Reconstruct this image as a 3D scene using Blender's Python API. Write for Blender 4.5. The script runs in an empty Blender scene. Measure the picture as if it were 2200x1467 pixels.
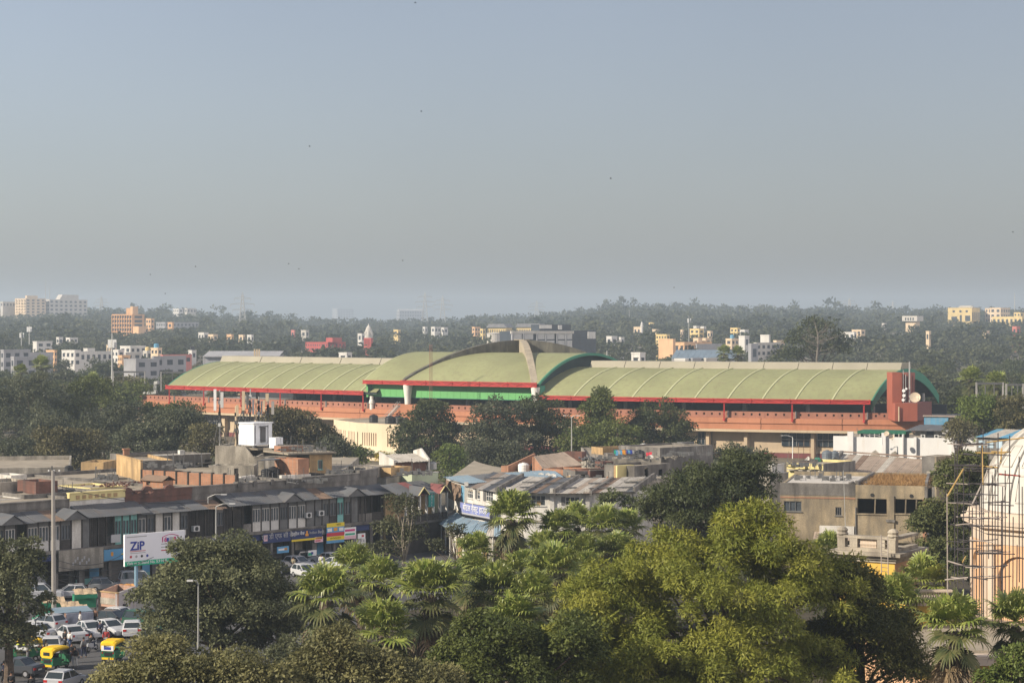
import bpy, math, random
import numpy as np
from mathutils import Vector, Matrix
R = math.radians
rng = random.Random(7)
nrg = np.random.default_rng(11)
C = bpy.context.scene.collection
sc = bpy.context.scene
# ---------------------------------------------------------------- camera
FOC, CH, HY = 4400.0, 28.0, 700.0      # focal length in photo pixels, eye height, horizon row
cam = bpy.data.cameras.new('camera'); camo = bpy.data.objects.new('camera', cam); C.objects.link(camo)
cam.sensor_width = 36; cam.lens = 36*FOC/2200; cam.shift_y = (HY-733.5)/2200
cam.clip_start = 1; cam.clip_end = 30000
camo.location = (0, 0, CH); camo.rotation_euler = (R(90), 0, 0)
sc.camera = camo
# ---------------------------------------------------------------- sky, sun, exposure
HAZE_D = .00022
SUN_AZ, SUN_EL = 66, 29                 # degrees to the left of straight behind the camera
world = bpy.data.worlds.new('World'); sc.world = world; world.use_nodes = True
wn = world.node_tree; wn.nodes.clear()
sky = wn.nodes.new('ShaderNodeTexSky'); sky.sky_type = 'NISHITA'; sky.sun_disc = False
sundir = Vector((-math.sin(R(SUN_AZ))*math.cos(R(SUN_EL)), -math.cos(R(SUN_AZ))*math.cos(R(SUN_EL)), math.sin(R(SUN_EL))))
sky.sun_elevation = R(SUN_EL); sky.sun_rotation = -math.atan2(sundir.x, sundir.y)
sky.air_density = 1.0; sky.dust_density = 2.5; sky.ozone_density = 1.0; sky.altitude = 200
hsv = wn.nodes.new('ShaderNodeHueSaturation'); hsv.inputs['Saturation'].default_value = .7
bg = wn.nodes.new('ShaderNodeBackground'); bg.inputs['Strength'].default_value = .083
wo = wn.nodes.new('ShaderNodeOutputWorld')
tintn = wn.nodes.new('ShaderNodeMix'); tintn.data_type = 'RGBA'; tintn.blend_type = 'MULTIPLY'; tintn.inputs[0].default_value = 1; tintn.inputs[7].default_value = (.99, .965, 1.02, 1)
wn.links.new(sky.outputs[0], hsv.inputs['Color']); wn.links.new(hsv.outputs[0], tintn.inputs[6]); 
tcn = wn.nodes.new('ShaderNodeTexCoord'); smog = wn.nodes.new('ShaderNodeTexNoise'); smog.inputs['Scale'].default_value = 3.5; smog.inputs['Detail'].default_value = 3
smr = wn.nodes.new('ShaderNodeMapRange'); smr.inputs[1].default_value = .3; smr.inputs[2].default_value = .7; smr.inputs[3].default_value = .965; smr.inputs[4].default_value = 1.03
smx = wn.nodes.new('ShaderNodeVectorMath'); smx.operation = 'SCALE'; wn.links.new(tcn.outputs['Generated'], smog.inputs['Vector']); wn.links.new(smog.outputs['Fac'], smr.inputs[0])
wn.links.new(tintn.outputs[2], smx.inputs[0]); wn.links.new(smr.outputs[0], smx.inputs['Scale']); wn.links.new(smx.outputs[0], bg.inputs[0]); wn.links.new(bg.outputs[0], wo.inputs[0])
sl = bpy.data.lights.new('sun', 'SUN'); sl.energy = 5.0; sl.angle = R(0.6); sl.color = (1, .89, .74)
so = bpy.data.objects.new('sun', sl); C.objects.link(so)
so.rotation_euler = (-sundir).to_track_quat('-Z', 'Y').to_euler(); so.location = (-60, 20, 120)
sc.view_settings.view_transform = 'Standard'; sc.view_settings.look = 'None'; sc.view_settings.gamma = 1
sc.view_settings.exposure = 0.54; sc.view_settings.use_curve_mapping = False
sc.render.engine = 'CYCLES'
sc.cycles.use_denoising = True
sc.cycles.max_bounces = 5; sc.cycles.diffuse_bounces = 2; sc.cycles.glossy_bounces = 2; sc.cycles.transmission_bounces = 3
sc.cycles.volume_bounces = 1; sc.cycles.transparent_max_bounces = 6
sc.cycles.caustics_reflective = False; sc.cycles.caustics_refractive = False
# ---------------------------------------------------------------- photo geometry helpers
def XD(px, D): return (px-1100)*D/FOC
def ZD(py, D): return CH+(HY-py)*D/FOC
def DZ(py, z=0.): return FOC*(CH-z)/(py-HY)
def pt(px, py, z=0.):
    D = DZ(py, z); return Vector((XD(px, D), D, z))
def pd(px, py, D): return Vector((XD(px, D), D, ZD(py, D)))
# ---------------------------------------------------------------- materials
MATS = {}
def mat(name, col, rough=.8, var=.18, scale=.6, stain=0., stain_col=(.06, .055, .05), bump=0., metal=0., spec=.3, fine=0., attr=None, wave=None, brick=None):
    if name in MATS: return MATS[name]
    m = bpy.data.materials.new(name); m.use_nodes = True; MATS[name] = m
    nt = m.node_tree; N = nt.nodes; L = nt.links; b = N['Principled BSDF']
    b.inputs['Roughness'].default_value = rough; b.inputs['Metallic'].default_value = metal
    b.inputs['Specular IOR Level'].default_value = spec
    geo = N.new('ShaderNodeNewGeometry')
    def mix(fac, a, c, mode='MIX'):
        x = N.new('ShaderNodeMix'); x.data_type = 'RGBA'; x.blend_type = mode
        for s, v in ((x.inputs[0], fac), (x.inputs[6], a), (x.inputs[7], c)):
            if hasattr(v, 'links'): L.new(v, s)
            elif isinstance(v, (int, float)): s.default_value = v
            else: s.default_value = (*v[:3], 1)
        return x.outputs[2]
    def noise(sc_, detail=3, stretch=None, w=0):
        n = N.new('ShaderNodeTexNoise'); n.inputs['Scale'].default_value = sc_; n.inputs['Detail'].default_value = detail
        if stretch:
            mp = N.new('ShaderNodeMapping'); mp.inputs['Scale'].default_value = stretch; mp.inputs['Location'].default_value = (w, w, w)
            L.new(geo.outputs['Position'], mp.inputs[0]); L.new(mp.outputs[0], n.inputs['Vector'])
        else: L.new(geo.outputs['Position'], n.inputs['Vector'])
        return n.outputs['Fac']
    def ramp(src, a, c):
        r = N.new('ShaderNodeMapRange'); r.inputs[1].default_value = a; r.inputs[2].default_value = c; L.new(src, r.inputs[0]); return r.outputs[0]
    n1 = noise(scale, 4)
    lo = tuple(c*(1-var) for c in col); hi = tuple(min(1, c*(1+var)) for c in col)
    if brick:
        bt = N.new('ShaderNodeTexBrick'); bt.inputs['Scale'].default_value = 1
        bt.inputs['Color1'].default_value = (*[c*.8 for c in col], 1); bt.inputs['Color2'].default_value = (*[c*1.15 for c in col], 1)
        bt.inputs['Mortar'].default_value = (*brick, 1); bt.inputs['Mortar Size'].default_value = .012
        bt.inputs['Brick Width'].default_value = .24; bt.inputs['Row Height'].default_value = .08
        cx = N.new('ShaderNodeCombineXYZ'); sp = N.new('ShaderNodeSeparateXYZ'); ad = N.new('ShaderNodeMath')
        L.new(geo.outputs['Position'], sp.inputs[0]); L.new(sp.outputs[0], ad.inputs[0]); L.new(sp.outputs[1], ad.inputs[1])
        L.new(ad.outputs[0], cx.inputs[0]); L.new(sp.outputs[2], cx.inputs[1]); L.new(cx.outputs[0], bt.inputs['Vector'])
        base = mix(ramp(n1, .3, .7), bt.outputs[0], mix(1., bt.outputs[0], (1-var, 1-var, 1-var), 'MULTIPLY'))
    else: base = mix(ramp(n1, .3, .7), lo, hi)
    if fine: base = mix(fine, base, mix(1., base, mix(ramp(noise(9, 3), .35, .65), (.55, .55, .55), (1.3, 1.3, 1.3)), 'MULTIPLY'))
    if stain:
        s = ramp(noise(1.1, 4, (1, 1, .18), 3), .62-.3*stain, .75)
        s2 = N.new('ShaderNodeMath'); s2.operation = 'MULTIPLY'; L.new(s, s2.inputs[0]); s2.inputs[1].default_value = min(.92, .45+.5*stain)
        base = mix(s2.outputs[0], base, stain_col)
        s3 = ramp(noise(.33, 5, (1, 1, .6), 9), .55, .72); s4 = N.new('ShaderNodeMath'); s4.operation = 'MULTIPLY'; L.new(s3, s4.inputs[0]); s4.inputs[1].default_value = stain*.7
        base = mix(s4.outputs[0], base, tuple(.6*a+.4*c for a, c in zip(stain_col, col)))
    if attr:
        at = N.new('ShaderNodeAttribute'); at.attribute_name = attr; base = mix(1., base, at.outputs['Color'], 'MULTIPLY')
    L.new(base, b.inputs['Base Color'])
    hsrc = None
    if bump:
        bp = N.new('ShaderNodeBump'); bp.inputs['Strength'].default_value = bump; bp.inputs['Distance'].default_value = .05
        L.new(noise(6, 5), bp.inputs['Height']); L.new(bp.outputs[0], b.inputs['Normal'])
    if wave:
        uv = N.new('ShaderNodeUVMap'); wv = N.new('ShaderNodeTexWave'); wv.inputs['Scale'].default_value = wave[0]; wv.bands_direction = wave[1]
        L.new(uv.outputs[0], wv.inputs['Vector']); bp = N.new('ShaderNodeBump'); bp.inputs['Strength'].default_value = wave[2]; bp.inputs['Distance'].default_value = .08
        L.new(wv.outputs['Fac'], bp.inputs['Height']); L.new(bp.outputs[0], b.inputs['Normal'])
    return m
def leafmat(name, col, col2, trans=.25, spec=.25, rough=.55):
    if name in MATS: return MATS[name]
    m = bpy.data.materials.new(name); m.use_nodes = True; MATS[name] = m
    nt = m.node_tree; N = nt.nodes; L = nt.links; b = N['Principled BSDF']
    at = N.new('ShaderNodeAttribute'); at.attribute_name = 'tint'
    x = N.new('ShaderNodeMix'); x.data_type = 'RGBA'; x.inputs[6].default_value = (*col, 1); x.inputs[7].default_value = (*col2, 1)
    L.new(at.outputs['Fac'], x.inputs[0])
    oi = N.new('ShaderNodeObjectInfo'); h = N.new('ShaderNodeHueSaturation'); mr = N.new('ShaderNodeMapRange')
    mr.inputs[3].default_value = .8; mr.inputs[4].default_value = 1.2; L.new(oi.outputs['Random'], mr.inputs[0]); L.new(mr.outputs[0], h.inputs['Value'])
    L.new(x.outputs[2], h.inputs['Color'])
    L.new(h.outputs[0], b.inputs['Base Color']); b.inputs['Roughness'].default_value = rough; b.inputs['Specular IOR Level'].default_value = spec
    tr = N.new('ShaderNodeBsdfTranslucent'); L.new(h.outputs[0], tr.inputs[0])
    ms = N.new('ShaderNodeMixShader'); ms.inputs[0].default_value = trans
    L.new(b.outputs[0], ms.inputs[1]); L.new(tr.outputs[0], ms.inputs[2]); L.new(ms.outputs[0], N['Material Output'].inputs[0])
    return m
# ---------------------------------------------------------------- frames and mesh builder
class Frame:
    """A facade frame: u runs along the front, v into the building, z up."""
    def __init__(s, a, b):
        s.o = Vector((a[0], a[1], 0)); d = Vector((b[0]-a[0], b[1]-a[1], 0)); s.L = d.length; s.u = d.normalized(); s.v = Vector((-s.u.y, s.u.x, 0))
    def P(s, u, v, z): p = s.o+s.u*u+s.v*v; return Vector((p.x, p.y, z))
    def u_at(s, px):
        k = (px-1100)/FOC; return (k*s.o.y-s.o.x)/(s.u.x-k*s.u.y)
    def z_at(s, px, py):
        u = s.u_at(px); return ZD(py, (s.o+s.u*u).y)
    def shifted(s, v):
        f = Frame((0, 0), (1, 0)); f.o = s.o+s.v*v; f.u = s.u; f.v = s.v; f.L = s.L; return f
class MB:
    def __init__(s): s.V = []; s.Fc = []; s.uv = None
    def add(s, vs, fs):
        n = len(s.V); s.V += [tuple(v) for v in vs]; s.Fc += [tuple(n+i for i in f) for f in fs]; return s
    def hexa(s, p):   # p: 4 bottom (ccw from above), 4 top
        return s.add(p, [(3, 2, 1, 0), (4, 5, 6, 7), (0, 1, 5, 4), (1, 2, 6, 5), (2, 3, 7, 6), (3, 0, 4, 7)])
    def box(s, x0, x1, y0, y1, z0, z1):
        return s.hexa([(x0, y0, z0), (x1, y0, z0), (x1, y1, z0), (x0, y1, z0), (x0, y0, z1), (x1, y0, z1), (x1, y1, z1), (x0, y1, z1)])
    def fbox(s, f, u0, u1, v0, v1, z0, z1):
        return s.hexa([f.P(u0, v0, z0), f.P(u1, v0, z0), f.P(u1, v1, z0), f.P(u0, v1, z0), f.P(u0, v0, z1), f.P(u1, v0, z1), f.P(u1, v1, z1), f.P(u0, v1, z1)])
    def bar(s, a, b, w, h=None, up=(0, 0, 1)):
        a = Vector(a); b = Vector(b); h = w if h is None else h; d = (b-a).normalized(); up = Vector(up)
        if abs(d.dot(up)) > .98: up = Vector((0, 1, 0))
        x = d.cross(up).normalized()*w/2; y = x.cross(d).normalized()*h/2
        return s.hexa([a-x-y, a+x-y, b+x-y, b-x-y, a-x+y, a+x+y, b+x+y, b-x+y])
    def tube(s, a, b, r0, r1=None, n=8, cap=True):
        a = Vector(a); b = Vector(b); r1 = r0 if r1 is None else r1; d = (b-a).normalized()
        up = Vector((0, 0, 1)) if abs(d.z) < .95 else Vector((1, 0, 0)); x = d.cross(up).normalized(); y = d.cross(x)
        vs = [a+(x*math.cos(2*math.pi*i/n)+y*math.sin(2*math.pi*i/n))*r0 for i in range(n)]+[b+(x*math.cos(2*math.pi*i/n)+y*math.sin(2*math.pi*i/n))*r1 for i in range(n)]
        fs = [(i, (i+1) % n, n+(i+1) % n, n+i) for i in range(n)]
        if cap: fs += [tuple(range(n-1, -1, -1)), tuple(range(n, 2*n))]
        return s.add(vs, fs)
    def path(s, pts, r, n=6):
        for i in range(len(pts)-1): s.tube(pts[i], pts[i+1], r if not isinstance(r, (list, tuple)) else r[i], r if not isinstance(r, (list, tuple)) else r[i+1], n)
        return s
    def lathe(s, c, prof, n=14):
        c = Vector(c); vs = []; k = len(prof)
        for r, z in prof:
            vs += [c+Vector((r*math.cos(2*math.pi*i/n), r*math.sin(2*math.pi*i/n), z)) for i in range(n)]
        fs = [(j*n+i, j*n+(i+1) % n, (j+1)*n+(i+1) % n, (j+1)*n+i) for j in range(k-1) for i in range(n)]
        fs += [tuple(range(n-1, -1, -1)), tuple((k-1)*n+i for i in range(n))]
        return s.add(vs, fs)
    def prism(s, pts2, f, v0, v1):   # polygon in (u,z), extruded along v
        n = len(pts2); vs = [f.P(u, v0, z) for u, z in pts2]+[f.P(u, v1, z) for u, z in pts2]
        return s.add(vs, [tuple(range(n)), tuple(range(2*n-1, n-1, -1))]+[(i, n+i, n+(i+1) % n, (i+1) % n) for i in range(n)])
    def grid(s, rows, close=False):   # rows of points -> sheet
        n = len(rows[0]); vs = [p for r in rows for p in r]
        return s.add(vs, [(j*n+i, j*n+i+1, (j+1)*n+i+1, (j+1)*n+i) for j in range(len(rows)-1) for i in range(n-1)])
    def slab(s, rows, t, d=(0, 0, -1)):   # thick sheet
        n = len(rows[0]); m = len(rows); d = Vector(d)*t
        top = [Vector(p) for r in rows for p in r]; k = len(top)
        fs = [(j*n+i, j*n+i+1, (j+1)*n+i+1, (j+1)*n+i) for j in range(m-1) for i in range(n-1)]
        fs += [(k+a, k+dd, k+c, k+b) for a, b, c, dd in list(fs)]
        edge = [(i, i+1) for i in range(n-1)]+[(j*n+n-1, (j+1)*n+n-1) for j in range(m-1)]+[((m-1)*n+i+1, (m-1)*n+i) for i in range(n-2, -1, -1)]+[((j+1)*n, j*n) for j in range(m-2, -1, -1)]
        fs += [(b, a, k+a, k+b) for a, b in edge]
        return s.add(top+[p+d for p in top], fs)
    def mesh(s, name, m, org=(0, 0, 0), smooth=False):
        me = bpy.data.meshes.new(name); o = Vector(org)
        me.from_pydata([(v[0]-o.x, v[1]-o.y, v[2]-o.z) for v in s.V], [], s.Fc)
        if m: me.materials.append(m)
        if smooth: me.shade_smooth()
        me.update(); return me
def link(name, me, parent=None):
    o = bpy.data.objects.new(name, me); C.objects.link(o)
    if parent: o.parent = parent
    return o
def tag(o, label=None, cat=None, group=None, kind=None):
    if label: o['label'] = label
    if cat: o['category'] = cat
    if group: o['group'] = group
    if kind: o['kind'] = kind
    return o
class Thing:
    """An Empty at the base of a thing, with parts and sub-parts."""
    def __init__(s, name, label, cat, org=(0, 0, 0), group=None):
        s.org = Vector(org); s.o = link(name, None); s.o.location = s.org; tag(s.o, label, cat, group)
    def part(s, name, mb, m, under=None, smooth=False, label=None, kind=None):
        o = link(name, mb.mesh(name, m, s.org, smooth), under or s.o)
        if label: o['label'] = label
        if kind: o['kind'] = kind
        return o
    def text(s, name, body, p, u, size, m, under=None, up=(0, 0, 1), align='LEFT', ext=.01, sx=1., bold=0.):
        cu = bpy.data.curves.new(name, 'FONT'); cu.body = body; cu.size = size; cu.align_x = align; cu.extrude = ext; cu.offset = bold
        cu.materials.append(m); cu.resolution_u = 2
        o = link(name, cu, under or s.o); u = Vector(u).normalized(); up = Vector(up); n = u.cross(up)
        M = Matrix((u, up, n)).transposed().to_4x4(); M.translation = Vector(p)-s.org
        ML = M @ Matrix.Diagonal((sx, 1, 1, 1)); me = bpy.data.meshes.new_from_object(o.evaluated_get(bpy.context.evaluated_depsgraph_get())); me.name = name
        bpy.data.objects.remove(o); o = link(name, me, under or s.o); o.matrix_local = ML; return o
def single(name, mb, m, label, cat, group=None, org=None, smooth=False, kind=None):
    if org is None:
        a = np.array(mb.V); org = (a[:, 0].mean(), a[:, 1].mean(), a[:, 2].min())
    o = link(name, mb.mesh(name, m, org, smooth)); o.location = org
    return tag(o, label, cat, group, kind)
def struct(name, mb, m, kind='structure'):
    return tag(link(name, mb.mesh(name, m)), kind=kind)
def copytree(o, parent=None):
    c = o.copy(); C.objects.link(c); c.parent = parent
    for ch in o.children: copytree(ch, c)
    return c
def place(src, loc, rz=0., s=1., label=None, group=None, sz=None):
    c = copytree(src); c.location = loc; c.rotation_euler = (0, 0, rz); c.scale = (s, s, s if sz is None else sz)
    if label: c['label'] = label
    if group: c['group'] = group
    return c
def wall(th, f, u0, u1, z0, z1, v, thick, m, ops=(), name='wall', under=None, label=None):
    """A wall with real openings; ops = (u0,u1,z0,z1). Returns the wall object."""
    us = sorted({u0, u1, *[min(max(a, u0), u1) for o in ops for a in o[:2]]}); zs = sorted({z0, z1, *[min(max(a, z0), z1) for o in ops for a in o[2:4]]})
    mb = MB()
    def hole(i, j):
        if i < 0 or j < 0 or i >= len(us)-1 or j >= len(zs)-1: return True
        cu, cz = (us[i]+us[i+1])/2, (zs[j]+zs[j+1])/2
        return any(o[0] < cu < o[1] and o[2] < cz < o[3] for o in ops)
    P = f.P
    for i in range(len(us)-1):
        for j in range(len(zs)-1):
            if hole(i, j): continue
            a, b, c, d = us[i], us[i+1], zs[j], zs[j+1]
            mb.add([P(a, v, c), P(b, v, c), P(b, v, d), P(a, v, d)], [(0, 1, 2, 3)])
            mb.add([P(a, v+thick, c), P(b, v+thick, c), P(b, v+thick, d), P(a, v+thick, d)], [(3, 2, 1, 0)])
            if hole(i-1, j): mb.add([P(a, v, c), P(a, v, d), P(a, v+thick, d), P(a, v+thick, c)], [(0, 1, 2, 3)])
            if hole(i+1, j): mb.add([P(b, v, c), P(b, v+thick, c), P(b, v+thick, d), P(b, v, d)], [(0, 1, 2, 3)])
            if hole(i, j-1): mb.add([P(a, v, c), P(a, v+thick, c), P(b, v+thick, c), P(b, v, c)], [(0, 1, 2, 3)])
            if hole(i, j+1): mb.add([P(a, v, d), P(b, v, d), P(b, v+thick, d), P(a, v+thick, d)], [(0, 1, 2, 3)])
    return th.part(name, mb, m, under, label=label)
def sheet_roof(th, p00, p10, p01, p11, m, n_sheets=6, pitch=.32, amp=.05, name='roof_sheet', under=None, t=.03, jit=.05, mats=None):
    """Corrugated sheets side by side: p00-p10 the upper edge, p01-p11 the lower edge; ridges run from upper to lower."""
    p00, p10, p01, p11 = map(Vector, (p00, p10, p01, p11)); nrm = (p10-p00).cross(p01-p00).normalized()
    if nrm.z < 0: nrm = -nrm
    for k in range(n_sheets):
        a, b = k/n_sheets, (k+1)/n_sheets; W = (p10-p00).length/n_sheets; nc = max(4, min(26, int(W/pitch)*2))
        rows = []; e0, e1 = rng.uniform(-jit, jit), rng.uniform(-jit, jit*2); lift = rng.uniform(0, .03)+.035*(k % 2)
        for j in range(2):
            r = []
            for i in range(nc+1):
                q = a+(b-a)*i/nc; top = p00.lerp(p10, q); bot = p01.lerp(p11, q); d = (bot-top).normalized()
                p = (top+d*e0) if j == 0 else (bot+d*e1)
                r.append(p+nrm*(amp*(1 if i % 2 else -1)*.5+lift))
            rows.append(r)
        mb = MB(); mb.slab(rows, t); th.part(name, mb, (rng.choice(mats) if mats else m), under)
def cleanup_unused(o):
    for c in list(o.children): cleanup_unused(c)
    bpy.data.objects.remove(o)
# ================================================================ ground and terrain
def ridge_z(x, y):
    s = np.interp(y, [660, 1000, 1300, 1600, 2000, 2750], [0, .16, .32, .47, .66, 1])
    sk = np.interp(x/np.maximum(y, 1)*FOC+1100, [-400, 0, 250, 420, 560, 700, 820, 1000, 1180, 1290, 1400, 1700, 2050, 2300, 2700], [668, 672, 672, 676, 686, 696, 699, 692, 684, 668, 666, 670, 674, 672, 670])
    top = CH+(HY-sk)*2750/FOC-9
    return s*top+np.where(y > 2750, -(y-2750)*.01, 0)
ys = np.concatenate([np.linspace(40, 600, 16), np.linspace(640, 2800, 50), np.linspace(2900, 7000, 12)]); xs = np.linspace(-1, 1, 81)
rows = []
for y in ys:
    xx = xs*(300+y*.55); rows.append([(float(x), float(y), float(z)) for x, z in zip(xx, ridge_z(xx, np.full_like(xx, y))-.02)])
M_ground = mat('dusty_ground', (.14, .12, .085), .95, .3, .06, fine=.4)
mb = MB(); mb.grid(rows); struct('ground', mb, M_ground)
M_asphalt = mat('worn_asphalt', (.09, .088, .088), .9, .18, .12, fine=.35)
mb = MB(); mb.add([(-75, 100, .004), (40, 100, .004), (25, 262, .004), (-85, 262, .004)], [(0, 1, 2, 3)]); struct('road', mb, M_asphalt)
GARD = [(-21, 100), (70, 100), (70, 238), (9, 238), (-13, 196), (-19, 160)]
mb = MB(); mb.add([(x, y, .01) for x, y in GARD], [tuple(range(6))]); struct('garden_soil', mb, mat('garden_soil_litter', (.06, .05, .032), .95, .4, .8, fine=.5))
# ================================================================ metro station
_k = np.polyfit([290, 364, 717, 1100, 1478, 1793, 1980], [882, 886, 901, 914.5, 925, 930, 932.5], 2)
def st_base(px):
    y = np.polyval(_k, px); D = FOC*22.5/(y-HY); return Vector((XD(px, D), D, 0))
def st_across(px):
    t = (px-290)/(1980-290); a = Vector((.67*(1-t)+.51*t, .74*(1-t)+.86*t, 0)); return a.normalized()
def st(px, w, z):
    p = st_base(px)+st_across(px)*w; return Vector((p.x, p.y, z))
_pxs = np.linspace(150, 2300, 2151); _pp = np.array([st_base(p)[:2] for p in _pxs]); _al = np.concatenate([[0], np.cumsum(np.hypot(*np.diff(_pp, axis=0).T))])
def px_of(s): return float(np.interp(s, _al, _pxs))
def s_of(px): return float(np.interp(px, _pxs, _al))
def span(p0, p1, step):
    a, b = s_of(p0), s_of(p1); n = max(1, round((b-a)/step)); return [px_of(a+(b-a)*i/n) for i in range(n+1)]
M_orange = mat('orange_plaster', (.4, .17, .092), .85, .1, .15, .35, (.3, .12, .06), fine=.25)
M_parapet = mat('salmon_plaster', (.33, .15, .1), .9, .12, .2, .4, (.2, .1, .07), fine=.2)
M_cream = mat('cream_concrete', (.5, .4, .27), .9, .08, .2, .2, (.4, .3, .2))
M_creamwall = mat('cream_wall_panels', (.47, .37, .25), .9, .12, .15, .3, (.36, .28, .2))
M_maroon = mat('maroon_paint', (.16, .05, .05), .8)
M_roof = mat('pale_green_roof_sheet', (.26, .27, .135), .65, .16, .09, .5, (.21, .195, .11), wave=(2.2, 'X', .25), fine=.2)
M_rib = mat('cream_roof_rib', (.4, .41, .24), .7, .06)
M_under = mat('dark_roof_lining', (.06, .075, .075), .9)
M_red = mat('red_painted_steel', (.42, .035, .03), .55, .12, .4)
M_redd = mat('red_steel_web', (.28, .025, .02), .6, .12, .4)
M_green = mat('bright_green_panel', (.12, .36, .12), .55, .06, .2, .1, (.1, .3, .1), wave=(1.5, 'X', .3))
M_teal = mat('teal_green_fascia', (.045, .2, .13), .55, .08)
M_conc = mat('arch_concrete', (.36, .31, .23), .9, .15, .3, .4, (.16, .14, .11), fine=.3)
M_concshade = mat('shaded_stained_concrete', (.15, .14, .11), .95, .35, .5, .95, (.05, .05, .045), fine=.4)  # shade of the left and rear arches put into the colour, plus black stains
M_monitor = mat('grey_monitor_sheet', (.31, .285, .215), .7, .07, .2, .12, (.34, .31, .24))
M_white = mat('white_column_paint', (.68, .66, .6), .7, .06)
M_dark = mat('dark_interior', (.03, .034, .04), .9)
M_glass = mat('dark_window_glass', (.025, .035, .045), .12, .1, .4, spec=.6)
M_greyslab = mat('grey_concrete', (.3, .29, .27), .9, .15, .4, .2)
M_pole = mat('galvanised_pole', (.38, .38, .36), .5, .08, metal=.3)
M_brickred = mat('brick_red_plaster', (.31, .09, .055), .85, .1, .3, .2, (.25, .07, .05), fine=.2)
M_brickdark = mat('dark_brick_cladding', (.2, .06, .05), .85, .1, .5, brick=(.16, .1, .09))
M_black = mat('black_plastic', (.018, .019, .021), .45, .1)
M_whiteplastic = mat('white_plastic', (.7, .7, .68), .5, .05)
M_bluepaint = mat('blue_corrugated_sheet', (.1, .3, .45), .6, .15, .4, .35, (.3, .3, .3))

S = Thing('metro_station', 'long elevated metro station with green vaulted roofs and an orange parapet band', 'metro station', st(1100, 0, 0))
def sweep(prof, p0, p1, step=4.):
    """prof: (w,z) open polyline swept along the platform edge."""
    mb = MB(); pxs = span(p0, p1, step); mb.grid([[st(p, w, z) for p in pxs] for w, z in prof]); return mb
def swept_box(p0, p1, w0, w1, z0, z1, step=4.):
    mb = MB(); pxs = span(p0, p1, step); n = len(pxs)
    rows = [[st(p, w, z) for p in pxs] for w, z in ((w0, z0), (w0, z1), (w1, z1), (w1, z0), (w0, z0))]; mb.grid(rows)
    for p in (pxs[0], pxs[-1]): mb.add([st(p, w0, z0), st(p, w1, z0), st(p, w1, z1), st(p, w0, z1)], [(0, 1, 2, 3)])
    return mb
# orange band in panels between movement joints
jn = span(288, 1990, 17.)
for a, b in zip(jn[:-1], jn[1:]):
    mb = MB(); k = 4; pxs = [a+(b-a)*(.004+.992*i/k) for i in range(k+1)]
    mb.grid([[st(p, w, z) for p in pxs] for w, z in ((.6, 8.45), (-.05, 8.4), (-.3, 7.35), (-.05, 7.2), (-.2, 6.02), (.4, 6.02))])
    S.part('orange_band_panel', mb, M_orange)
S.part('cream_lip', swept_box(286, 1990, -.75, 1.2, 5.5, 6.0), M_cream)
S.part('band_backing', swept_box(287, 1991, .35, .6, 5.9, 8.4), M_parapet)
S.part('platform_slab', swept_box(288, 1960, .65, 39, 7.6, 8.2), M_greyslab)
# parapet: panels, each with its square opening
pp = span(290, 1925, 1.75)
for i, (a, b) in enumerate(zip(pp[:-1], pp[1:])):
    mb = MB(); w0, w1, z0, z1, h0, h1 = .62, .95, 8.4, 9.8, 8.95, 9.42
    xs = [a, a+(b-a)*.4, a+(b-a)*.63, b]
    for w, flip in ((w0, False), (w1, True)):
        zs = [z0, h0, h1, z1]
        for c in range(3):
            for r in range(3):
                if c == 1 and r == 1: continue
                q = [st(xs[c], w, zs[r]), st(xs[c+1], w, zs[r]), st(xs[c+1], w, zs[r+1]), st(xs[c], w, zs[r+1])]
                mb.add(q[::-1] if flip else q, [(0, 1, 2, 3)])
    l = [(xs[1], h0), (xs[2], h0), (xs[2], h1), (xs[1], h1)]
    for (p, z), (p2, z2) in zip(l, l[1:]+l[:1]): mb.add([st(p, w0, z), st(p, w1, z), st(p2, w1, z2), st(p2, w0, z2)], [(0, 1, 2, 3)])
    mb.add([st(a, w0-.05, z1), st(b, w0-.05, z1), st(b, w1+.05, z1), st(a, w1+.05, z1)], [(0, 1, 2, 3)])
    S.part('parapet_panel', mb, M_parapet)
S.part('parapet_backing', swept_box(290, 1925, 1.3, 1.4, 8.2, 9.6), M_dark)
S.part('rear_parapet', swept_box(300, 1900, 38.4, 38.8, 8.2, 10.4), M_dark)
# lower storey: cream wall bays, pilasters, windows
S.part('lower_wall', swept_box(292, 1988, 2.2, 2.6, 0, 5.5), M_creamwall)
S.part('plinth', swept_box(292, 1988, 1.9, 2.15, 0, 1.0), M_maroon)
S.part('ledge', swept_box(292, 1988, 1.95, 2.19, 1.05, 1.55), M_cream)
for p in (300, 350, 412, 470, 540, 610, 662, 712, 1430, 1512, 1594, 1738, 1800, 1880):
    mb = MB(); mb.hexa([st(p, .9, 0), st(p+7, .9, 0), st(p+7, 2.15, 0), st(p, 2.15, 0), st(p, .9, 5.48), st(p+7, .9, 5.48), st(p+7, 2.15, 5.48), st(p, 2.15, 5.48)])
    S.part('pilaster', mb, M_creamwall)
for a, b, z0, z1 in ((425, 462, 2.2, 5.2), (1490, 1520, 2.4, 5.1), (1671, 1735, 2.5, 5.35), (1748, 1795, 2.5, 5.35), (500, 530, 2.2, 5.2), (570, 600, 2.2, 5.2)):
    w = S.part('window', swept_box(a, b, 1.9, 2.18, z0, z1), M_glass)
    S.part('transom', swept_box(a, b, 1.8, 1.9, (z0+z1)/2-.08, (z0+z1)/2+.08), M_greyslab, w)
    for t in np.linspace(a, b, 5): S.part('mullion', swept_box(t, t+.8, 1.82, 1.89, z0, z1), M_greyslab, w)
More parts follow.
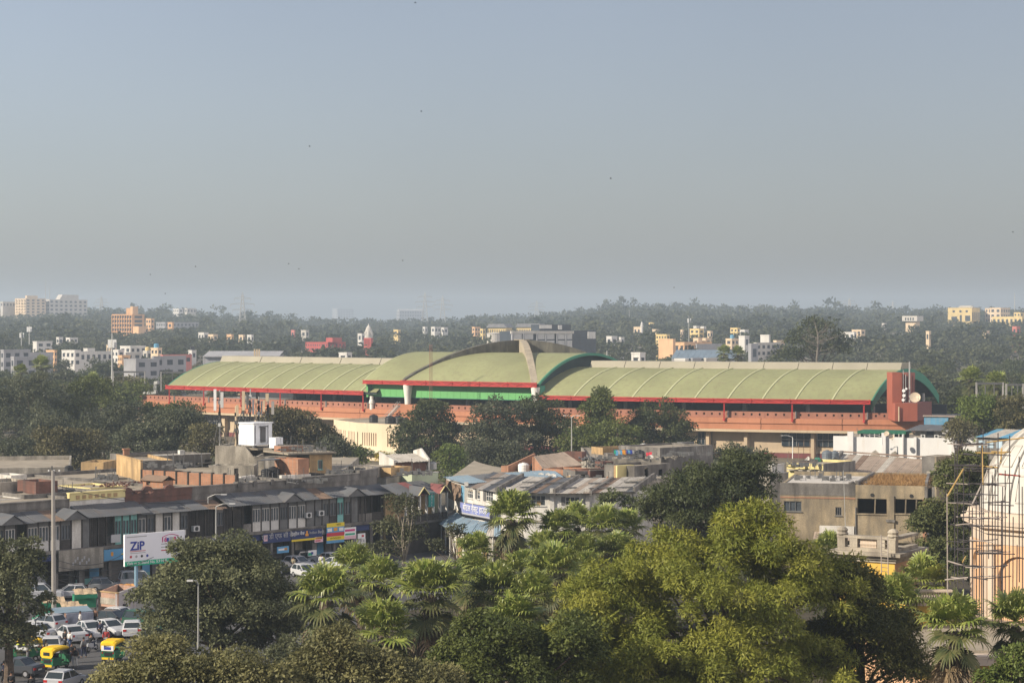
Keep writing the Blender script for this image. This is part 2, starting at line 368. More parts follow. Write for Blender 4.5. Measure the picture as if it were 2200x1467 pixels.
# roofs -----------------------------------------------------------
def vault_z(w, W, z0, rise):
    h = W/2; Rr = (h*h+rise*rise)/(2*rise); return z0+math.sqrt(max(0, Rr*Rr-(w-h)**2))-(Rr-rise)
def vault(name, p0, p1, w0, W, z0, rise, n=26, step=3.5, mtop=M_roof):
    ws = [W*.5*(1-math.cos(math.pi*i/n)) for i in range(n+1)]; ws = [.5*a+.5*W*i/n for i, a in enumerate(ws)]
    pxs = span(p0, p1, step); me = MB(); me.grid([[st(p, w0+w, vault_z(w, W, z0, rise)) for p in pxs] for w in ws])
    o = S.part(name, me, mtop, smooth=True); d = o.data
    s0 = s_of(p0); uvl = d.uv_layers.new(name='UVMap'); nu = len(pxs)
    arr = np.zeros((len(d.loops), 2)); vi = np.zeros(len(d.loops), dtype=int); d.loops.foreach_get('vertex_index', vi)
    arr[:, 0] = [s_of(pxs[i % nu])-s0 for i in vi]; arr[:, 1] = [ws[i//nu] for i in vi]; uvl.data.foreach_set('uv', arr.ravel())
    un = MB(); un.grid([[st(p, w0+w, vault_z(w, W, z0, rise)-.45) for p in pxs][::-1] for w in ws]); S.part('roof_lining', un, M_under, o, smooth=True)
    return o, ws
def rib(p, w0, W, z0, rise, m, under, name='roof_rib', hw=.17, up=.16, dn=.1, a=0., b=1.):
    mb = MB(); n = 22; dpx = hw*FOC/st_base(p).y; rows = [[], [], [], []]
    for i in range(n+1):
        w = W*(a+(b-a)*i/n); z = vault_z(w, W, z0, rise)
        for r, (dx, dz) in zip(rows, ((-dpx, -dn), (-dpx, up), (dpx, up), (dpx, -dn))): r.append(st(p+dx, w0+w, z+dz))
    mb.grid(rows); return S.part(name, mb, m, under)
def edge_arch(p, w0, W, z0, rise, m, under, depth, out, name='end_fascia'):
    mb = MB(); n = 26; rows = [[], [], [], [], []]
    for i in range(n+1):
        w = W*i/n; z = vault_z(w, W, z0, rise)
        for r, (dx, dz) in zip(rows, ((0, .05), (out, .05), (out, -depth), (0, -depth), (0, .05))): r.append(st(p+dx, w0+w, z+dz))
    mb.grid(rows); return S.part(name, mb, m, under)
LV = (-.6, 40.5, 12.35, 6.3)
lv, _ = vault('left_vault_roof', 364, 812, *LV); lv['label'] = 'lower green vault left of the raised hall'
rv, _ = vault('right_vault_roof', 1150, 1874, *LV); rv['label'] = 'lower green vault right of the raised hall'
for p in (405, 447, 484, 526, 566, 610, 652, 697, 740, 778): rib(p, *LV, M_rib, lv)
for p in (1236, 1297, 1361, 1428, 1495, 1566, 1640, 1711, 1790): rib(p, *LV, M_rib, rv)
edge_arch(364, *LV, M_teal, lv, .8, -2.); edge_arch(1874, *LV, M_teal, rv, 1.9, 3.)
CV = (-.9, 41.5, 15.0, 6.7)
cv, _ = vault('hall_vault_roof', 788, 1160, *CV); cv['label'] = 'raised green vault over the middle of the station'
edge_arch(788, *CV, M_rib, cv, .6, -2.); edge_arch(1160, *CV, M_teal, cv, .55, 3.)
def end_wall(p, W, w0, z0, rise, zb, m, name):
    mb = MB(); n = 22
    mb.grid([[st(p, w0+W*i/n, vault_z(W*i/n, W, z0, rise)-.3) for i in range(n+1)], [st(p, w0+W*i/n, zb) for i in range(n+1)]])
    S.part(name, mb, m)
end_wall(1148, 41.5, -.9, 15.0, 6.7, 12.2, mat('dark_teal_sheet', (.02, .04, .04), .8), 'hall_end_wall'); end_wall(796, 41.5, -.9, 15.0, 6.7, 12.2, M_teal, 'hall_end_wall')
# corner screens of the raised hall
for a, b in ((1144, 1153), (1155, 1163)): S.part('corner_screen', swept_box(a, b, -.4, 1.5, 11.2, 14.6), M_teal)
S.part('corner_screen', swept_box(788, 792, -.2, 1.8, 11.2, 14.6), M_green)
# ridge monitors, in lengths
for a, b, steps in ((366, 800, 5), (1176, 1874, 9)):
    for i in range(steps):
        p0 = a+(b-a)*i/steps+.6; p1 = a+(b-a)*(i+1)/steps-.6; pxs = span(p0, p1, 6)
        mb = MB(); mb.grid([[st(p, w, z) for p in pxs] for w, z in ((16.8, 18.2), (16.6, 18.45), (17.5, 20.0), (22.5, 20.0), (23.4, 18.2))]); 
        for p in (pxs[0], pxs[-1]): mb.add([st(p, 16.8, 18.2), st(p, 17.5, 20.0), st(p, 22.5, 20.0), st(p, 23.4, 18.2)], [(0, 1, 2, 3)])
        S.part('ridge_monitor', mb, M_monitor)
# crossing concrete arches over the hall
PXA, WA = 968, 27.
def arch(pf, wf, m):
    n = 28; rows = [[] for _ in range(5)]; d = (st(PXA, WA, 0)-st(pf, wf, 0)).normalized(); sd = Vector((-d.y, d.x, 0))*.75
    for i in range(n+1):
        t = i/n; px = pf+(PXA-pf)*t; w = wf+(WA-wf)*t; g = 1-(1-t)**2
        zl = vault_z(w-CV[0], CV[1], CV[2], CV[3])-.25 if 0 < w < 40 else 14.6
        zt = max(zl+.55, 15.0+9.6*(1-(1-t)**2.0)**.95)
        for r, (k, z) in zip(rows, ((-1, zl), (-1, zt), (1, zt), (1, zl), (-1, zl))): p = st(px, w, z)+sd*k; r.append(p)
    mb = MB(); mb.grid(rows); mb.add([r[0] for r in rows[:4]], [(0, 1, 2, 3)]); return S.part('concrete_arch', mb, m)
arch(868, -.8, M_concshade); arch(1153, -.8, M_conc); arch(868, 40.5, M_concshade); arch(1153, 40.5, M_concshade)
mb = MB(); mb.hexa([st(PXA-11, WA-1.2, 23), st(PXA+11, WA-1.2, 23), st(PXA+11, WA+1.2, 23), st(PXA-11, WA+1.2, 23), st(PXA-11, WA-1.2, 24.75), st(PXA+11, WA-1.2, 24.75), st(PXA+11, WA+1.2, 24.75), st(PXA-11, WA+1.2, 24.75)])
S.part('arch_crown', mb, M_conc)
# eave girders with bracing
def girder(p0, p1, w, zb, zt, bay=8.):
    pxs = span(p0, p1, bay)
    for a, b in zip(pxs[:-1], pxs[1:]):
        q = (b-a)*.01
        g = S.part('eave_girder', swept_box(a+q, b-q, w, w+.18, zb, zt, 3), M_redd)
        S.part('chord', swept_box(a, b, w-.12, w+.02, zb-.04, zb+.2, 3), M_red, g); S.part('chord', swept_box(a, b, w-.1, w+.02, zt-.12, zt+.04, 3), M_red, g)
        mb = MB(); k = 4
        for i in range(k):
            x0, x1 = a+(b-a)*i/k, a+(b-a)*(i+1)/k; lo, hi = (zb+.16, zt-.1) if i % 2 else (zt-.1, zb+.16)
            mb.bar(st(x0, w-.06, lo), st(x1, w-.06, hi), .09, .16)
        S.part('bracing', mb, M_red, g)
        mb = MB(); mb.bar(st(b, w-.08, zb), st(b, w-.08, zt+.1), .22, .2); S.part('stiffener', mb, M_red, g)
girder(360, 785, -.75, 11.65, 12.55); girder(1160, 1872, -.75, 11.65, 12.5); girder(786, 872, -1.1, 14.35, 15.15); girder(868, 1160, -1.3, 14.3, 15.3)
for p in (367, 441, 521, 605, 693, 783, 1420, 1558, 1704, 1858):
    mb = MB(); mb.bar(st(p, -.5, 8.0), st(p, -.5, 11.7), .28, .28); mb.bar(st(p, -.7, 8.0), st(p, .6, 8.0), .4, .4); S.part('red_post', mb, M_red)
    mb = MB(); mb.bar(st(p+4, .5, 8.4), st(p+4, .5, 9.9), .3, .3); S.part('downpipe_box', mb, M_greyslab)
for p in span(380, 1860, 14.)[1:]:
    mb = MB(); mb.tube(st(p, 4, 8.2), st(p, 4, 12.6), .45, n=10); S.part('platform_column', mb, M_greyslab)
    mb = MB(); mb.tube(st(p, 34, 8.2), st(p, 34, 13), .45, n=10); S.part('platform_column', mb, M_greyslab)
S.part('concourse_screen', swept_box(800, 1850, 8, 8.2, 8.2, 10.9), M_dark)
# green fascia panels under the hall girder, one by one
fp = [p for p in span(795, 1150, 1.9)]
for a, b in zip(fp[:-1], fp[1:]): S.part('fascia_panel', swept_box(a+.15, b-.15, .7, .95, 11.35, 14.4, 3), M_green)
S.part('fascia_rail', swept_box(795, 1150, .55, 1., 11.25, 11.34), M_teal)
for p in (878, 1153):
    mb = MB(); mb.lathe(st(p, -.3, 0), [(.6, 8.2), (.6, 9.2), (.66, 9.2), (.8, 11.5), (1.15, 14.3)], 18); S.part('tapered_column', mb, M_white, smooth=False)
mb = MB(); mb.lathe(st(797, .3, 0), [(.5, 8.2), (.5, 9.6), (.7, 9.7), (.6, 10.4), (.45, 10.6), (.45, 11.4)], 12); S.part('short_column', mb, M_white)
# access stair to the band
sx = [st(835, -.9, 5.8), st(865, -.9, 9.4)]
for off in (0, -.9):
    mb = MB(); o = st_across(850)*off; mb.bar(sx[0]+o, sx[1]+o, .08, .25); mb.bar(sx[0]+o+Vector((0, 0, 1)), sx[1]+o+Vector((0, 0, 1)), .05, .05)
    for i in range(7): q = sx[0].lerp(sx[1], i/6)+o; mb.bar(q, q+Vector((0, 0, 1)), .05)
    S.part('stair_rail', mb, M_pole)
for i in range(14):
    q = sx[0].lerp(sx[1], (i+.5)/14); mb = MB(); mb.bar(q, q-st_across(850)*.9, .28, .05); S.part('stair_tread', mb, M_greyslab)
S.part('access_shaft', swept_box(870, 902, -1.6, .5, 5.2, 9.75), M_orange)
# right end: brick-red pylon with antennas, low block, dish
f = Frame(pd(1917, 870, 424), pd(1967, 870, 424.2)); f0 = f
mb = MB(); mb.fbox(f, 0, 2.0, 0, 5, 8.6, 18.35); S.part('pylon_pier', mb, M_brickred)
mb = MB(); mb.fbox(f, 3.3, 4.9, .6, 5, 8.6, 18.3); S.part('pylon_pier', mb, M_brickdark)
mb = MB(); mb.fbox(f, 2.0, 3.3, 1.2, 4.8, 8.6, 18.1); S.part('pylon_core', mb, M_brickred)
f2 = Frame(pd(1923, 900, 421), pd(1971, 900, 421)); f3 = Frame(f2.P(f2.L, .01, 0), f2.P(f2.L+5, 9, 0))
mb = MB(); mb.fbox(f2, 0, f2.L, 0, 9, 8.4, 12.05); S.part('end_block', mb, M_brickred)
mb = MB(); mb.fbox(f3, 0.02, 9.5, -.02, 3, 8.5, 12.2); S.part('end_block_side', mb, M_brickdark)
mb = MB(); mb.tube(f2.P(.75, -.25, 8.4), f2.P(.75, -.25, 11.4), .14, n=8); S.part('vent_pipe', mb, M_cream)
S.part('end_apron', swept_box(1925, 1988, .7, 7, 8.2, 9.0), M_brickred)
for u, z0, z1, r in ((2.25, 12, 18.9, .06), (2.75, 12, 18.0, .08), (3.55, 12.2, 20.6, .16)):
    mb = MB(); mb.tube(f.P(u, -.25, z0), f.P(u, -.25, z1), r, n=8); S.part('antenna_pole', mb, M_pole)
mb = MB(); mb.box(*[c for c in ()]) if 0 else mb.bar(f.P(3.2, -.25, 20.65), f.P(3.6, -.25, 20.6), .2, .12); S.part('floodlight', mb, M_black)
for u, z, r in ((2.3, 14.6, .36), (2.35, 13.6, .36), (2.2, 12.7, .34), (2.85, 15.0, .24)):
    mb = MB(); c = f.P(u, -.45, z); mb.tube(c, c+Vector((-.1, -.3, 0)), r, r*.92, 14); S.part('drum_antenna', mb, M_whiteplastic)
def dish(th, c, r, az, el, m, name='satellite_dish', under=None):
    d = Vector((math.sin(az)*math.cos(el), -math.cos(az)*math.cos(el), math.sin(el))); x = d.cross(Vector((0, 0, 1))).normalized(); y = x.cross(d); mb = MB(); n = 16; k = 5; vs = []
    for j in range(k+1):
        q = r*j/k; vs += [Vector(c)+d*(q*q/r*.35)+(x*math.cos(2*math.pi*i/n)+y*math.sin(2*math.pi*i/n))*q for i in range(n)]
    mb.add(vs, [(j*n+i, j*n+(i+1) % n, (j+1)*n+(i+1) % n, (j+1)*n+i) for j in range(k) for i in range(n)])
    mb.add([v-d*.04 for v in vs], [(j*n+i, (j+1)*n+i, (j+1)*n+(i+1) % n, j*n+(i+1) % n) for j in range(k) for i in range(n)])
    o = th.part(name, mb, m, under, smooth=True); mb = MB(); fc = Vector(c)+d*r*.85
    for a in (0, 2.1, 4.2): mb.tube(Vector(c)+d*r*.35+(x*math.cos(a)+y*math.sin(a))*r*.95, fc, .02*max(1, r), n=5)
    mb.tube(fc-d*.12, fc+d*.05, .07*max(1, r), n=8); th.part('feed_horn', mb, M_pole, under or o)
    mb = MB(); mb.tube(Vector(c)-d*.05, Vector(c)-d*.3-Vector((0, 0, r*.9)), .05*max(1, r), n=6); th.part('dish_mount', mb, M_pole, under or o); return o
dish(S, pd(1966, 855, 419.5), 1.12, -.25, .45, mat('tan_dish', (.55, .45, .33), .6, .05))
# ================================================================ far town
KEEP = []      # (px0, px1, lowest row kept clear, distance): trees in front stay below that row
F_cols = {
 'white': (.6, .58, .54), 'cream': (.66, .52, .36), 'orange': (.62, .36, .18), 'grey': (.33, .33, .34), 'pink': (.55, .2, .17),
 'red': (.42, .09, .08), 'yellow': (.68, .52, .24), 'pale': (.5, .47, .42), 'peach': (.66, .42, .24)}
def fm(c): return mat('far_'+c+'_plaster', F_cols[c], .9, .1, .2, .15, tuple(a*.5 for a in F_cols[c]))
M_fwin = mat('far_window', (.05, .06, .075), .35, .2, .8)
M_trim = mat('far_trim', (.7, .66, .58), .8, .05)
def house(name, label, px0, pc, px1, pyt, pyv, D, col, rows=2, cols=(3, 3), group=None, th=33, cat='house', para=.5, tank=None, keep=True, wh=.5, ww=.5, trimcol=None, zb=None):
    th = R(th); k = D/FOC; w1 = max(.5, (pc-px0)*k/math.cos(th)); w2 = max(.5, (px1-pc)*k/math.sin(th))
    B = Vector((XD(pc, D), D, 0)); A = B+Vector((-math.cos(th)*w1, math.sin(th)*w1, 0)); Cc = B+Vector((math.sin(th)*w2, math.cos(th)*w2, 0))
    gz = float(ridge_z(np.array([B.x]), np.array([D]))[0])-1 if zb is None else zb; zt = ZD(pyt, D); zv = ZD(pyv, D)
    T = Thing(name, label, cat, (B.x, B.y, gz), group); fa = Frame(A, B); fb = Frame(B, Cc); m = fm(col)
    z1 = zt-para
    mb = MB(); mb.fbox(fa, 0, w1, 0, w2, gz, z1); wl = T.part('wall', mb, m)
    t = .18*max(1, k*5); mb = MB(); mb.fbox(fa, -.1, w1+.1, -.1, t, z1+.003, zt); mb.fbox(fb, t+.002, w2+.1, -.1, t, z1+.003, zt-.004); mb.fbox(fa, -.1, w1-t, w2-t, w2+.1, z1+.003, zt-.006); mb.fbox(fa, -.1, t, t+.003, w2-t-.003, z1+.003, zt-.008)
    T.part('parapet', mb, m if trimcol is None else fm(trimcol))
    H = z1-max(gz, zv-2)
    for f, w, n in ((fa, w1, cols[0]), (fb, w2, cols[1])):
        if n == 0: continue
        for r in range(rows):
            for c in range(n):
                cw = w/n; u0 = cw*(c+.5-ww/2); ch = H/rows; q = z1-ch*(r+.5+wh/2); 
                mb = MB(); mb.fbox(f, u0, u0+cw*ww, -.06, .12, q, q+ch*wh); wo_ = T.part('window', mb, M_fwin)
                if D < 1400 and cw*ww > 1: mb = MB(); mb.fbox(f, u0-.15, u0+cw*ww+.15, -.35, -.061, q+ch*wh+.02, q+ch*wh+.14); T.part('sunshade', mb, m, wo_)
    if tank:
        tx, ty, tr, tm = tank; mb = MB(); c = fa.P(w1*tx, w2*ty, 0); c.z = z1; mb.lathe(c, [(tr, .3), (tr, tr*1.7), (tr*.75, tr*2), (tr*.3, tr*2.1)], 10); T.part('water_tank', mb, tm)
    if keep: KEEP.append((px0-4, px1+4, pyv, D))
    return T, fa, fb, w1, w2, z1, gz
G_h = 'pale houses scattered among the far trees'
_t = house('hospital_block', 'cream balconied high block on the far left ridge', 28, 55, 87, 641, 676, 2350, 'cream', 6, (4, 4), cat='building')
T, fa, fb, w1, w2, z1, gz = _t
for r in range(6):
    for c in range(4): mb = MB(); u = w1*(c+.2)/4; mb.fbox(fa, u, u+w1*.16, -1.1, -.07, z1-(r+.8)*3.2, z1-(r+.45)*3.2); T.part('balcony', mb, fm('cream'))
mb = MB(); mb.fbox(fa, w1*.85, w1, 2, w2*.6, z1+.6, z1+3.8); T.part('stair_tower', mb, fm('cream'))
_t = house('hospital_block', 'grey block with a sloped tower top on the far left ridge', 88, 106, 168, 643, 674, 2380, 'pale', 4, (3, 8), cat='building')
T, fa, fb, w1, w2, z1, gz = _t
mb = MB(); mb.prism([(w2*.28, z1+.4), (w2*.78, z1+.4), (w2*.78, z1+6.2), (w2*.36, z1+6.2)], fb, 1, 8); T.part('tower_top', mb, fm('pale'))
house('ridge_house', 'low flat-roofed pale house at the far left edge of the ridge', 0, 6, 26, 648, 656, 2360, 'pale', 1, (1, 4), cat='building')
house('ridge_house', 'small white house among the ridge trees right of the orange block', 370, 384, 392, 663, 676, 2400, 'white', 2, (3, 1), cat='building')
house('ridge_house', 'second small grey house tucked between ridge trees behind a round crown', 396, 402, 418, 662, 669, 2420, 'pale', 1, (1, 3), cat='building')
_t = house('grid_block', 'orange office block with a grid of recessed windows below the ridge', 237, 284, 303, 675, 716, 1600, 'orange', 5, (8, 1), cat='building', th=25, ww=.62, wh=.6)
T, fa, fb, w1, w2, z1, gz = _t
mb = MB(); mb.fbox(fa, w1*.68, w1, 0.5, 7, z1+.55, z1+5.3); T.part('stair_tower', mb, fm('orange'))
mb = MB(); mb.fbox(fa, w1*.9, w1+.3, .3, 7.5, z1+.55, z1+6.6); T.part('lift_tower', mb, fm('peach'))
for c in range(9): mb = MB(); u = w1*c/8; mb.fbox(fa, u-.22, u+.22, -.75, -.08, gz, z1); T.part('fin', mb, fm('orange'))
for r in range(6): mb = MB(); z = z1-r*(z1-ZD(716, 1600)+2)/5; mb.fbox(fa, 0.25, w1-.25, -.7, -.09, z-.45, z-.05); T.part('spandrel', mb, fm('orange'))
house('annex', 'blank peach annex beside the orange office block', 284, 298, 312, 701, 717, 1590, 'peach', 1, (0, 0), cat='building')
house('annex', 'small peach block with dark top right of the orange office block', 312, 324, 330, 684, 701, 1640, 'peach', 2, (2, 1), cat='building')
house('annex', 'long low grey slab with a lit orange stair head below the ridge', 333, 355, 413, 692, 706, 1660, 'grey', 2, (4, 9), cat='building', tank=None)
house('annex', 'tiny orange stair head on the long grey slab below the ridge', 359, 370, 373, 692, 700, 1650, 'orange', 1, (1, 0), cat='building')
rowsL = [ # px0 pc px1 pyt pyv D col label
 (0, 8, 50, 751, 800, 760, 'grey', 'big grey house at the left edge with dark square windows', 3, (1, 3)),
 (22, 30, 86, 766, 802, 740, 'grey', 'grey house with pink portal frame at the left edge', 2, (1, 3)),
 (48, 52, 98, 757, 772, 860, 'grey', 'plain grey house behind the pink framed house', 1, (1, 2)),
 (69, 79, 104, 733, 751, 1060, 'white', 'tall narrow white house with a blank lit side on the left', 2, (0, 2)),
 (96, 117, 121, 752, 769, 880, 'peach', 'small orange plastered house left of the white columns', 2, (2, 1)),
 (120, 126, 133, 724, 732, 1200, 'white', 'tiny white stair head among dark trees far left', 1, (1, 1)),
 (140, 150, 163, 725, 740, 1150, 'white', 'small white house with stair head among trees far left', 2, (1, 2)),
 (128, 160, 170, 752, 776, 860, 'white', 'white house with open columned terrace left of the antenna mast', 2, (3, 1)),
 (166, 172, 226, 755, 767, 900, 'white', 'long white house with a row of square windows left of the mast', 1, (1, 6)),
 (178, 188, 200, 748, 757, 930, 'white', 'white stair head above the long white house', 1, (1, 1)),
 (228, 235, 247, 741, 749, 1010, 'cream', 'small cream house left of the antenna mast', 1, (1, 1)),
 (237, 254, 264, 751, 770, 860, 'white', 'white lit house just behind the antenna mast', 2, (2, 1)),
 (255, 280, 306, 743, 763, 900, 'white', 'pale stepped house with roof terrace right of the mast', 2, (2, 3)),
 (268, 270, 296, 757, 776, 830, 'pale', 'pale house with a dark terrace gap right of the mast', 2, (0, 2)),
 (252, 262, 276, 763, 778, 800, 'peach', 'salmon coloured small house right of the antenna mast', 2, (2, 1)),
 (262, 292, 332, 771, 800, 720, 'grey', 'large blank grey house with a lit edge left of the station roof', 2, (0, 2)),
 (326, 330, 386, 765, 800, 735, 'grey', 'blank grey double house nearest the left end of the station roof', 2, (0, 3)),
 (306, 316, 324, 753, 763, 900, 'pale', 'small pale house with a yellow roof tank', 1, (1, 1)),
 (322, 339, 346, 747, 765, 880, 'cream', 'cream house with dark blue roof tank behind the station end', 2, (2, 1)),
 (345, 350, 400, 762, 772, 850, 'pink', 'low house with red canopy behind the station end', 1, (1, 4)),
 (404, 412, 420, 752, 762, 900, 'white', 'little white house with water tank above the station end', 1, (1, 1)),
 (425, 438, 446, 714, 725, 1300, 'white', 'white terraced house in the wood above the left vault', 1, (2, 1)),
 (446, 458, 466, 718, 726, 1280, 'cream', 'cream terraced house in the wood above the left vault', 1, (2, 1)),
 (486, 497, 501, 718, 732, 1250, 'peach', 'pink round-topped house in the wood above the left vault', 1, (1, 1)),
 (512, 522, 526, 719, 727, 1300, 'cream', 'small cream cube in the wood above the left vault', 1, (1, 1)),
 (530, 540, 544, 719, 728, 1290, 'white', 'small white cube in the wood above the left vault', 1, (1, 1)),
 (625, 632, 634, 709, 718, 1450, 'pink', 'tiny pink house in the wood behind the red building', 1, (1, 1)),
 (646, 657, 663, 709, 719, 1450, 'pale', 'tiny ruined pale house behind the red building', 1, (1, 1)),
 (768, 777, 783, 716, 727, 1300, 'white', 'small white house beside the red tank block', 1, (1, 1)),
 (845, 855, 860, 708, 714, 1500, 'yellow', 'tiny yellow house left of the raised hall roof', 1, (1, 1)),
 (908, 913, 918, 702, 709, 1600, 'white', 'tiny white house left of the arch crown, in dark trees', 1, (1, 1)),
 (926, 934, 946, 702, 709, 1580, 'white', 'tiny white house pair left of the arch crown', 1, (1, 2)),
 (948, 954, 962, 703, 711, 1590, 'white', 'tiny white house nearest left of the arch crown', 1, (1, 1)),
 (1014, 1020, 1032, 702, 716, 1450, 'peach', 'small salmon house left of the round cream building', 2, (1, 2)),
 (1031, 1037, 1043, 706, 724, 1420, 'yellow', 'narrow yellow house left of the round cream building', 2, (1, 1)),
 (1303, 1314, 1327, 722, 735, 1150, 'white', 'small white house in trees above the hall end', 1, (1, 1)),
 (1330, 1334, 1342, 724, 733, 1160, 'white', 'tiny white house right of the hall end in trees', 1, (1, 1)),
 (1362, 1376, 1380, 702, 714, 1400, 'cream', 'small cream house beside a white minaret', 1, (2, 1)),
 (1394, 1402, 1406, 693, 700, 1600, 'yellow', 'tiny yellow house with rounded top on the slope', 1, (1, 1)),
 (1402, 1410, 1420, 707, 716, 1450, 'cream', 'tiny cream house on the slope right of the minaret', 1, (1, 2)),
 (1462, 1466, 1470, 708, 717, 1400, 'cream', 'tiny narrow cream house left of the yellow terraces', 1, (1, 1)),
 (1483, 1502, 1514, 706, 720, 1300, 'yellow', 'yellow terraced house with white roof rooms on the slope', 2, (2, 1)),
 (1490, 1496, 1504, 700, 708, 1340, 'white', 'white roof room above the yellow terraced house', 1, (1, 1)),
 (1505, 1512, 1518, 701, 708, 1350, 'white', 'second white roof room right above the yellow terraces', 1, (1, 1)),
 (1520, 1526, 1532, 711, 719, 1300, 'cream', 'small cream house right of the yellow terraces', 1, (1, 1)),
 (1570, 1584, 1592, 704, 716, 1350, 'yellow', 'yellow house with white top above the blue shed', 2, (2, 1)),
 (1590, 1600, 1610, 708, 716, 1340, 'white', 'white house right of the upper yellow house', 1, (1, 1)),
 (1410, 1432, 1440, 718, 730, 1080, 'yellow', 'yellow open concrete frame house behind the right vault', 2, (4, 1)),
 (1416, 1446, 1452, 728, 752, 1000, 'peach', 'peach lit office with blank side behind the right vault', 2, (0, 0)),
 (1450, 1470, 1540, 735, 750, 1010, 'peach', 'long peach office slab behind the right vault', 1, (2, 8)),
 (1490, 1500, 1510, 726, 736, 1030, 'cream', 'cream roof room on the peach slab', 1, (1, 0)),
 (1509, 1516, 1530, 726, 736, 1035, 'cream', 'second cream roof room on the peach slab', 1, (0, 1)),
 (1495, 1497, 1562, 739, 752, 960, 'grey', 'blank grey box in front of the peach slab', 1, (0, 0)),
 (1560, 1572, 1590, 727, 746, 1020, 'cream', 'cream house with blue water tank right of the peach slab', 2, (1, 2)),
 (1588, 1600, 1612, 721, 738, 980, 'white', 'white lit roof tower above the right vault', 1, (0, 1)),
 (1608, 1614, 1632, 738, 766, 900, 'grey', 'narrow pale blue house with slit window above the right vault', 1, (0, 1)),
 (1620, 1625, 1690, 736, 757, 930, 'pale', 'pale house row with dark roof terrace above the right vault', 2, (1, 5)),
 (1635, 1652, 1656, 719, 732, 1000, 'white', 'small white roof cube left of the bare tree', 1, (0, 0)),
 (1662, 1668, 1690, 731, 743, 950, 'cream', 'cream terrace house beside the bare tree', 1, (1, 2)),
 (1808, 1835, 1842, 713, 723, 1250, 'white', 'white terraced house right of the great dark tree', 1, (3, 1)),
 (1832, 1850, 1862, 708, 722, 1270, 'cream', 'cream house with stair head right of the great dark tree', 2, (2, 1)),
 (1895, 1900, 1906, 694, 701, 1700, 'pale', 'tiny pale house in the wood below the far right ridge', 1, (1, 1)),
 (1990, 1996, 2002, 711, 726, 1150, 'cream', 'small ruined cream wall in the right wood', 1, (1, 1)),
 (2112, 2118, 2130, 710, 721, 1300, 'cream', 'small cream house in trees under the yellow complex', 1, (1, 1)),
 (2176, 2184, 2197, 701, 713, 1300, 'pink', 'small pinkish house at the right edge under the yellow complex', 1, (1, 1)),
 (505, 528, 532, 766, 782, 640, 'cream', 'small cream roof room behind the left monitor', 1, (1, 0)),
 (612, 640, 644, 769, 782, 650, 'white', 'low white roof box behind the left monitor', 1, (1, 0)),
 (727, 745, 755, 757, 765, 800, 'white', 'small white canopy house behind the left monitor', 1, (1, 1)),
 (1357, 1375, 1388, 757, 778, 640, 'white', 'white plant room behind the right monitor near the hall', 1, (1, 1)),
 (1450, 1472, 1480, 770, 782, 600, 'white', 'low white roof box behind the right monitor', 1, (2, 1)),
 (1485, 1488, 1510, 769, 782, 605, 'grey', 'grey roof box behind the right monitor', 1, (0, 1)),
 (1513, 1517, 1545, 769, 782, 600, 'pale', 'pale roof box behind the right monitor', 1, (0, 1)),
 (2330//1+0, 2340, 2350, 690, 700, 1500, 'pale', 'x', 1, (1, 1)),
]
for h in rowsL[:-1]:
    px0, pc, px1, pyt, pyv, D, col, lab, rws, cl = h
    tk = None
    if lab.find('tank') >= 0: tk = (.5, .5, 1.1, MATS['black_plastic'] if 'blue' not in lab else M_bluepaint)
    if 'yellow roof tank' in lab: tk = (.5, .5, 1.0, fm('yellow'))
    house('far_house', lab, px0, pc, px1, pyt, pyv, D, col, rws, cl, G_h, tank=tk)
# red institution
_t = house('red_building', 'long red brick institution with pale ground floor openings above the left vault', 653, 704, 738, 735, 747, 1150, 'red', 2, (10, 5), cat='building', ww=.35)
T, fa, fb, w1, w2, z1, gz = _t
mb = MB(); mb.fbox(fa, w1*.9, w1+3, .5, 9, z1+.55, z1+3.0); T.part('roof_room', mb, fm('red'))
T, fa, fb, w1, w2, z1, gz = house('red_tank', 'red square water tower block above the left vault', 781, 797, 801, 726, 742, 1150, 'red', 1, (0, 0), cat='water tower')
for c in range(5): mb = MB(); mb.fbox(fa, w1*(c+.1)/5, w1*(c+.2)/5, -.3, -.02, z1-4, z1-.2); T.part('rib', mb, fm('red'))
# temple spire
c = pd(792, 720, 1380); T = Thing('temple', 'slender pale temple spire rising above the far trees', 'temple', (c.x, c.y, c.z-8))
mb = MB(); mb.lathe((c.x, c.y, c.z-8), [(2.6, 0), (2.7, 8), (2.5, 10), (1.9, 12.5), (1.0, 14), (.35, 14.8), (.1, 16)], 12); T.part('spire', mb, fm('pale'))
for i in range(8):
    a = i*math.pi/4; mb = MB(); mb.lathe((c.x+2.5*math.cos(a), c.y+2.5*math.sin(a), c.z), [(.55, 0), (.5, 1.6), (.1, 2.8)], 6); T.part('turret', mb, fm('pale'))
KEEP.append((785, 800, 718, 1380))
c = pd(1379, 714, 1390); T = Thing('minaret', 'slim white minaret beside a small cream house on the slope', 'minaret', (c.x, c.y, c.z-6))
mb = MB(); mb.lathe((c.x, c.y, c.z-6), [(.9, 0), (.9, 10), (1.2, 10.1), (1.2, 10.5), (.8, 10.6), (.8, 12), (.1, 13.4)], 10); T.part('shaft', mb, fm('white'))
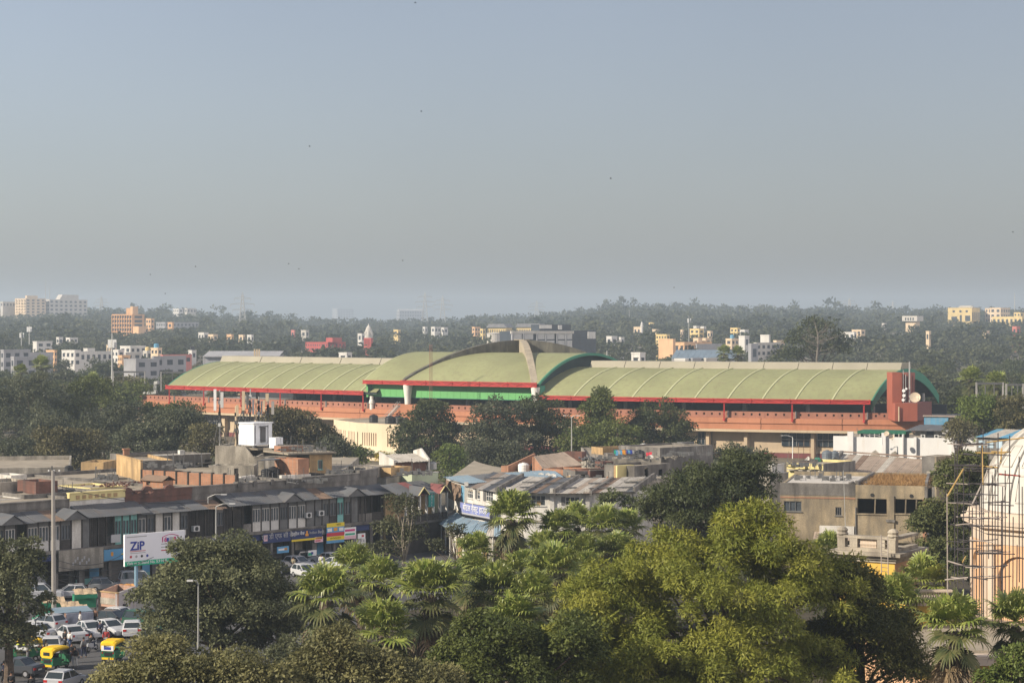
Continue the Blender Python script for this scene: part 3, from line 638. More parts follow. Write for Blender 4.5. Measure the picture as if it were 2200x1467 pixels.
# round cream building and arcaded yellow hall
c = pd(1063, 730, 1150); T = Thing('round_building', 'round cream building with corrugated grey roof behind the arch crown', 'building', (c.x, c.y, 0))
mb = MB(); mb.lathe((c.x, c.y, 0), [(4.4, 0), (4.4, c.z+3.2), (4.6, c.z+3.3), (4.6, c.z+3.7), (.2, c.z+4.3)], 24); T.part('drum', mb, fm('pale')); KEEP.append((1045, 1085, 732, 1150))
T, fa, fb, w1, w2, z1, gz = house('arcaded_hall', 'yellow hall with a row of tall window bays behind the arch crown', 1048, 1087, 1100, 704, 718, 1350, 'yellow', 1, (10, 3), cat='building', th=20, ww=.45, wh=.7)
mb = MB(); mb.prism([(-1, z1+.6), (w1+1, z1+.6), (w1*.9, z1+3), (w1*.1, z1+3)], fa, -1, w2+1); T.part('roof', mb, mat('far_slate', (.2, .2, .21)))
T, fa, fb, w1, w2, z1, gz = house('arcaded_hall', 'long hazy yellow hall with slate roof right of the round building', 1110, 1162, 1172, 703, 712, 1500, 'yellow', 1, (14, 2), cat='building', th=15, ww=.5)
mb = MB(); mb.prism([(-1, z1+.6), (w1+1, z1+.6), (w1*.95, z1+3.2), (w1*.05, z1+3.2)], fa, -1, w2+1); T.part('roof', mb, MATS['far_slate'])
# white modern block with framed bays
D = 900; f = Frame(pd(1100, 740, D), pd(1232, 740, D+10)); zt = ZD(711, D); zb0 = 0
T = Thing('bay_building', 'white modern block with framed bays and a dark setback top above the hall roof', 'building', (f.o.x, f.o.y, 0)); KEEP.append((1096, 1288, 738, D))
mb = MB(); mb.fbox(f, 0, f.L, 1.2, 16, 0, zt-.2); T.part('wall', mb, M_fwin)
mb = MB(); mb.fbox(f, -.3, f.L+.3, 0, 1.5, zt-1.2, zt); T.part('cornice', mb, fm('pale'))
for i, (a, b) in enumerate(((1104, 1122), (1128, 1146), (1157, 1172), (1176, 1192), (1200, 1215), (1219, 1230))):
    u0, u1 = f.u_at(a), f.u_at(b)
    for z0, z1 in ((ZD(729, D), ZD(715.5, D)), (ZD(747, D), ZD(731.5, D))): mb = MB(); mb.fbox(f, u0, u1, .35, 1.15, z0, z1); T.part('bay_panel', mb, fm('white'))
    mb = MB(); mb.fbox(f, u0-.9, u0-.35, -.2, 1.1, ZD(748, D), zt-1.21); T.part('fin', mb, fm('grey'))
mb = MB(); mb.fbox(f, f.u_at(1165), f.u_at(1234), 4, 14, zt+.01, ZD(697, D)); sb = T.part('setback_storey', mb, M_fwin)
mb = MB(); mb.fbox(f, f.u_at(1166), f.u_at(1192), 3.6, 3.98, ZD(706, D), ZD(698, D)); T.part('window_band', mb, fm('white'), sb)
mb = MB(); mb.fbox(f, f.u_at(1206), f.u_at(1214), 3.6, 3.98, ZD(708, D), ZD(698.5, D)); T.part('window_band', mb, fm('white'), sb)
mb = MB(); mb.fbox(f, f.u_at(1236), f.u_at(1286), 3, 14, 0, ZD(710, D)); T.part('side_wing', mb, M_fwin)
mb = MB(); mb.fbox(f, f.u_at(1268), f.u_at(1284), 2.5, 2.98, ZD(728, D), ZD(713, D)); T.part('bay_panel', mb, fm('white'))
# blue-grey gabled shed
D = 720; f = Frame(pd(1443, 770, D), pd(1580, 770, D-6)); zt = ZD(752, D); T = Thing('gabled_shed', 'long shed with blue-grey gabled roof behind the right vault', 'shed', (f.o.x, f.o.y, 0)); KEEP.append((1440, 1605, 768, D))
mb = MB(); mb.fbox(f, 0, f.L, 0, 18, 0, ZD(768, D)); T.part('wall', mb, fm('grey'))
Mr_ = mat('blue_grey_roof', (.16, .21, .26), .6, .1, .3, .2)
ze, zr = ZD(769, D), zt
for k in range(12):
    a, b = f.L*k/12, f.L*(k+1)/12; mb = MB(); mb.slab([[f.P(a, -1, ze), f.P(b-.06, -1, ze)], [f.P(a, 9, zr), f.P(b-.06, 9, zr)]], .12); T.part('roof_sheet', mb, Mr_)
    mb = MB(); mb.slab([[f.P(a, 9.02, zr), f.P(b-.06, 9.02, zr)], [f.P(a, 19, ze), f.P(b-.06, 19, ze)]], .12); T.part('roof_sheet', mb, Mr_)
mb = MB(); g = Frame(f.P(f.L, 0, 0), f.P(f.L, 18, 0)); mb.prism([(-.5, ze), (18.5, ze), (9, zr)], g, -.1, .2); T.part('gable', mb, fm('white'))
# grey shed roof and antenna poles behind the left monitor
D = 760; f = Frame(pd(436, 770, D), pd(600, 770, D)); T = Thing('low_shed', 'long low shed with pale grey roof behind the left monitor', 'shed', (f.o.x, f.o.y, 0)); KEEP.append((430, 604, 768, D))
mb = MB(); mb.fbox(f, 0, f.L, 0, 14, 0, ZD(764, D)); T.part('wall', mb, fm('grey'))
for k in range(9): a, b = f.L*k/9, f.L*(k+1)/9-.05; mb = MB(); mb.slab([[f.P(a, -1, ZD(766, D)), f.P(b, -1, ZD(766, D))], [f.P(a, 15, ZD(755, D)), f.P(b, 15, ZD(755, D))]], .12); T.part('roof_sheet', mb, fm('grey'))
T = Thing('panel_antenna', 'cluster of panel antennas on poles behind the left monitor', 'antenna', pd(551, 775, 600))
for px in (546, 551, 556):
    mb = MB(); a = pd(px, 778, 600); b = pd(px, 749+(px % 3), 600); mb.tube(a, b, .12, n=6); T.part('pole', mb, M_pole)
    mb = MB(); mb.bar(pd(px+1, 768, 599.6), pd(px+1, 750, 599.6), .45, .3); T.part('antenna_panel', mb, M_cream)
# yellow complex on the right ridge
_t = house('ridge_complex', 'yellow ridge block with tall dark window strips at far right', 2041, 2088, 2122, 661, 692, 1900, 'yellow', 1, (0, 4), cat='building', th=25, para=.3)
T, fa, fb, w1, w2, z1, gz = _t
for a, b, p, q in ((.15, .38, 680, 691), (.5, .58, 677, 689), (.72, .93, 678, 690)): mb = MB(); mb.fbox(fa, w1*a, w1*b, -.1, .1, ZD(q, 1900), ZD(p, 1900)); T.part('window', mb, M_fwin)
for a in (.2, .48, .74): mb = MB(); mb.fbox(fa, w1*a, w1*(a+.09), -.1, .1, ZD(671, 1900), ZD(666.5, 1900)); T.part('window', mb, M_fwin)
mb = MB(); mb.prism([(w1*.4, z1+.5), (w1*1.05, z1+.5), (w1*.95, z1+2.2), (w1*.5, z1+2.2)], fa, 2, 10); T.part('roof_room', mb, fm('pale'))
house('ridge_complex', 'cream stepped ridge block right of the yellow one', 2130, 2150, 2182, 661, 690, 1880, 'cream', 3, (2, 4), cat='building')
house('ridge_complex', 'narrow cream ridge block between the two yellow blocks', 2118, 2130, 2136, 662, 688, 1930, 'cream', 3, (2, 0), cat='building')
house('ridge_complex', 'low yellow terraced ridge block at the right edge', 2140, 2196, 2215, 680, 693, 1820, 'yellow', 1, (7, 2), cat='building')
house('ridge_complex', 'yellow ridge block with dark upper floor at the right edge', 2180, 2192, 2225, 671, 684, 1850, 'yellow', 2, (2, 3), cat='building')
T, fa, fb, w1, w2, z1, gz = house('water_tower', 'small pale watchtower with flared top in the right wood', 1948, 1967, 1980, 679, 699, 1500, 'cream', 1, (0, 0), cat='tower')
mb = MB(); mb.fbox(fa, -2, w1+2, -2, w2+2, z1-3.2, z1+.6); T.part('flared_top', mb, fm('pale'))
for c in range(4): mb = MB(); mb.fbox(fa, w1*(c+.2)/4, w1*(c+.7)/4, -2.1, -1.8, z1-2.6, z1-.6); T.part('opening', mb, M_fwin)
# hazy far towers beyond the ridge
house('tower_block', 'faint hazy slab beyond the ridge left of the pylons', 713, 725, 756, 663, 700, 5600, 'grey', 8, (3, 6), cat='tower block', zb=0, keep=False)
_t = house('tower_block', 'faint hazy unfinished slab with pillars on top beside the pylon', 852, 858, 908, 667, 700, 4300, 'grey', 5, (2, 10), cat='tower block', zb=0, keep=False)
T, fa, fb, w1, w2, z1, gz = _t
for c in range(11): mb = MB(); mb.fbox(fb, w2*(c+.1)/11, w2*(c+.35)/11, 1, 5, z1+.55, z1+4); T.part('pillar', mb, fm('grey'))
# lattice pylons and masts
def pylon(px, pyt, pyb, D, label, s=1.):
    top = ZD(pyt, D); base = ZD(pyb, D)-14; c = Vector((XD(px, D), D, base)); H = top-base; T = Thing('power_pylon', label, 'pylon', c, 'power pylons along the ridge')
    def wd(t): return (4.2*(1-t)**1.3+.7)*s
    for sx in (-1, 1):
        for sy in (-1, 1): mb = MB(); mb.path([c+Vector((sx*wd(t), sy*wd(t), H*t)) for t in np.linspace(0, .93, 7)]+[c+Vector((0, 0, H))], .26*s, 4); T.part('leg', mb, M_pole)
    mb = MB(); n = 11
    for i in range(n):
        t0, t1 = .95*i/n, .95*(i+1)/n
        for sy in (-1, 1):
            mb.tube(c+Vector((-wd(t0), sy*wd(t0), H*t0)), c+Vector((wd(t1), sy*wd(t1), H*t1)), .13*s, n=4); mb.tube(c+Vector((wd(t0), sy*wd(t0), H*t0)), c+Vector((-wd(t1), sy*wd(t1), H*t1)), .13*s, n=4)
    T.part('lattice', mb, M_pole)
    for t, w in ((.6, 10), (.73, 12), (.86, 8.5)):
        mb = MB(); z = H*t
        for sx in (-1, 1): mb.tube(c+Vector((0, 0, z+1.6)), c+Vector((sx*w*s, 0, z)), .17*s, n=4); mb.tube(c+Vector((0, 0, z-.3)), c+Vector((sx*w*s, 0, z)), .17*s, n=4); mb.tube(c+Vector((sx*w*s, 0, z)), c+Vector((sx*w*s, 0, z-2.6)), .2*s, n=4)
        T.part('cross_arm', mb, M_pole)
pylon(521, 628, 692, 2100, 'tall lattice pylon on the skyline above the left vault')
pylon(913, 626, 685, 2500, 'taller of the two lattice pylons above the raised hall'); pylon(951, 635, 685, 2500, 'right one of the two lattice pylons above the raised hall')
pylon(218, 636, 665, 2600, 'far lattice pylon behind ridge trees at left', .8); pylon(1153, 645, 675, 2700, 'small far lattice pylon right of the raised hall', .9); pylon(1825, 640, 668, 2900, 'faint lattice pylon behind the right ridge trees', .9)
pylon(1918, 646, 668, 3000, 'faintest lattice pylon on the right ridge', .6)
def mast(px, pyt, pyb, D, label, r=.35, panels=0):
    c = pd(px, pyb, D); H = ZD(pyt, D)-c.z; T = Thing('antenna_mast', label, 'mast', c); mb = MB(); mb.tube(c, c+Vector((0, 0, H)), r, r*.5, 6); T.part('pole', mb, M_pole)
    for i in range(4): mb = MB(); mb.bar(c+Vector((-r*2, 0, H*(.3+.18*i))), c+Vector((r*2, 0, H*(.3+.18*i))), r*.5); T.part('rung', mb, M_pole)
    for i in range(panels):
        a = i*2*math.pi/panels; p = c+Vector((math.cos(a)*1.0, math.sin(a)*1.0, H*.9)); mb = MB(); mb.bar(p, p-Vector((0, 0, 2.4)), .5, .3); T.part('antenna_panel', mb, M_whiteplastic)
mast(98, 601, 648, 2370, 'taller slim mast on the far left ridge'); mast(107, 614, 648, 2370, 'shorter slim mast on the far left ridge')
mast(2180, 629, 668, 1900, 'lattice mast above the yellow complex at right'); mast(63, 698, 740, 1000, 'panel antenna mast over the left houses', .3, 6); mast(46, 712, 742, 1000, 'thin pale mast beside the panel antenna mast', .25, 3)
mast(241, 716, 850, 600, 'tall grey antenna mast behind the left trees', .35, 6); mast(1480, 678, 740, 1150, 'slim mast with white drum above the peach slab', .25, 3); mast(1352, 665, 700, 2000, 'thin pale mast in front of ridge trees', .3)
mast(1304, 753, 780, 620, 'white vent pole behind the right monitor', .25)
# ================================================================ building helpers
M_oldgrey = mat('weathered_grey_plaster', (.21, .195, .175), .95, .35, .45, .95, (.055, .05, .046), fine=.5)
M_oldlight = mat('weathered_pale_plaster', (.38, .345, .285), .95, .3, .4, .85, (.1, .09, .075), fine=.45)
M_ochre = mat('ochre_plaster', (.44, .3, .15), .95, .25, .4, .65, (.15, .11, .07), fine=.4)
M_whitewash = mat('whitewashed_plaster', (.6, .58, .53), .95, .14, .4, .55, (.27, .24, .2), fine=.3)
M_brick = mat('red_brick', (.4, .17, .085), .95, .2, .8, .15, brick=(.3, .24, .19))
M_brickold = mat('sooty_brick', (.2, .085, .06), .95, .25, .8, .6, (.05, .04, .038), brick=(.12, .09, .08))
M_roofdust = mat('dusty_flat_roof', (.3, .26, .2), .95, .2, .4, fine=.35)
M_tin = mat('dull_tin_sheet', (.115, .12, .126), .6, .16, .5, .3, (.14, .11, .085))
M_tinrust = mat('rusty_tin_sheet', (.2, .14, .1), .8, .2, .6, .4, (.16, .09, .055))
M_tinbrown = mat('brown_asbestos_sheet', (.32, .255, .2), .9, .15, .5, .35, (.15, .115, .09))
M_tinpale = mat('pale_asbestos_sheet', (.42, .39, .34), .9, .15, .5, .4, (.2, .17, .14))
M_tinblue = mat('blue_grey_tin_sheet', (.2, .28, .34), .6, .15, .4, .35, (.24, .2, .16))
M_timber = mat('dark_timber', (.05, .044, .04), .9, .3, 1.2, fine=.4)
M_timbergrey = mat('grey_painted_timber', (.13, .13, .128), .85, .2, 1., .3, fine=.3)
M_whitewood = mat('white_window_wood', (.5, .49, .46), .7, .1, 1.)
M_tealpaint = mat('teal_painted_wall', (.2, .45, .42), .8, .08, .6, .2)
M_yellowp = mat('pale_yellow_paint', (.62, .53, .25), .9, .1, .5, .3, (.35, .28, .13))
M_pane = mat('dusty_window_pane', (.06, .07, .08), .25, .3, 1.5, spec=.5)
M_acwhite = mat('air_conditioner_casing', (.5, .5, .48), .6, .1)
M_blackcoat = mat('matt_black', (.03, .03, .03), .9)  # near-black for room backs, openings, seats, grilles and a terrace wall
def window(T, f, u0, u1, z0, z1, v, frame=None, cols=2, rows=1, pane=None, under=None, bar=.07, sill=True):
    """A framed window set in an opening whose outer face is at depth v."""
    frame = frame or M_whitewood; mb = MB(); mb.fbox(f, u0, u1, v+.14, v+.17, z0, z1); w = T.part('window_pane', mb, pane or M_pane, under)
    mb = MB(); mb.fbox(f, u0, u1, v+.04, v+.13, z0, z0+bar); mb.fbox(f, u0, u1, v+.04, v+.13, z1-bar, z1)
    for i in range(cols+1): u = u0+(u1-u0-bar)*i/cols; mb.fbox(f, u, u+bar, v+.045, v+.128, z0+bar, z1-bar)
    for j in range(1, rows): z = z0+(z1-z0)*j/rows; mb.fbox(f, u0+bar, u1-bar, v+.05, v+.125, z-bar/2, z+bar/2)
    T.part('window_frame', mb, frame, under or w)
    if sill: mb = MB(); mb.fbox(f, u0-.1, u1+.1, v-.12, v-.003, z0-.1, z0-.02); T.part('window_sill', mb, frame, under or w)
    return w
def block(name, label, cat, p0, p1, zb, pyt, depth, m, roof=None, para=.35, ops=(), group=None, cop=None, side=None, z_to=None, base=None):
    """Flat-roofed block: p0, p1 photo pixels of the front edge at height zb. ops: (px0, px1, py_top, py_bottom, kind, cols)."""
    f = Frame(pt(*p0, zb), pt(*p1, zb)); zt = z_to if z_to else ZD(pyt, f.o.y); b0 = zb if base is None else base; T = Thing(name, label, cat, (f.o.x, f.o.y, b0), group)
    holes = []; kinds = []
    for o in ops:
        u0, u1 = f.u_at(o[0]), f.u_at(o[1]); um = (o[0]+o[1])/2; z1, z0 = f.z_at(um, o[2]), f.z_at(um, o[3]); holes.append((u0, u1, z0, z1)); kinds.append(o[4:])
    W = f.L; t = .26
    wall(T, f, 0, W, b0, zt, 0, t, m, holes, 'front_wall')
    mb = MB(); mb.fbox(f, 0, t, t+.002, depth, b0, zt-.004); T.part('side_wall', mb, side or m); mb = MB(); mb.fbox(f, W-t, W, t+.002, depth, b0, zt-.004); T.part('side_wall', mb, side or m)
    mb = MB(); mb.fbox(f, t+.002, W-t-.002, depth-t, depth, b0, zt-.006); T.part('rear_wall', mb, m)
    mb = MB(); mb.fbox(f, t+.003, W-t-.003, t+.003, depth-t-.003, zt-para-.15, zt-para); T.part('roof_slab', mb, roof or M_roofdust)
    if cop: mb = MB(); mb.fbox(f, -.06, W+.06, -.06, t+.05, zt+.002, zt+.1); T.part('coping', mb, cop)
    for h, k in zip(holes, kinds):
        if k[0] == 'win': window(T, f, *h, 0, cols=k[1] if len(k) > 1 else 2, frame=k[2] if len(k) > 2 else None)
        elif k[0] == 'open': mb = MB(); mb.fbox(f, h[0]-.1, h[1]+.1, 2.2, 2.3, h[2]-.1, h[3]+.1); T.part('room_back', mb, M_blackcoat)
        elif k[0] == 'door': mb = MB(); mb.fbox(f, h[0]+.02, h[1]-.02, .12, .18, h[2]+.01, h[3]-.02); T.part('door', mb, k[1] if len(k) > 1 else M_timber)
    return T, f, zt
def tank(T, c, r, h, m, name='water_tank', single_=None, ribs=True):
    prof = [(r, 0), (r, .08*h)]
    if ribs:
        for i in range(4): z = h*(.12+.16*i); prof += [(r*.96, z), (r, z+.05*h), (r, z+.1*h)]
    prof += [(r*.97, h*.78), (r*.7, h*.92), (r*.32, h*.95), (r*.32, h), (.02, h*1.01)]
    mb = MB(); mb.lathe(c, prof, 16)
    if single_: return single(name, mb, m, single_, 'water tank', 'rooftop water tanks', org=c, smooth=False)
    return T.part(name, mb, m)
def ac_unit(T, f, u, v, z, under=None):
    mb = MB(); mb.fbox(f, u, u+.85, v-.45, v, z, z+.6); a = T.part('air_conditioner', mb, M_acwhite, under); mb = MB(); c = f.P(u+.42, v-.46, z+.3); mb.tube(c, c-f.v*.03, .23, n=12); T.part('fan_grille', mb, M_blackcoat, a); return a
def sign(name, label, f, u0, u1, v, z0, z1, m, texts=(), thick=.1, cat='sign', frame=None, bands=()):
    T = Thing(name, label, cat, f.P((u0+u1)/2, v, z0)); mb = MB(); mb.fbox(f, u0, u1, v-thick, v, z0, z1); bd = T.part('board', mb, m)
    for (a, b, c, d, mm) in bands: mb = MB(); mb.fbox(f, u0+(u1-u0)*a, u0+(u1-u0)*b, v-thick-.012, v-thick-.004, z0+(z1-z0)*c, z0+(z1-z0)*d); T.part('colour_band', mb, mm, bd)
    for body, a, b, size, mm, al in texts: T.text('lettering', body, f.P(u0+(u1-u0)*a, v-thick-.025, z0+(z1-z0)*b), f.u, size, mm, bd, align=al)
    if frame: mb = MB(); [mb.fbox(f, p, q, v-thick-.03, v+.02, r, s) for p, q, r, s in ((u0-.06, u0-.002, z0-.06, z1+.06), (u1+.002, u1+.06, z0-.06, z1+.06), (u0, u1, z0-.06, z0-.002), (u0, u1, z1+.002, z1+.06))]; T.part('frame', mb, frame)
    return T
M_ink = {k: mat('paint_'+k, c, .6, .04) for k, c in {'white': (.75, .75, .73), 'blue': (.03, .05, .3), 'navy': (.02, .035, .12), 'red': (.5, .03, .05), 'green': (.02, .35, .2), 'yellow': (.72, .55, .03), 'magenta': (.55, .04, .2), 'black': (.02, .02, .02), 'orange': (.7, .3, .03), 'pink': (.7, .45, .5), 'grey': (.4, .4, .4), 'cyan': (.1, .3, .5), 'teal': (.03, .2, .18)}.items()}
# ================================================================ left shop row
ROW = Frame((-45, 220), (-17.5, 249))
M_steel = mat('dark_steel_frame', (.1, .1, .1), .6)
def shop_unit(label, px0, px1, wall_m, para_m, pattern, awn, zpar=10.1, shop=None, gables=(), awn_z=(8.35, 7.45), pitch_m=None, cop=None, awn_px=None, balustrade=M_oldgrey, zpar2=None):
    f = ROW; u0, u1 = f.u_at(px0), f.u_at(px1); T = Thing('shop_house', label, 'shop house', f.P((u0+u1)/2, 0, 0), 'shop houses of the left row')
    W = u1-u0
    mb = MB(); mb.fbox(f, u0, u1, 2.4, 2.8, 0, zpar-.75); T.part('rear_wall', mb, wall_m)
    mb = MB(); mb.fbox(f, u0, u1, 2.3, 2.75, zpar-.748, zpar); T.part('parapet', mb, para_m)
    mb = MB(); mb.fbox(f, u0, u1, 2.2, 2.9, zpar+.002, zpar+.12); T.part('coping', mb, cop or para_m)
    mb = MB(); mb.fbox(f, u0, u1, 2.81, 34, 8.9, 9.3); T.part('roof_slab', mb, M_roofdust)
    mb = MB(); mb.fbox(f, u0, u1, 33.7, 34.02, 0, 9.7); T.part('back_wall', mb, M_oldgrey)
    for a in (u0+.003, u1-.3): mb = MB(); mb.fbox(f, a, a+.28, 2.82, 33.69, 0, 9.6); T.part('party_wall', mb, M_oldgrey)
    mb = MB(); mb.fbox(f, u0, u1, -.25, 2.39, 3.95, 4.3); T.part('floor_slab', mb, M_oldgrey)
    # ground floor: piers, shop fronts
    n = max(2, round(W/3.2))
    for i in range(n+1): u = u0+(W-.35)*i/n; mb = MB(); mb.fbox(f, u, u+.35, 0, .4, 0, 3.94); T.part('pier', mb, M_oldgrey)
    for i in range(n):
        a, b = u0+(W-.35)*i/n+.4, u0+(W-.35)*(i+1)/n-.05; k = (i*7+int(px0)) % 4
        mb = MB(); mb.fbox(f, a, b, 1.9, 2.0, .1, 3.9); sf = T.part('shop_front', mb, [M_blackcoat, M_timber, M_pane, M_steel][k])
        if k in (1, 3):
            for j in range(6): mb = MB(); z = .3+j*.5; mb.fbox(f, a, b, 1.84, 1.89, z, z+.08); T.part('shutter_rib', mb, M_steel, sf)
        else: mb = MB(); mb.fbox(f, a, b, 1.7, 1.89, 0.05, .7); T.part('stall_board', mb, [M_tealpaint, M_oldlight, M_whitewood][i % 3], sf); mb = MB(); mb.fbox(f, a+(b-a)*.6, b, 1.75, 1.88, .7, 2.6); T.part('display', mb, [M_ink['cyan'], M_oldlight, M_ink['grey']][i % 3], sf)
        mb = MB(); mb.fbox(f, a, b, .1, .25, 3.2, 3.93); T.part('fascia_board', mb, [M_ink['grey'], M_timbergrey, M_ink['navy'], M_oldlight][(i*3+int(px1)) % 4], sf)
    # upper storey bays
    nb = len(pattern); zf, zt = 4.3, 7.55
    for i, k in enumerate(pattern):
        a, b = u0+W*i/nb, u0+W*(i+1)/nb-.03
        mb = MB(); mb.fbox(f, a-.06, a+.08, -.05, .12, zf, zt); T.part('post', mb, M_timber)
        if k in 'wWdtT':
            mb = MB(); mb.fbox(f, a+.08, b-.06, 0, .1, zf, zf+1.0); T.part('bay_panel', mb, {'w': M_whitewash, 'W': M_whitewood, 'd': M_timber, 't': M_tealpaint, 'T': M_timbergrey}[k])
            window(T, f, a+.08, b-.06, zf+1.02, zt-.65, -.03, {'w': M_whitewood, 'W': M_whitewood, 'd': M_timbergrey, 't': M_tealpaint, 'T': M_timbergrey}[k], cols=3 if (b-a) > 1.3 else 2, sill=False)
            mb = MB(); mb.fbox(f, a+.08, b-.06, 0, .1, zt-.63, zt); T.part('bay_panel', mb, M_timbergrey if k in 'wWdT' else M_tealpaint)
        elif k == 'p': mb = MB(); mb.fbox(f, a+.08, b-.06, 0, .1, zf, zt); T.part('bay_panel', mb, M_whitewash)
        elif k == 'g': mb = MB(); mb.fbox(f, a+.08, b-.06, 0, .1, zf, zt); T.part('bay_panel', mb, M_timbergrey)
        elif k == 'o':
            mb = MB(); mb.fbox(f, a+.08, b-.06, 0, .1, zf, zf+.95); T.part('bay_panel', mb, balustrade)
            mb = MB(); mb.fbox(f, a+.08, b-.06, 1.9, 2.0, zf, zt); T.part('bay_back', mb, M_timber)
        elif k == 's':
            for j in range(7): mb = MB(); q = a+.1+(b-a-.2)*j/7; mb.fbox(f, q, q+(b-a-.2)/7*.55, .02, .08, zf, zt); T.part('slat', mb, M_timber)
            mb = MB(); mb.fbox(f, a+.08, b-.06, 1.0, 1.1, zf, zt); T.part('bay_back', mb, M_blackcoat)
    # awning
    q0, q1 = (f.u_at(awn_px[0]), f.u_at(awn_px[1])) if awn_px else (u0, u1); zh, zl = awn_z
    mb = MB(); mb.fbox(f, u0, u1, -.1, .05, 7.5, 7.62); T.part('eave_beam', mb, M_timber)
    sheet_roof(T, f.P(q0, 2.35, zh), f.P(q1, 2.35, zh), f.P(q0, -.75, zl), f.P(q1, -.75, zl), awn, max(3, round((q1-q0)/2.2)), mats=pitch_m)
    for gp in gables:
        c = f.u_at(gp); hw = 1.5; pk = zl+1.0
        for s in (-1, 1):
            mb = MB(); mb.slab([[f.P(c, -.95, pk), f.P(c+s*hw, -.95, zl+.06)], [f.P(c, 1.7, pk+.12), f.P(c+s*hw, 1.0, zl+.55)]], .06); T.part('gable_sheet', mb, awn)
        mb = MB(); mb.prism([(c-hw*.92, zl-.02), (c+hw*.92, zl-.02), (c, pk-.08)], f, -.8, -.72); T.part('gable_board', mb, M_timbergrey)
    return T, f
mixgrey = [M_tin, M_tin, M_tin, M_tinrust]
shop_unit('grey two-storey shop house with gabled tin awning at the left edge', -40, 176, M_oldgrey, M_oldgrey, 'odwowWwdp', M_tin, 9.3, gables=(20, 155), pitch_m=mixgrey)
T, f = shop_unit('shop house with pale yellow pierced parapet and teal balcony windows', 176, 296, M_whitewash, M_yellowp, 'gssottt', M_tin, 9.9, awn_px=(178, 318), awn_z=(8.6, 7.5))
u0 = f.u_at(190); 
for i in range(7): mb = MB(); a = u0+i*.82*f.L/40; mb.fbox(f, a, a+.45, 2.24, 2.299, 9.3, 9.7); T.part('parapet_vent', mb, M_ochre)
T, f = shop_unit('shop house with sooty brick parapet and white infill panels', 296, 440, M_brickold, M_brickold, 'wTpwpdss', M_tin, 9.65, pitch_m=mixgrey, awn_z=(8.3, 7.4))
for px in (302, 345, 392): mb = MB(); u = f.u_at(px); mb.prism([(u-.7, 9.78), (u+.7, 9.78), (u+.45, 10.05), (u, 10.2), (u-.45, 10.05)], f, 2.3, 2.7); T.part('parapet_crest', mb, M_brickold)
ac_unit(T, f, f.u_at(410), -.08, 5.0); ac_unit(T, f, f.u_at(380), -.08, 4.7)
T, f = shop_unit('long shop house with new grey metal awning and white casement bays', 440, 676, M_oldgrey, M_oldgrey, 'sdssowWWTWwg', M_tin, 9.65, gables=(622,), awn_px=(486, 680), awn_z=(8.7, 7.45), pitch_m=[M_tin, M_tin, M_tin])
sheet_roof(T, f.P(f.u_at(440), 2.35, 8.2), f.P(f.u_at(484), 2.35, 8.2), f.P(f.u_at(440), -.5, 7.5), f.P(f.u_at(484), -.5, 7.3), M_tinrust, 3, jit=.35)
ac_unit(T, f, f.u_at(652), -.08, 5.4)
for px in (540, 574, 611, 643): mb = MB(); u = f.u_at(px); mb.fbox(f, u-.25, u+.25, 2.15, 2.95, 9.3, 9.95); T.part('parapet_pier', mb, M_oldgrey)
T, f = shop_unit('corner shop house with low gable over the bank signs', 676, 800, M_oldgrey, M_oldgrey, 'gTdtdgoo', M_tin, 9.85, gables=(757,), pitch_m=[M_tin, M_tin, M_tinrust], awn_z=(8.5, 7.5))
ac_unit(T, f, f.u_at(679), -.08, 5.5)
# rounded corner of the row
c0 = ROW.P(ROW.u_at(800), 0, 0); T = Thing('corner_bay', 'dark rounded end of the shop row with curved balcony and broken parapet', 'shop house', c0)
cc = ROW.P(ROW.u_at(800), 9.5, 0)
def ring(r0, r1, z0, z1, a0=-.02, a1=1.5, n=10):
    mb = MB(); rows = [[], [], [], [], []]
    for i in range(n+1):
        a = a0+(a1-a0)*i/n; d = ROW.u*math.sin(a)-ROW.v*math.cos(a)
        for r, (rr, z) in zip(rows, ((r0, z0), (r1, z0), (r1, z1), (r0, z1), (r0, z0))): p = cc+d*rr; r.append((p.x, p.y, z))
    mb.grid(rows); mb.add([r[0] for r in rows[:4]], [(3, 2, 1, 0)]); mb.add([r[-1] for r in rows[:4]], [(0, 1, 2, 3)]); return mb
T.part('rear_wall', ring(6.7, 7.1, 0, 9.4), M_oldgrey); T.part('parapet', ring(6.65, 7.2, 9.402, 10.3, 0, 1.5), M_oldgrey); T.part('floor_slab', ring(7.11, 9.75, 3.95, 4.3), M_oldgrey); T.part('balcony_wall', ring(9.35, 9.5, 4.302, 5.3), M_timber)
T.part('roof_slab', ring(.2, 6.64, 8.9, 9.3), M_roofdust)
for i in range(9):
    a = 1.5*i/8; d = ROW.u*math.sin(a)-ROW.v*math.cos(a); p = cc+d*9.4; mb = MB(); mb.bar((p.x, p.y, 0), (p.x, p.y, 3.9), .3); T.part('pier', mb, M_oldgrey); mb = MB(); mb.bar((p.x, p.y, 4.3), (p.x, p.y, 7.4), .14); T.part('post', mb, M_timber)
    if i < 8:
        d2 = ROW.u*math.sin(a+.19)-ROW.v*math.cos(a+.19); q = cc+d2*9.9; p = cc+d*9.9; pi, qi = cc+d*7.15, cc+d2*7.15
        mb = MB(); mb.slab([[(pi.x, pi.y, 8.4), (qi.x, qi.y, 8.4)], [(p.x, p.y, 7.45), (q.x, q.y, 7.45)]], .05); T.part('awning_sheet', mb, M_tin)
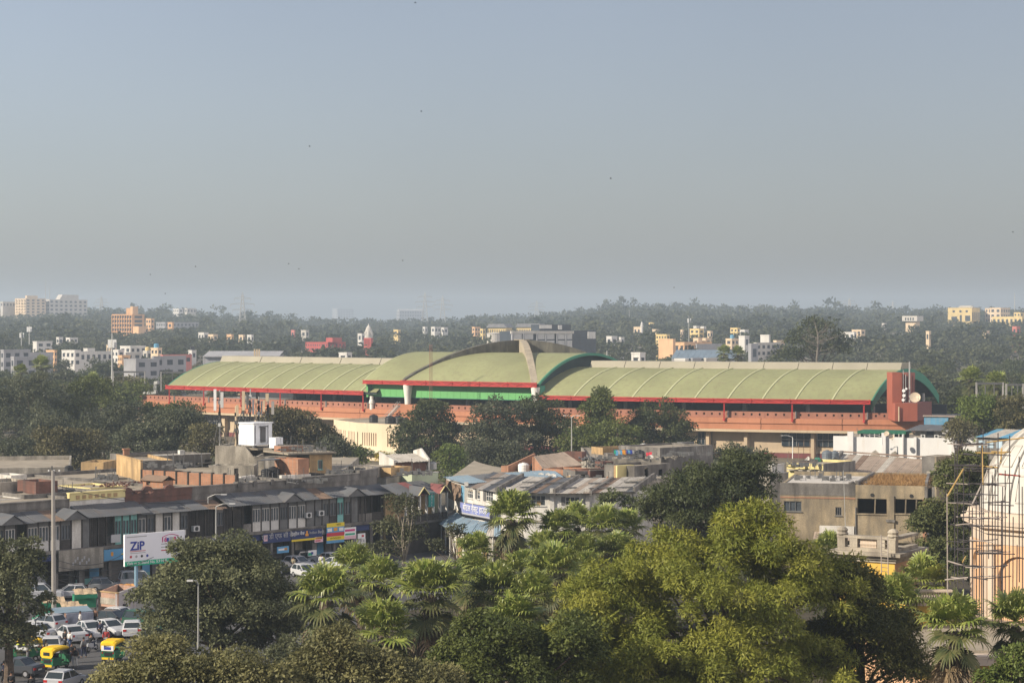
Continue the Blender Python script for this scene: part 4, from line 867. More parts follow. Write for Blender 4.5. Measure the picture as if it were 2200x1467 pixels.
# signs on the row
FS = ROW.shifted(-.1)
def rowsign(name, label, a, b, pt_, pb_, m, texts=(), bands=(), v=-.15, frame=None):
    u0, u1 = ROW.u_at(a), ROW.u_at(b); z1, z0 = ROW.z_at((a+b)/2, pt_), ROW.z_at((a+b)/2, pb_); return sign(name, label, ROW, u0, u1, v, z0, z1, m, texts, bands=bands, frame=frame)
W_ = M_ink['white']
rowsign('shop_sign', 'blue gun house sign board with white capitals on the shop row', 452, 534, 1152, 1170, M_ink['blue'], [('N GUN HOUSE', .5, .36, .82, W_, 'CENTER')], [(.3, .98, .1, .18, M_ink['grey'])])
rowsign('bank_sign', 'dark blue bank sign in Hindi letters left of the yellow-edged bank sign', 562, 622, 1142, 1164, M_ink['navy'], [('एच डी एफ सी बैंक', .57, .38, .78, M_ink['grey'], 'CENTER'), ], [(.04, .16, .2, .8, M_ink['pink']), (.075, .125, .38, .62, M_ink['navy'])])
rowsign('bank_sign', 'navy bank sign with orange emblem and yellow lower edge', 623.5, 689, 1134, 1160, M_ink['navy'], [('इंडियन बैंक', .2, .5, .5, W_, 'CENTER'), ('Indian Bank', .82, .5, .5, M_ink['grey'], 'CENTER')], [(0, 1, 0, .16, M_ink['yellow']), (.45, .55, .36, .56, M_ink['orange']), (.475, .525, .56, .78, M_ink['orange'])])
rowsign('poster', 'tall yellow red and blue striped advertising hoarding beside the bank', 697, 735, 1122, 1165, M_ink['cyan'], [], [(0, 1, .8, 1, M_ink['yellow']), (.55, .8, .86, .96, M_ink['blue']), (0, 1, .34, .52, M_ink['red']), (0, 1, .14, .33, M_ink['yellow']), (.2, .8, .2, .28, M_ink['black']), (.05, .3, .58, .74, W_), (.4, .6, .6, .76, M_ink['orange']), (.7, .95, .58, .74, W_)], v=-.3)
rowsign('shop_sign', 'pink and white shop board right of the striped hoarding', 736, 762, 1132, 1157, W_, [], [(.08, .9, .66, .84, M_ink['magenta']), (0, 1, 0, .28, M_ink['pink']), (.1, .9, .34, .5, M_ink['green'])])
rowsign('shop_sign', 'small red lettered notice board under the navy bank sign', 673, 691, 1152, 1164, M_ink['pink'], [], [(.1, .9, .6, .8, M_ink['red']), (.1, .7, .2, .4, M_ink['red'])])
rowsign('shop_sign', 'small white board with red emblem at the row corner', 766, 782, 1145, 1156, W_, [], [(.5, .8, .3, .7, M_ink['red'])])
rowsign('poster', 'tall white printed price list board at the row corner', 767, 788, 1157, 1186, W_, [], [(.1+.3*(i % 3), .3+.3*(i % 3), .75-.28*(i//3), .92-.28*(i//3), M_ink['grey']) for i in range(9)], v=.3)
rowsign('banner', 'white and green hanging banner over the bank entrance', 649, 667, 1180, 1192, W_, [], [(0, .5, .1, .6, M_ink['green']), (.3, .6, .3, .7, M_ink['blue'])], v=-1)
rowsign('banner', 'pale blue hanging signboard left of the bank entrance', 585, 610, 1172, 1186, M_ink['cyan'], [], [(.1, .8, .4, .7, W_), (.6, .85, .4, .75, M_ink['orange'])], v=-.8)
rowsign('shop_sign', 'long faded pale hoarding across the leftmost shops', 120, 216, 1178, 1222, M_oldlight, [], [(.3+.05*i, .335+.05*i, .25+.12*(i%3), .4+.12*(i%3), M_ink['grey']) for i in range(8)], v=-.45)
rowsign('shop_sign', 'faded blue shop board left of the billboard', 218, 268, 1178, 1202, M_ink['cyan'], [], [(.3, .4, .4, .75, M_ink['orange']), (.75, .98, .45, .55, M_ink['yellow'])], v=-.35)
rowsign('notice_board', 'small grey hanging board above the faded blue sign', 233, 253, 1147, 1164, M_ink['grey'], v=-.4)
# ================================================================ rooftops behind the left row
ZR = 9.3
T, f, zt = block('roof_room', 'ochre plastered roof cube with chimney catching the sun on the left row', 'roof room', (250, 1019), (302, 1034), ZR, 977, 4.2, M_ochre, cop=M_ochre, side=M_oldgrey)
mb = MB(); c = f.P(2.2, 1.2, zt); mb.fbox(f, 1.8, 2.5, .4, 1.1, zt+.1, zt+.75); mb.fbox(f, 1.7, 2.6, .3, 1.2, zt+.752, zt+.9); T.part('chimney', mb, M_brick)
f = Frame(pt(304, 1036, ZR), pt(507, 1046, ZR)); zt = ZD(1009, f.o.y)
T = Thing('brick_wall', 'sunlit brick parapet wall with dark piers on the left row roof', 'wall', f.o+Vector((0, 0, ZR)))
nb = 8
for i in range(nb): mb = MB(); a, b = f.L*i/nb, f.L*(i+1)/nb; mb.fbox(f, a+.1, b-.1, 0, .3, ZR, zt-.02*i); T.part('brick_panel', mb, M_brick)
for i in range(nb+1): mb = MB(); a = f.L*i/nb; mb.fbox(f, a-.09, a+.09, -.1, .4, ZR, zt+.05); T.part('pier', mb, M_timber)
T, f, zt = block('roof_hut', 'tiny brick roof hut with pitched cover before the brick wall', 'hut', (307, 1046), (350, 1049), ZR, 1030, 1.6, M_brick, ops=[(314, 323, 1031, 1042, 'open')])
for s in (0, 1): mb = MB(); mb.slab([[f.P(-.2, .8, zt+.55), f.P(f.L+.2, .8, zt+.55)], [f.P(-.2, -.3 if s == 0 else 1.9, zt), f.P(f.L+.2, -.3 if s == 0 else 1.9, zt)]], .06); T.part('roof_sheet', mb, M_tinrust)
T, f, zt = block('roof_block', 'long mould-blackened roof block behind the brick wall', 'roof room', (303, 1009), (452, 1002), ZR, 981, 9, M_oldgrey, roof=M_oldlight, cop=M_whitewash, ops=[(377, 392, 988, 996, 'win', 1, M_steel), (440, 451, 987, 1006, 'door')])
mb = MB(); mb.fbox(f, f.L-2.2, f.L+.4, -.9, -.02, zt-1.2, zt-1.1); T.part('sunshade', mb, M_oldgrey)
mb = MB(); mb.fbox(f, f.L*.66, f.L*.66+.7, 2, 2.6, zt-.2, zt+.5); T.part('vent_box', mb, M_whitewash)
f = Frame(pt(462, 1008, ZR), pt(548, 1009, ZR)); T = Thing('concrete_wall', 'tall tan concrete wall sloping down to the right beside the telecom roof', 'wall', f.o+Vector((0, 0, ZR)))
z1, z2 = ZD(958, f.o.y), ZD(970, f.o.y); mb = MB(); mb.prism([(0, ZR), (f.L, ZR), (f.L, z2-.9), (f.L*.75, z1), (0, z1+.05)], f, 0, .4); T.part('wall_panel', mb, M_oldlight)
mb = MB(); mb.fbox(f, 0, f.L, 7.5, 7.9, ZR, z1-.6); T.part('rear_wall', mb, M_oldlight); mb = MB(); mb.fbox(f, 0, f.L+6, .42, 7.48, z1-.5, z1-.2); T.part('telecom_deck', mb, M_roofdust)
mb = MB(); mb.fbox(f, 0, .35, .41, 7.49, ZR, z1-.02); T.part('side_wall', mb, M_oldlight)
ZT = z1-.2
block('rear_building', 'tan rear building carrying the telecom deck behind the left row', 'building', (440, 1030), (716, 1030), 9.2, 0, 42, M_oldlight, base=0, z_to=9.25, para=.02)
block('roof_block', 'tan roof block with whitewashed foot left of the water tank stand', 'roof room', (455, 1027), (546, 1027), ZR, 1000, 4, M_oldlight, ops=[(503, 512, 1006, 1028, 'door', M_timber)])
block('roof_block', 'tan roof block under the telecom deck', 'roof room', (546, 1018), (636, 1018), ZR, 982, 9, M_oldlight, cop=M_oldlight)
block('roof_room', 'grey roof room with slit opening beside the sunlit brick wall', 'roof room', (612, 1026), (642, 1024), ZR, 985, 4, M_oldgrey, ops=[(626, 632, 996, 1022, 'door', M_blackcoat)])
block('roof_room', 'roof room with a wedge of sunlit brick', 'roof room', (640, 1029), (664, 1027), ZR, 986, 4, M_brick)
T, f, zt = block('roof_room', 'ochre roof room with blue window at the right end of the telecom deck', 'roof room', (665, 1018), (713, 1016), ZR, 977, 6, M_ochre, cop=M_oldgrey, ops=[(683, 693, 988, 1008, 'win', 1, M_tealpaint)], side=M_oldlight)
mb = MB(); mb.fbox(f, -3.2, f.L+.4, -.5, 7, zt+.12, zt+.3); T.part('slab', mb, M_roofdust)
for i in range(12): mb = MB(); a = -3+i*(f.L+3.2)/11; mb.bar(f.P(a, -.35, zt+.3), f.P(a, -.35, zt+1.45), .05); T.part('railing_post', mb, M_steel)
for z in (.75, 1.1, 1.45): mb = MB(); mb.bar(f.P(-3, -.35, zt+z), f.P(f.L+.2, -.35, zt+z), .04); T.part('rail', mb, M_steel)
mb = MB(); mb.fbox(f, -2.6, .6, 3, 5, zt+.31, zt+1.0); T.part('brick_stack', mb, M_brick)
block('roof_wall', 'low whitewashed wall segment before the water tank stand', 'wall', (518, 1034), (548, 1030), ZR, 1024, .5, M_whitewash, para=.1)
block('roof_wall', 'low whitewashed wall segment right of the water tanks', 'wall', (605, 1031), (668, 1028), ZR, 1021, .6, M_whitewash, para=.1)
T = Thing('tank_stand', 'thin steel canopy stand over two black tanks on the left row roof', 'tank stand', pt(575, 1030, ZR))
a = [pt(553, 1031, ZR), pt(597, 1028, ZR)]; a += [a[1]+Vector((.5, 3, 0)), a[0]+Vector((.5, 3, 0))]
for p in a: mb = MB(); mb.bar(p, p+Vector((0, 0, 2.3)), .07); T.part('post', mb, M_steel)
mb = MB(); mb.hexa([p+Vector((0, 0, 2.3)) for p in a]+[p+Vector((0, 0, 2.38)) for p in a]); T.part('cover_sheet', mb, M_tin)
tank(None, pt(570, 1029, ZR)+Vector((0, .8, 0)), .65, 1.25, M_black, single_='left one of two black tanks under the steel canopy'); tank(None, pt(586, 1028, ZR)+Vector((0, .8, 0)), .75, 1.45, M_black, single_='right one of two black tanks under the steel canopy')
# leftmost roofs
block('roof_block', 'whitewashed cracked roof block at the far left of the row', 'roof room', (0, 1063), (76, 1058), ZR, 1036, 5, M_oldlight, roof=M_roofdust)
block('roof_block', 'sooty black roof box behind the lamp pole', 'roof room', (77, 1067), (124, 1064), ZR, 1035, 4, M_brickold)
block('roof_block', 'pale yellow long roof parapet behind the pierced parapet', 'roof room', (124, 1046), (195, 1052), ZR, 1042, 5, M_yellowp, side=M_yellowp)
block('roof_block', 'grey mottled upper wall left of the yellow parapet', 'roof room', (52, 1082), (176, 1074), 8.8, 1063, 5, M_oldgrey, para=.2)
block('roof_block', 'low whitewashed parapet at the left edge', 'roof room', (-20, 1090), (50, 1085), 8.6, 1074, 4, M_whitewash, para=.2)
block('roof_block', 'white roof cube on the far left terraces', 'roof room', (24, 1035), (58, 1033), ZR, 1021, 4, M_whitewash)
block('roof_terrace', 'broad dusty flat roof at the left edge with low parapet', 'roof terrace', (-60, 1022), (150, 1019), 7.5, 1006, 26, M_oldlight, base=0, para=.6, roof=M_roofdust)
block('roof_terrace', 'long black-walled roof terrace left of the ochre cube', 'roof terrace', (150, 1019), (256, 1019), ZR-.5, 1012, 12, M_blackcoat, para=.5, roof=M_roofdust)
block('roof_terrace', 'dusty terrace with brick rubble before the ochre cube', 'roof terrace', (200, 1046), (290, 1044), ZR-.4, 1035, 6, M_oldgrey, para=.3, roof=M_brick)
block('roof_room', 'low cream roof hut left of the ochre cube', 'roof room', (222, 1012), (250, 1006), ZR, 993, 3, M_ochre)
tank(None, pt(243, 1002, ZR)+Vector((0, 3, 0)), .6, 1.3, M_pole, single_='small grey tank left of the ochre roof cube', ribs=False)
tank(None, pt(148, 1016, ZR), .55, 1.0, M_black, single_='small black tank on the long black-walled terrace')
# rubble on the roofs
for i, (px, py, z, lab) in enumerate(((240, 1045, 9.5, 'heap of dark rubble before the ochre cube'), (270, 1040, 9.5, 'heap of broken boards beside the ochre cube'), (300, 1060, 9.4, 'strip of rubble on the sooty brick parapet'))):
    c = pt(px, py, z); mb = MB()
    for k in range(26): q = c+Vector((rng.gauss(0, 1.1), rng.gauss(0, .5), 0)); s = rng.uniform(.1, .3); e = q+Vector((rng.uniform(-.4, .4), rng.uniform(-.3, .3), rng.uniform(0, .3))); mb.bar(q+Vector((0, 0, rng.uniform(0, .3))), e, s, s*.6)
    single('rubble', mb, M_brickold, lab, 'rubble', kind='stuff')
# telecom cabin and antennas
DT = 268; f = Frame(pd(511, 955, DT), pd(545, 958, DT-2)); zb = ZT; g = Frame(pd(545, 958, DT-2), pd(580, 955, DT))
T = Thing('telecom_cabin', 'white metal telecom cabin on the left row roof', 'cabin', f.P(1, 0, zb))
zc0, zc1 = ZD(955, DT), ZD(909, DT); M_cab = mat('white_cabin_steel', (.72, .74, .76), .5, .06, .6, .15)
mb = MB(); mb.fbox(f, 0, f.L, 0, f.L*1.05, zc0, zc1); T.part('body', mb, M_cab); mb = MB(); mb.fbox(f, -.12, f.L+.12, -.12, f.L*1.05+.12, zc1+.002, zc1+.14); T.part('roof', mb, M_cab)
mb = MB(); mb.fbox(g, g.L*.42, g.L*.72, -.08, -.01, zc0+.4, zc1-.5); T.part('louvre', mb, M_steel); mb = MB(); mb.fbox(g, g.L*.35, g.L*.8, -.35, -.01, zc1-.42, zc1-.3); T.part('hood', mb, M_steel)
for a in (.08, .86): mb = MB(); mb.fbox(g, g.L*a, g.L*a+.06, -.06, -.01, zc0+.2, zc1-.2); T.part('hinge_strip', mb, M_steel)
for a, b in ((0, 0), (f.L-.3, 0), (0, f.L-.3), (f.L-.3, f.L-.3)): mb = MB(); mb.fbox(f, a, a+.3, b, b+.3, zb, zc0-.002); T.part('footing', mb, M_steel)
block('equipment_cabinet', 'grey equipment cabinet beside the white telecom cabin', 'cabinet', (592, 963), (608, 962), ZT, 940, 1.2, M_cab, para=.02)
def ant_pole(px, pb, ptp, D, label, panels, r=.09, m=M_pole):
    b = pd(px, pb, D); t = pd(px, ptp, D); T = Thing('antenna_pole', label, 'antenna', b, 'antenna poles on the telecom roof'); mb = MB(); mb.tube(b, t, r, r*.8, 8); T.part('pole', mb, m)
    for dx, pa, pb2, w, mm in panels: mb = MB(); a, c = pd(px+dx, pa, D-.4), pd(px+dx, pb2, D-.4); mb.bar(c, a, w, w*.6); o = T.part('antenna_panel', mb, mm); mb = MB(); mb.bar(pd(px, (pa+pb2)/2, D), pd(px+dx, (pa+pb2)/2, D-.3), .08); T.part('bracket', mb, M_steel, o)
    for i in range(3): mb = MB(); z = b.lerp(t, .35+.2*i); mb.box(z.x-.16, z.x+.16, z.y-.3, z.y-.1, z.z, z.z+.45); T.part('radio_unit', mb, rng.choice([M_steel, M_acwhite, M_black]))
    for i in range(4): mb = MB(); mb.path([b.lerp(t, .05)+Vector((rng.uniform(-.3, .3), -.1, 0)), b.lerp(t, .4)+Vector((rng.uniform(-.25, .25), -.15, 0)), b.lerp(t, .8)], .03, 4); T.part('cable', mb, M_black)
    for s in (-1, 1): mb = MB(); mb.tube(b.lerp(t, .55), b+Vector((s*.9, .6, 0)), .05, n=5); T.part('brace', mb, M_steel)
ant_pole(472, 958, 838, 272, 'leftmost antenna pole with two tall panels', [(-10, 836, 882, .35, M_whiteplastic), (5, 842, 876, .38, M_acwhite)])
ant_pole(507, 958, 872, 268, 'short cream antenna pole at the cabin corner', [(3, 870, 894, .3, M_cream)], .16, M_cream)
ant_pole(523, 915, 840, 270, 'antenna pole with one long cream panel above the cabin', [(0, 840, 882, .36, M_cream), (8, 846, 878, .2, M_steel)])
ant_pole(538, 912, 836, 271, 'dark thin antenna pole crowded with cables above the cabin', [(6, 858, 890, .25, M_acwhite), (-5, 850, 870, .2, M_steel)])
ant_pole(556, 912, 852, 271, 'slim antenna pole behind the cabin with pale rods', [(-6, 858, 900, .18, M_cream), (6, 862, 892, .2, M_pole)])
ant_pole(576, 915, 846, 270, 'rightmost antenna pole with a grey-green panel', [(10, 862, 890, .36, MATS['grey_concrete']), (-2, 845, 862, .4, M_cream), (-9, 860, 884, .25, M_cream)])

# loose clutter on roofs: pipes, rods, boards, too small to count
def clutter(px0, px1, py, z, label, n=36, m=None):
    mb = MB()
    for k in range(n):
        c = pt(rng.uniform(px0, px1), py+rng.uniform(-4, 4), z); t = rng.random(); s = rng.uniform(.05, .14)
        if t < .3: mb.bar(c, c+Vector((rng.uniform(-.15, .15), 0, rng.uniform(.6, 1.8))), s*.6)
        elif t < .65: mb.bar(c+Vector((0, 0, s)), c+Vector((rng.uniform(-1.6, 1.6), rng.uniform(-1, 1), rng.uniform(.05, .5))), s, s*.5)
        else: a = rng.uniform(.15, .4); mb.box(c.x-a, c.x+a, c.y-a*.8, c.y+a*.8, c.z, c.z+rng.uniform(.15, .6))
    single('roof_clutter', mb, m or M_timbergrey, label, 'clutter', kind='stuff')
for a in ((0, 75, 1055, 9.35, 'rods and boards on the far left white roof'), (80, 170, 1060, 9.4, 'boards and crates behind the tall pole'), (200, 250, 1030, 9.4, 'pipes and boards left of the ochre cube'), (310, 440, 1003, 12.0, 'pipes along the long mould-blackened block'), (460, 550, 1034, 9.4, 'boards and pots at the whitewashed roof wall'), (560, 700, 1036, 9.4, 'boxes and rods before the water tank stand'), (600, 700, 966, 12.3, 'rods and sheets on the telecom deck'), (700, 790, 1016, 9.5, 'rubbish on the roof above the row corner'), (845, 935, 1018, 9.4, 'pots and pipes on the hotel roof'), (1180, 1330, 1030, 8.3, 'boards strewn on the guest house roof'), (1270, 1420, 985, 8.7, 'odds and ends on the laundry terrace'), (1420, 1530, 978, 9.2, 'stacked junk on the long dark roof'), (1700, 1830, 1030, 9.5, 'bricks and rods on the pale derelict roof'), (1690, 1765, 1000, 9.5, 'cans and rods on the yellow roof house'), (1830, 2040, 932, 6.8, 'pipes and boards above the white wall')): clutter(*a)
# ================================================================ slotted cream building before the station
M_stone = mat('cream_stone_cladding', (.66, .53, .37), .85, .06, .3, .1, (.5, .4, .3))
def poly_frames(pts): return [Frame(a, b) for a, b in zip(pts[:-1], pts[1:])]
pp_ = [(717, 901), (730, 903), (745, 905), (765, 907.5), (790, 909), (820, 910.5), (850, 911.5), (885, 912.5)]
fr = poly_frames([pt(px, py, 7.7) for px, py in pp_])
T = Thing('slotted_building', 'curved cream building with rows of tall slot windows before the station', 'building', pt(717, 901, 7.7)*1); T.org = Vector((fr[0].o.x, fr[0].o.y, 0)); T.o.location = T.org
slots = [720+2.2*i for i in range(7)]+[738.5+3.3*i for i in range(10)]+[779+4.75*i for i in range(7)]+[833+6*i for i in range(6)]
for k, f in enumerate(fr):
    a, b = pp_[k][0], pp_[k+1][0]; ops = [(f.u_at(s)-.14, f.u_at(s)+.16, 3.0, 5.75) for s in slots if a+.6 < s < b-.6]
    wall(T, f, 0, f.L, 0, 7.7, 0, .4, M_stone, ops); mb = MB(); mb.fbox(f, .05, f.L-.05, .6, .7, 2.8, 6); T.part('slot_backing', mb, M_dark)
    mb = MB(); mb.slab([[f.P(0, -.02, 2.1), f.P(f.L, -.02, 2.1)], [f.P(0, -1.8, 1.75), f.P(f.L, -1.8, 1.75)]], .08); T.part('canopy_sheet', mb, mat('pale_canopy', (.5, .5, .4), .5))
mb = MB(); p = [f.o.copy() for f in fr]+[fr[-1].P(fr[-1].L, 0, 0)]; q = [Vector((v.x+12, v.y+16, 0)) for v in p]; mb.grid([[(v.x, v.y, 7.3) for v in p], [(v.x, v.y, 7.3) for v in q]]); T.part('roof_slab', mb, M_roofdust)
mb = MB(); mb.grid([[(p[0].x, p[0].y, 7.7), (q[0].x, q[0].y, 7.7)], [(p[0].x, p[0].y, 0), (q[0].x, q[0].y, 0)]]); T.part('side_wall', mb, M_stone)
for px, py, r, h, lab in ((797, 906, .95, 1.75, 'single black tank on the slotted building, left of the pair'), (832, 909, 1.05, 1.75, 'left black tank of the pair on the slotted building'), (852, 909, .95, 1.75, 'middle black tank by the ladder on the slotted building'), (866, 910, .7, 1.5, 'small rightmost black tank on the slotted building')):
    c = pt(px, py+2, 7.3)+Vector((.5, 1.2, 0)); c.z = 7.3; tank(None, c, r, h, M_black, single_=lab)
# ================================================================ hotel group between the row and the guest house
M_palegreen = mat('pale_green_wall', (.42, .47, .33), .9, .08, .5, .2, (.3, .32, .24)); M_maroonroof = mat('maroon_tin_sheet', (.2, .075, .07), .7, .15, .6, .2)
block('hotel_block', 'pale green upper wall of the hotel right of the row corner', 'building', (885, 1047), (941, 1042), 7.6, 1019, 9, M_palegreen, cop=M_whitewash, base=0)
block('hotel_block', 'grey stained upper wall between the row corner and the green wall', 'building', (830, 1058), (884, 1048), 7.2, 1027, 8, M_oldlight, cop=M_oldgrey, base=0, side=M_oldlight)
block('roof_room', 'ochre stained terrace wall behind the grey hotel wall', 'roof room', (840, 1026), (884, 1022), 8.8, 1005, 3, M_ochre)
block('roof_room', 'plain grey roof room beside the ochre terrace wall', 'roof room', (806, 1026), (840, 1022), 8.8, 1003, 4, M_oldlight)
T, f, zt = block('roof_hut', 'brown-walled hotel roof hut with white gable ends and tin cover', 'hut', (846, 1013), (920, 1010), 9.2, 995, 4, M_brickold, ops=[(864, 869, 999, 1006, 'win', 1)], side=M_whitewash)
sheet_roof(T, f.P(0, 3.6, zt+.9), f.P(f.L, 3.6, zt+.9), f.P(0, -.5, zt+.12), f.P(f.L, -.5, zt+.12), M_tinpale, 4)
g = Frame(f.P(0, -.3, 0), f.P(0, 4, 0)); mb = MB(); mb.prism([(0, zt-1.6), (4.2, zt-1.6), (4.2, zt+1.3), (0, zt+.4)], g, -.1, .15); T.part('gable_wall', mb, M_whitewash)
g = Frame(f.P(f.L, -.3, 0), f.P(f.L, 4, 0)); mb = MB(); mb.prism([(0, zt-1.6), (4.2, zt-1.6), (4.2, zt+1.3), (2.2, zt+1.7), (0, zt+.4)], g, -.1, .15); T.part('gable_wall', mb, M_whitewash)
c = pt(929, 1010, 9.2)+Vector((0, 2, 0)); tank(None, c, .5, 1.0, M_pole, single_='small steel drum tank at the hotel roof corner', ribs=False)
FH = Frame(pt(872, 1067, 7.1), pt(960, 1057, 7.1)); T = Thing('hotel_verandah', 'hotel verandah with maroon gabled tin roof beside the row corner', 'verandah', FH.o)
u1 = FH.L; sheet_roof(T, FH.P(-1, 3.2, 8.5), FH.P(u1-1, 3.2, 8.5), FH.P(-1.5, -.5, 7.15), FH.P(u1, -.5, 7.15), M_maroonroof, 5, mats=[M_maroonroof, M_maroonroof, M_tin])
for cgp in (898, 944):
    c = FH.u_at(cgp)
    for s in (-1, 1): mb = MB(); mb.slab([[FH.P(c, -.9, 8.2), FH.P(c+s*1.15, -.9, 7.15)], [FH.P(c, 1.4, 8.3), FH.P(c+s*1.15, .5, 7.5)]], .06); T.part('gable_sheet', mb, M_maroonroof if cgp > 900 else M_tin)
    mb = MB(); mb.bar(FH.P(c-1.1, -.95, 7.2), FH.P(c, -.95, 8.15), .1); mb.bar(FH.P(c+1.1, -.95, 7.2), FH.P(c, -.95, 8.15), .1); T.part('barge_board', mb, M_yellowp)
mb = MB(); mb.fbox(FH, -1, u1, 2.4, 2.7, 0, 7.1); T.part('rear_wall', mb, M_ochre)
for i in range(7): mb = MB(); a = i*u1/6; mb.fbox(FH, a-.12, a+.12, -.1, .15, 3.9, 7.1); T.part('post', mb, M_whitewash)
mb = MB(); mb.fbox(FH, -1, u1, -.2, 2.39, 3.6, 3.88); T.part('floor_slab', mb, M_oldgrey); mb = MB(); mb.fbox(FH, -1, u1, -.1, .0, 3.9, 4.7); T.part('balustrade', mb, M_timber); mb = MB(); mb.fbox(FH, -1, u1, 0, 2.3, 0, 3.59); T.part('ground_storey', mb, M_timber)
a, b = FH.u_at(915.5), FH.u_at(928); Ts = sign('hotel_sign', 'tall dark green vertical hotel sign with white letters', FH, a, b, -.3, FH.z_at(922, 1088), FH.z_at(922, 1057), M_ink['teal'])
hz = FH.z_at(922, 1088); hh = FH.z_at(922, 1057)-hz
for i, ch in enumerate('HOTEL'): Ts.text('lettering', ch, FH.P((a+b)/2, -.43, hz+hh*(.81-.19*i)), FH.u, .36, M_ink['white'], align='CENTER')
# ================================================================ white curved guest house
gp = [(958, 267.5), (966, 264), (980, 260), (1000, 255.4), (1035, 250.6), (1070, 247.6), (1130, 246), (1200, 245.2), (1275, 245), (1362, 248), (1402, 251)]
gpts = [Vector((XD(p, D), D, 0)) for p, D in gp]; GF = poly_frames(gpts); ZE = 8.05
T = GH = Thing('guest_house', 'white curved guest house with patched tin roofs and blue sign', 'guest house', gpts[4])
ops_px = [(1003, 1016, 1049, 1070, 3), (1025, 1031, 1053, 1072, 1), (1044, 1059, 1055, 1077, 3), (1141, 1172, 1064, 1086, 3), (1215, 1245, 1067, 1085, 3), (1300, 1318, 1068, 1086, 2)]
for k, f in enumerate(GF):
    a, b = gp[k][0], gp[k+1][0]; ops = []
    for o in ops_px:
        if a <= o[0] and o[1] <= b: ops.append((f.u_at(o[0]), f.u_at(o[1]), f.z_at((o[0]+o[1])/2, o[3]), f.z_at((o[0]+o[1])/2, o[2]), o[4]))
    mw = M_tinrust if k == 1 else (M_tealpaint if k == 2 else M_whitewash)
    wall(T, f, 0, f.L, 0, ZE, 0, .3, M_whitewash, [o[:4] for o in ops], name='wall')
    if k == 1 or k == 0: mb = MB(); mb.fbox(f, 0, f.L, -.08, -.01, 5.8, ZE-.05); T.part('rusty_sheet', mb, M_tinrust)
    if k == 2: mb = MB(); mb.fbox(f, f.L*.6, f.L, -.06, -.01, 4.8, ZE-.05); T.part('blue_painted_sheet', mb, M_bluepaint); mb = MB(); mb.fbox(f, 0, f.L*.58, -.08, -.01, 5.9, ZE-.05); T.part('rusty_sheet', mb, M_tinrust)
    for o in ops:
        w = window(T, f, *o[:4], 0, cols=o[4], rows=2)
        mb = MB(); mb.fbox(f, o[0]-.5, o[0]-.04, -.08, -.01, o[2], o[3]); T.part('shutter', mb, M_timbergrey, w)
        if k == 6: mb = MB(); mb.fbox(f, o[0]+.75, o[0]+1.15, .02, .06, o[2]+.05, o[2]+.6); T.part('window_board', mb, M_ochre, w)
    mb = MB(); mb.fbox(f, 0, f.L, -.15, -.002, 4.45, 4.7); T.part('string_course', mb, M_oldlight)
for px, D in ((1002, 255.1), (1092, 247), (1186, 245.3), (1262, 245.1), (1365, 248)):
    mb = MB(); c = Vector((XD(px, D), D, 0)); mb.box(c.x-.25, c.x+.25, c.y-.25, c.y+.3, 3.5, ZE+.5); T.part('pier', mb, M_whitewash)
mb = MB(); mb.fbox(GF[-1], GF[-1].L-.3, GF[-1].L, .31, 14, 0, ZE); T.part('end_wall', mb, M_oldlight)
# eave roofs, each with its own sheets and party walls
mixp = [M_tinpale, M_tinpale, M_tinbrown, M_tin, M_tinrust]
near = [(998, 255.2), (1066, 247.2), (1128, 245.4), (1190, 244.7), (1268, 244.6), (1362, 247.5)]
for k in range(5):
    (pa, Da), (pb, Db) = near[k], near[k+1]; A, B = Vector((XD(pa, Da), Da-.5, ZE+.02)), Vector((XD(pb, Db), Db-.5, ZE+.02))
    bk = 13.; A2, B2 = A+Vector((3.4, bk, .85)), B+Vector((3.4, bk, .85))
    sheet_roof(T, A2, B2, A, B, M_tinpale, 5, mats=mixp, jit=.2)
    g = Frame(B, B2); mb = MB(); hz = .25 if k % 2 else .5; mb.hexa([g.P(0, -.15, ZE-.2), g.P(bk, -.15, ZE+.6), g.P(bk, .15, ZE+.6), g.P(0, .15, ZE-.2), g.P(0, -.15, ZE+hz), g.P(bk, -.15, ZE+hz+.85), g.P(bk, .15, ZE+hz+.85), g.P(0, .15, ZE+hz)]); T.part('party_wall', mb, M_oldgrey)
    for j in range(2): q = rng.uniform(.2, .8); c0 = A.lerp(B, q)+Vector((1, 3+4*j, .35+.3*j)); mb = MB(); mb.bar(c0, c0+Vector((2.6, .6, .05)), .35, .12); T.part('roof_batten', mb, M_timbergrey)
# blue-grey tin roof over the curved end
A, B, Cc, Dd = pt(952, 1024, 8.6), pt(1000, 1039, 8.35), pt(1212, 1024, 8.6), pt(1190, 1009, 9.0)
sheet_roof(T, A, Dd, B, Cc, M_tinblue, 9, mats=[M_tinblue, M_tinblue, M_tin])
mb = MB(); f = Frame(B, Cc); mb.fbox(f, 0, f.L, 0, .2, 7.4, 8.25); T.part('upper_wall', mb, M_oldgrey)
mb = MB(); v = [g.o for g in GF]+[gpts[-1]]; mb.slab([[(p.x, p.y+.3, 7.8) for p in v], [(p.x+3, p.y+40, 7.8) for p in v]], .3); T.part('roof_terrace', mb, M_roofdust)
# blue Hindi sign board
f = Frame(pd(998, 1090, 254.5), pd(1062, 1092, 247.2)); z0, z1 = 4.75, 6.15
sign('guest_house_sign', 'faded blue guest house sign with large white Hindi letters', f, 0, f.L, -.5, z0, z1, mat('faded_blue_board', (.17, .2, .42), .7, .15, 1.5, .3, (.4, .4, .4)), [('बीटल गेस्ट हाउस', .5, .36, 1.05, M_ink['white'], 'CENTER')], bands=[(0, 1, .02, .13, M_ink['grey'])], frame=M_timbergrey)
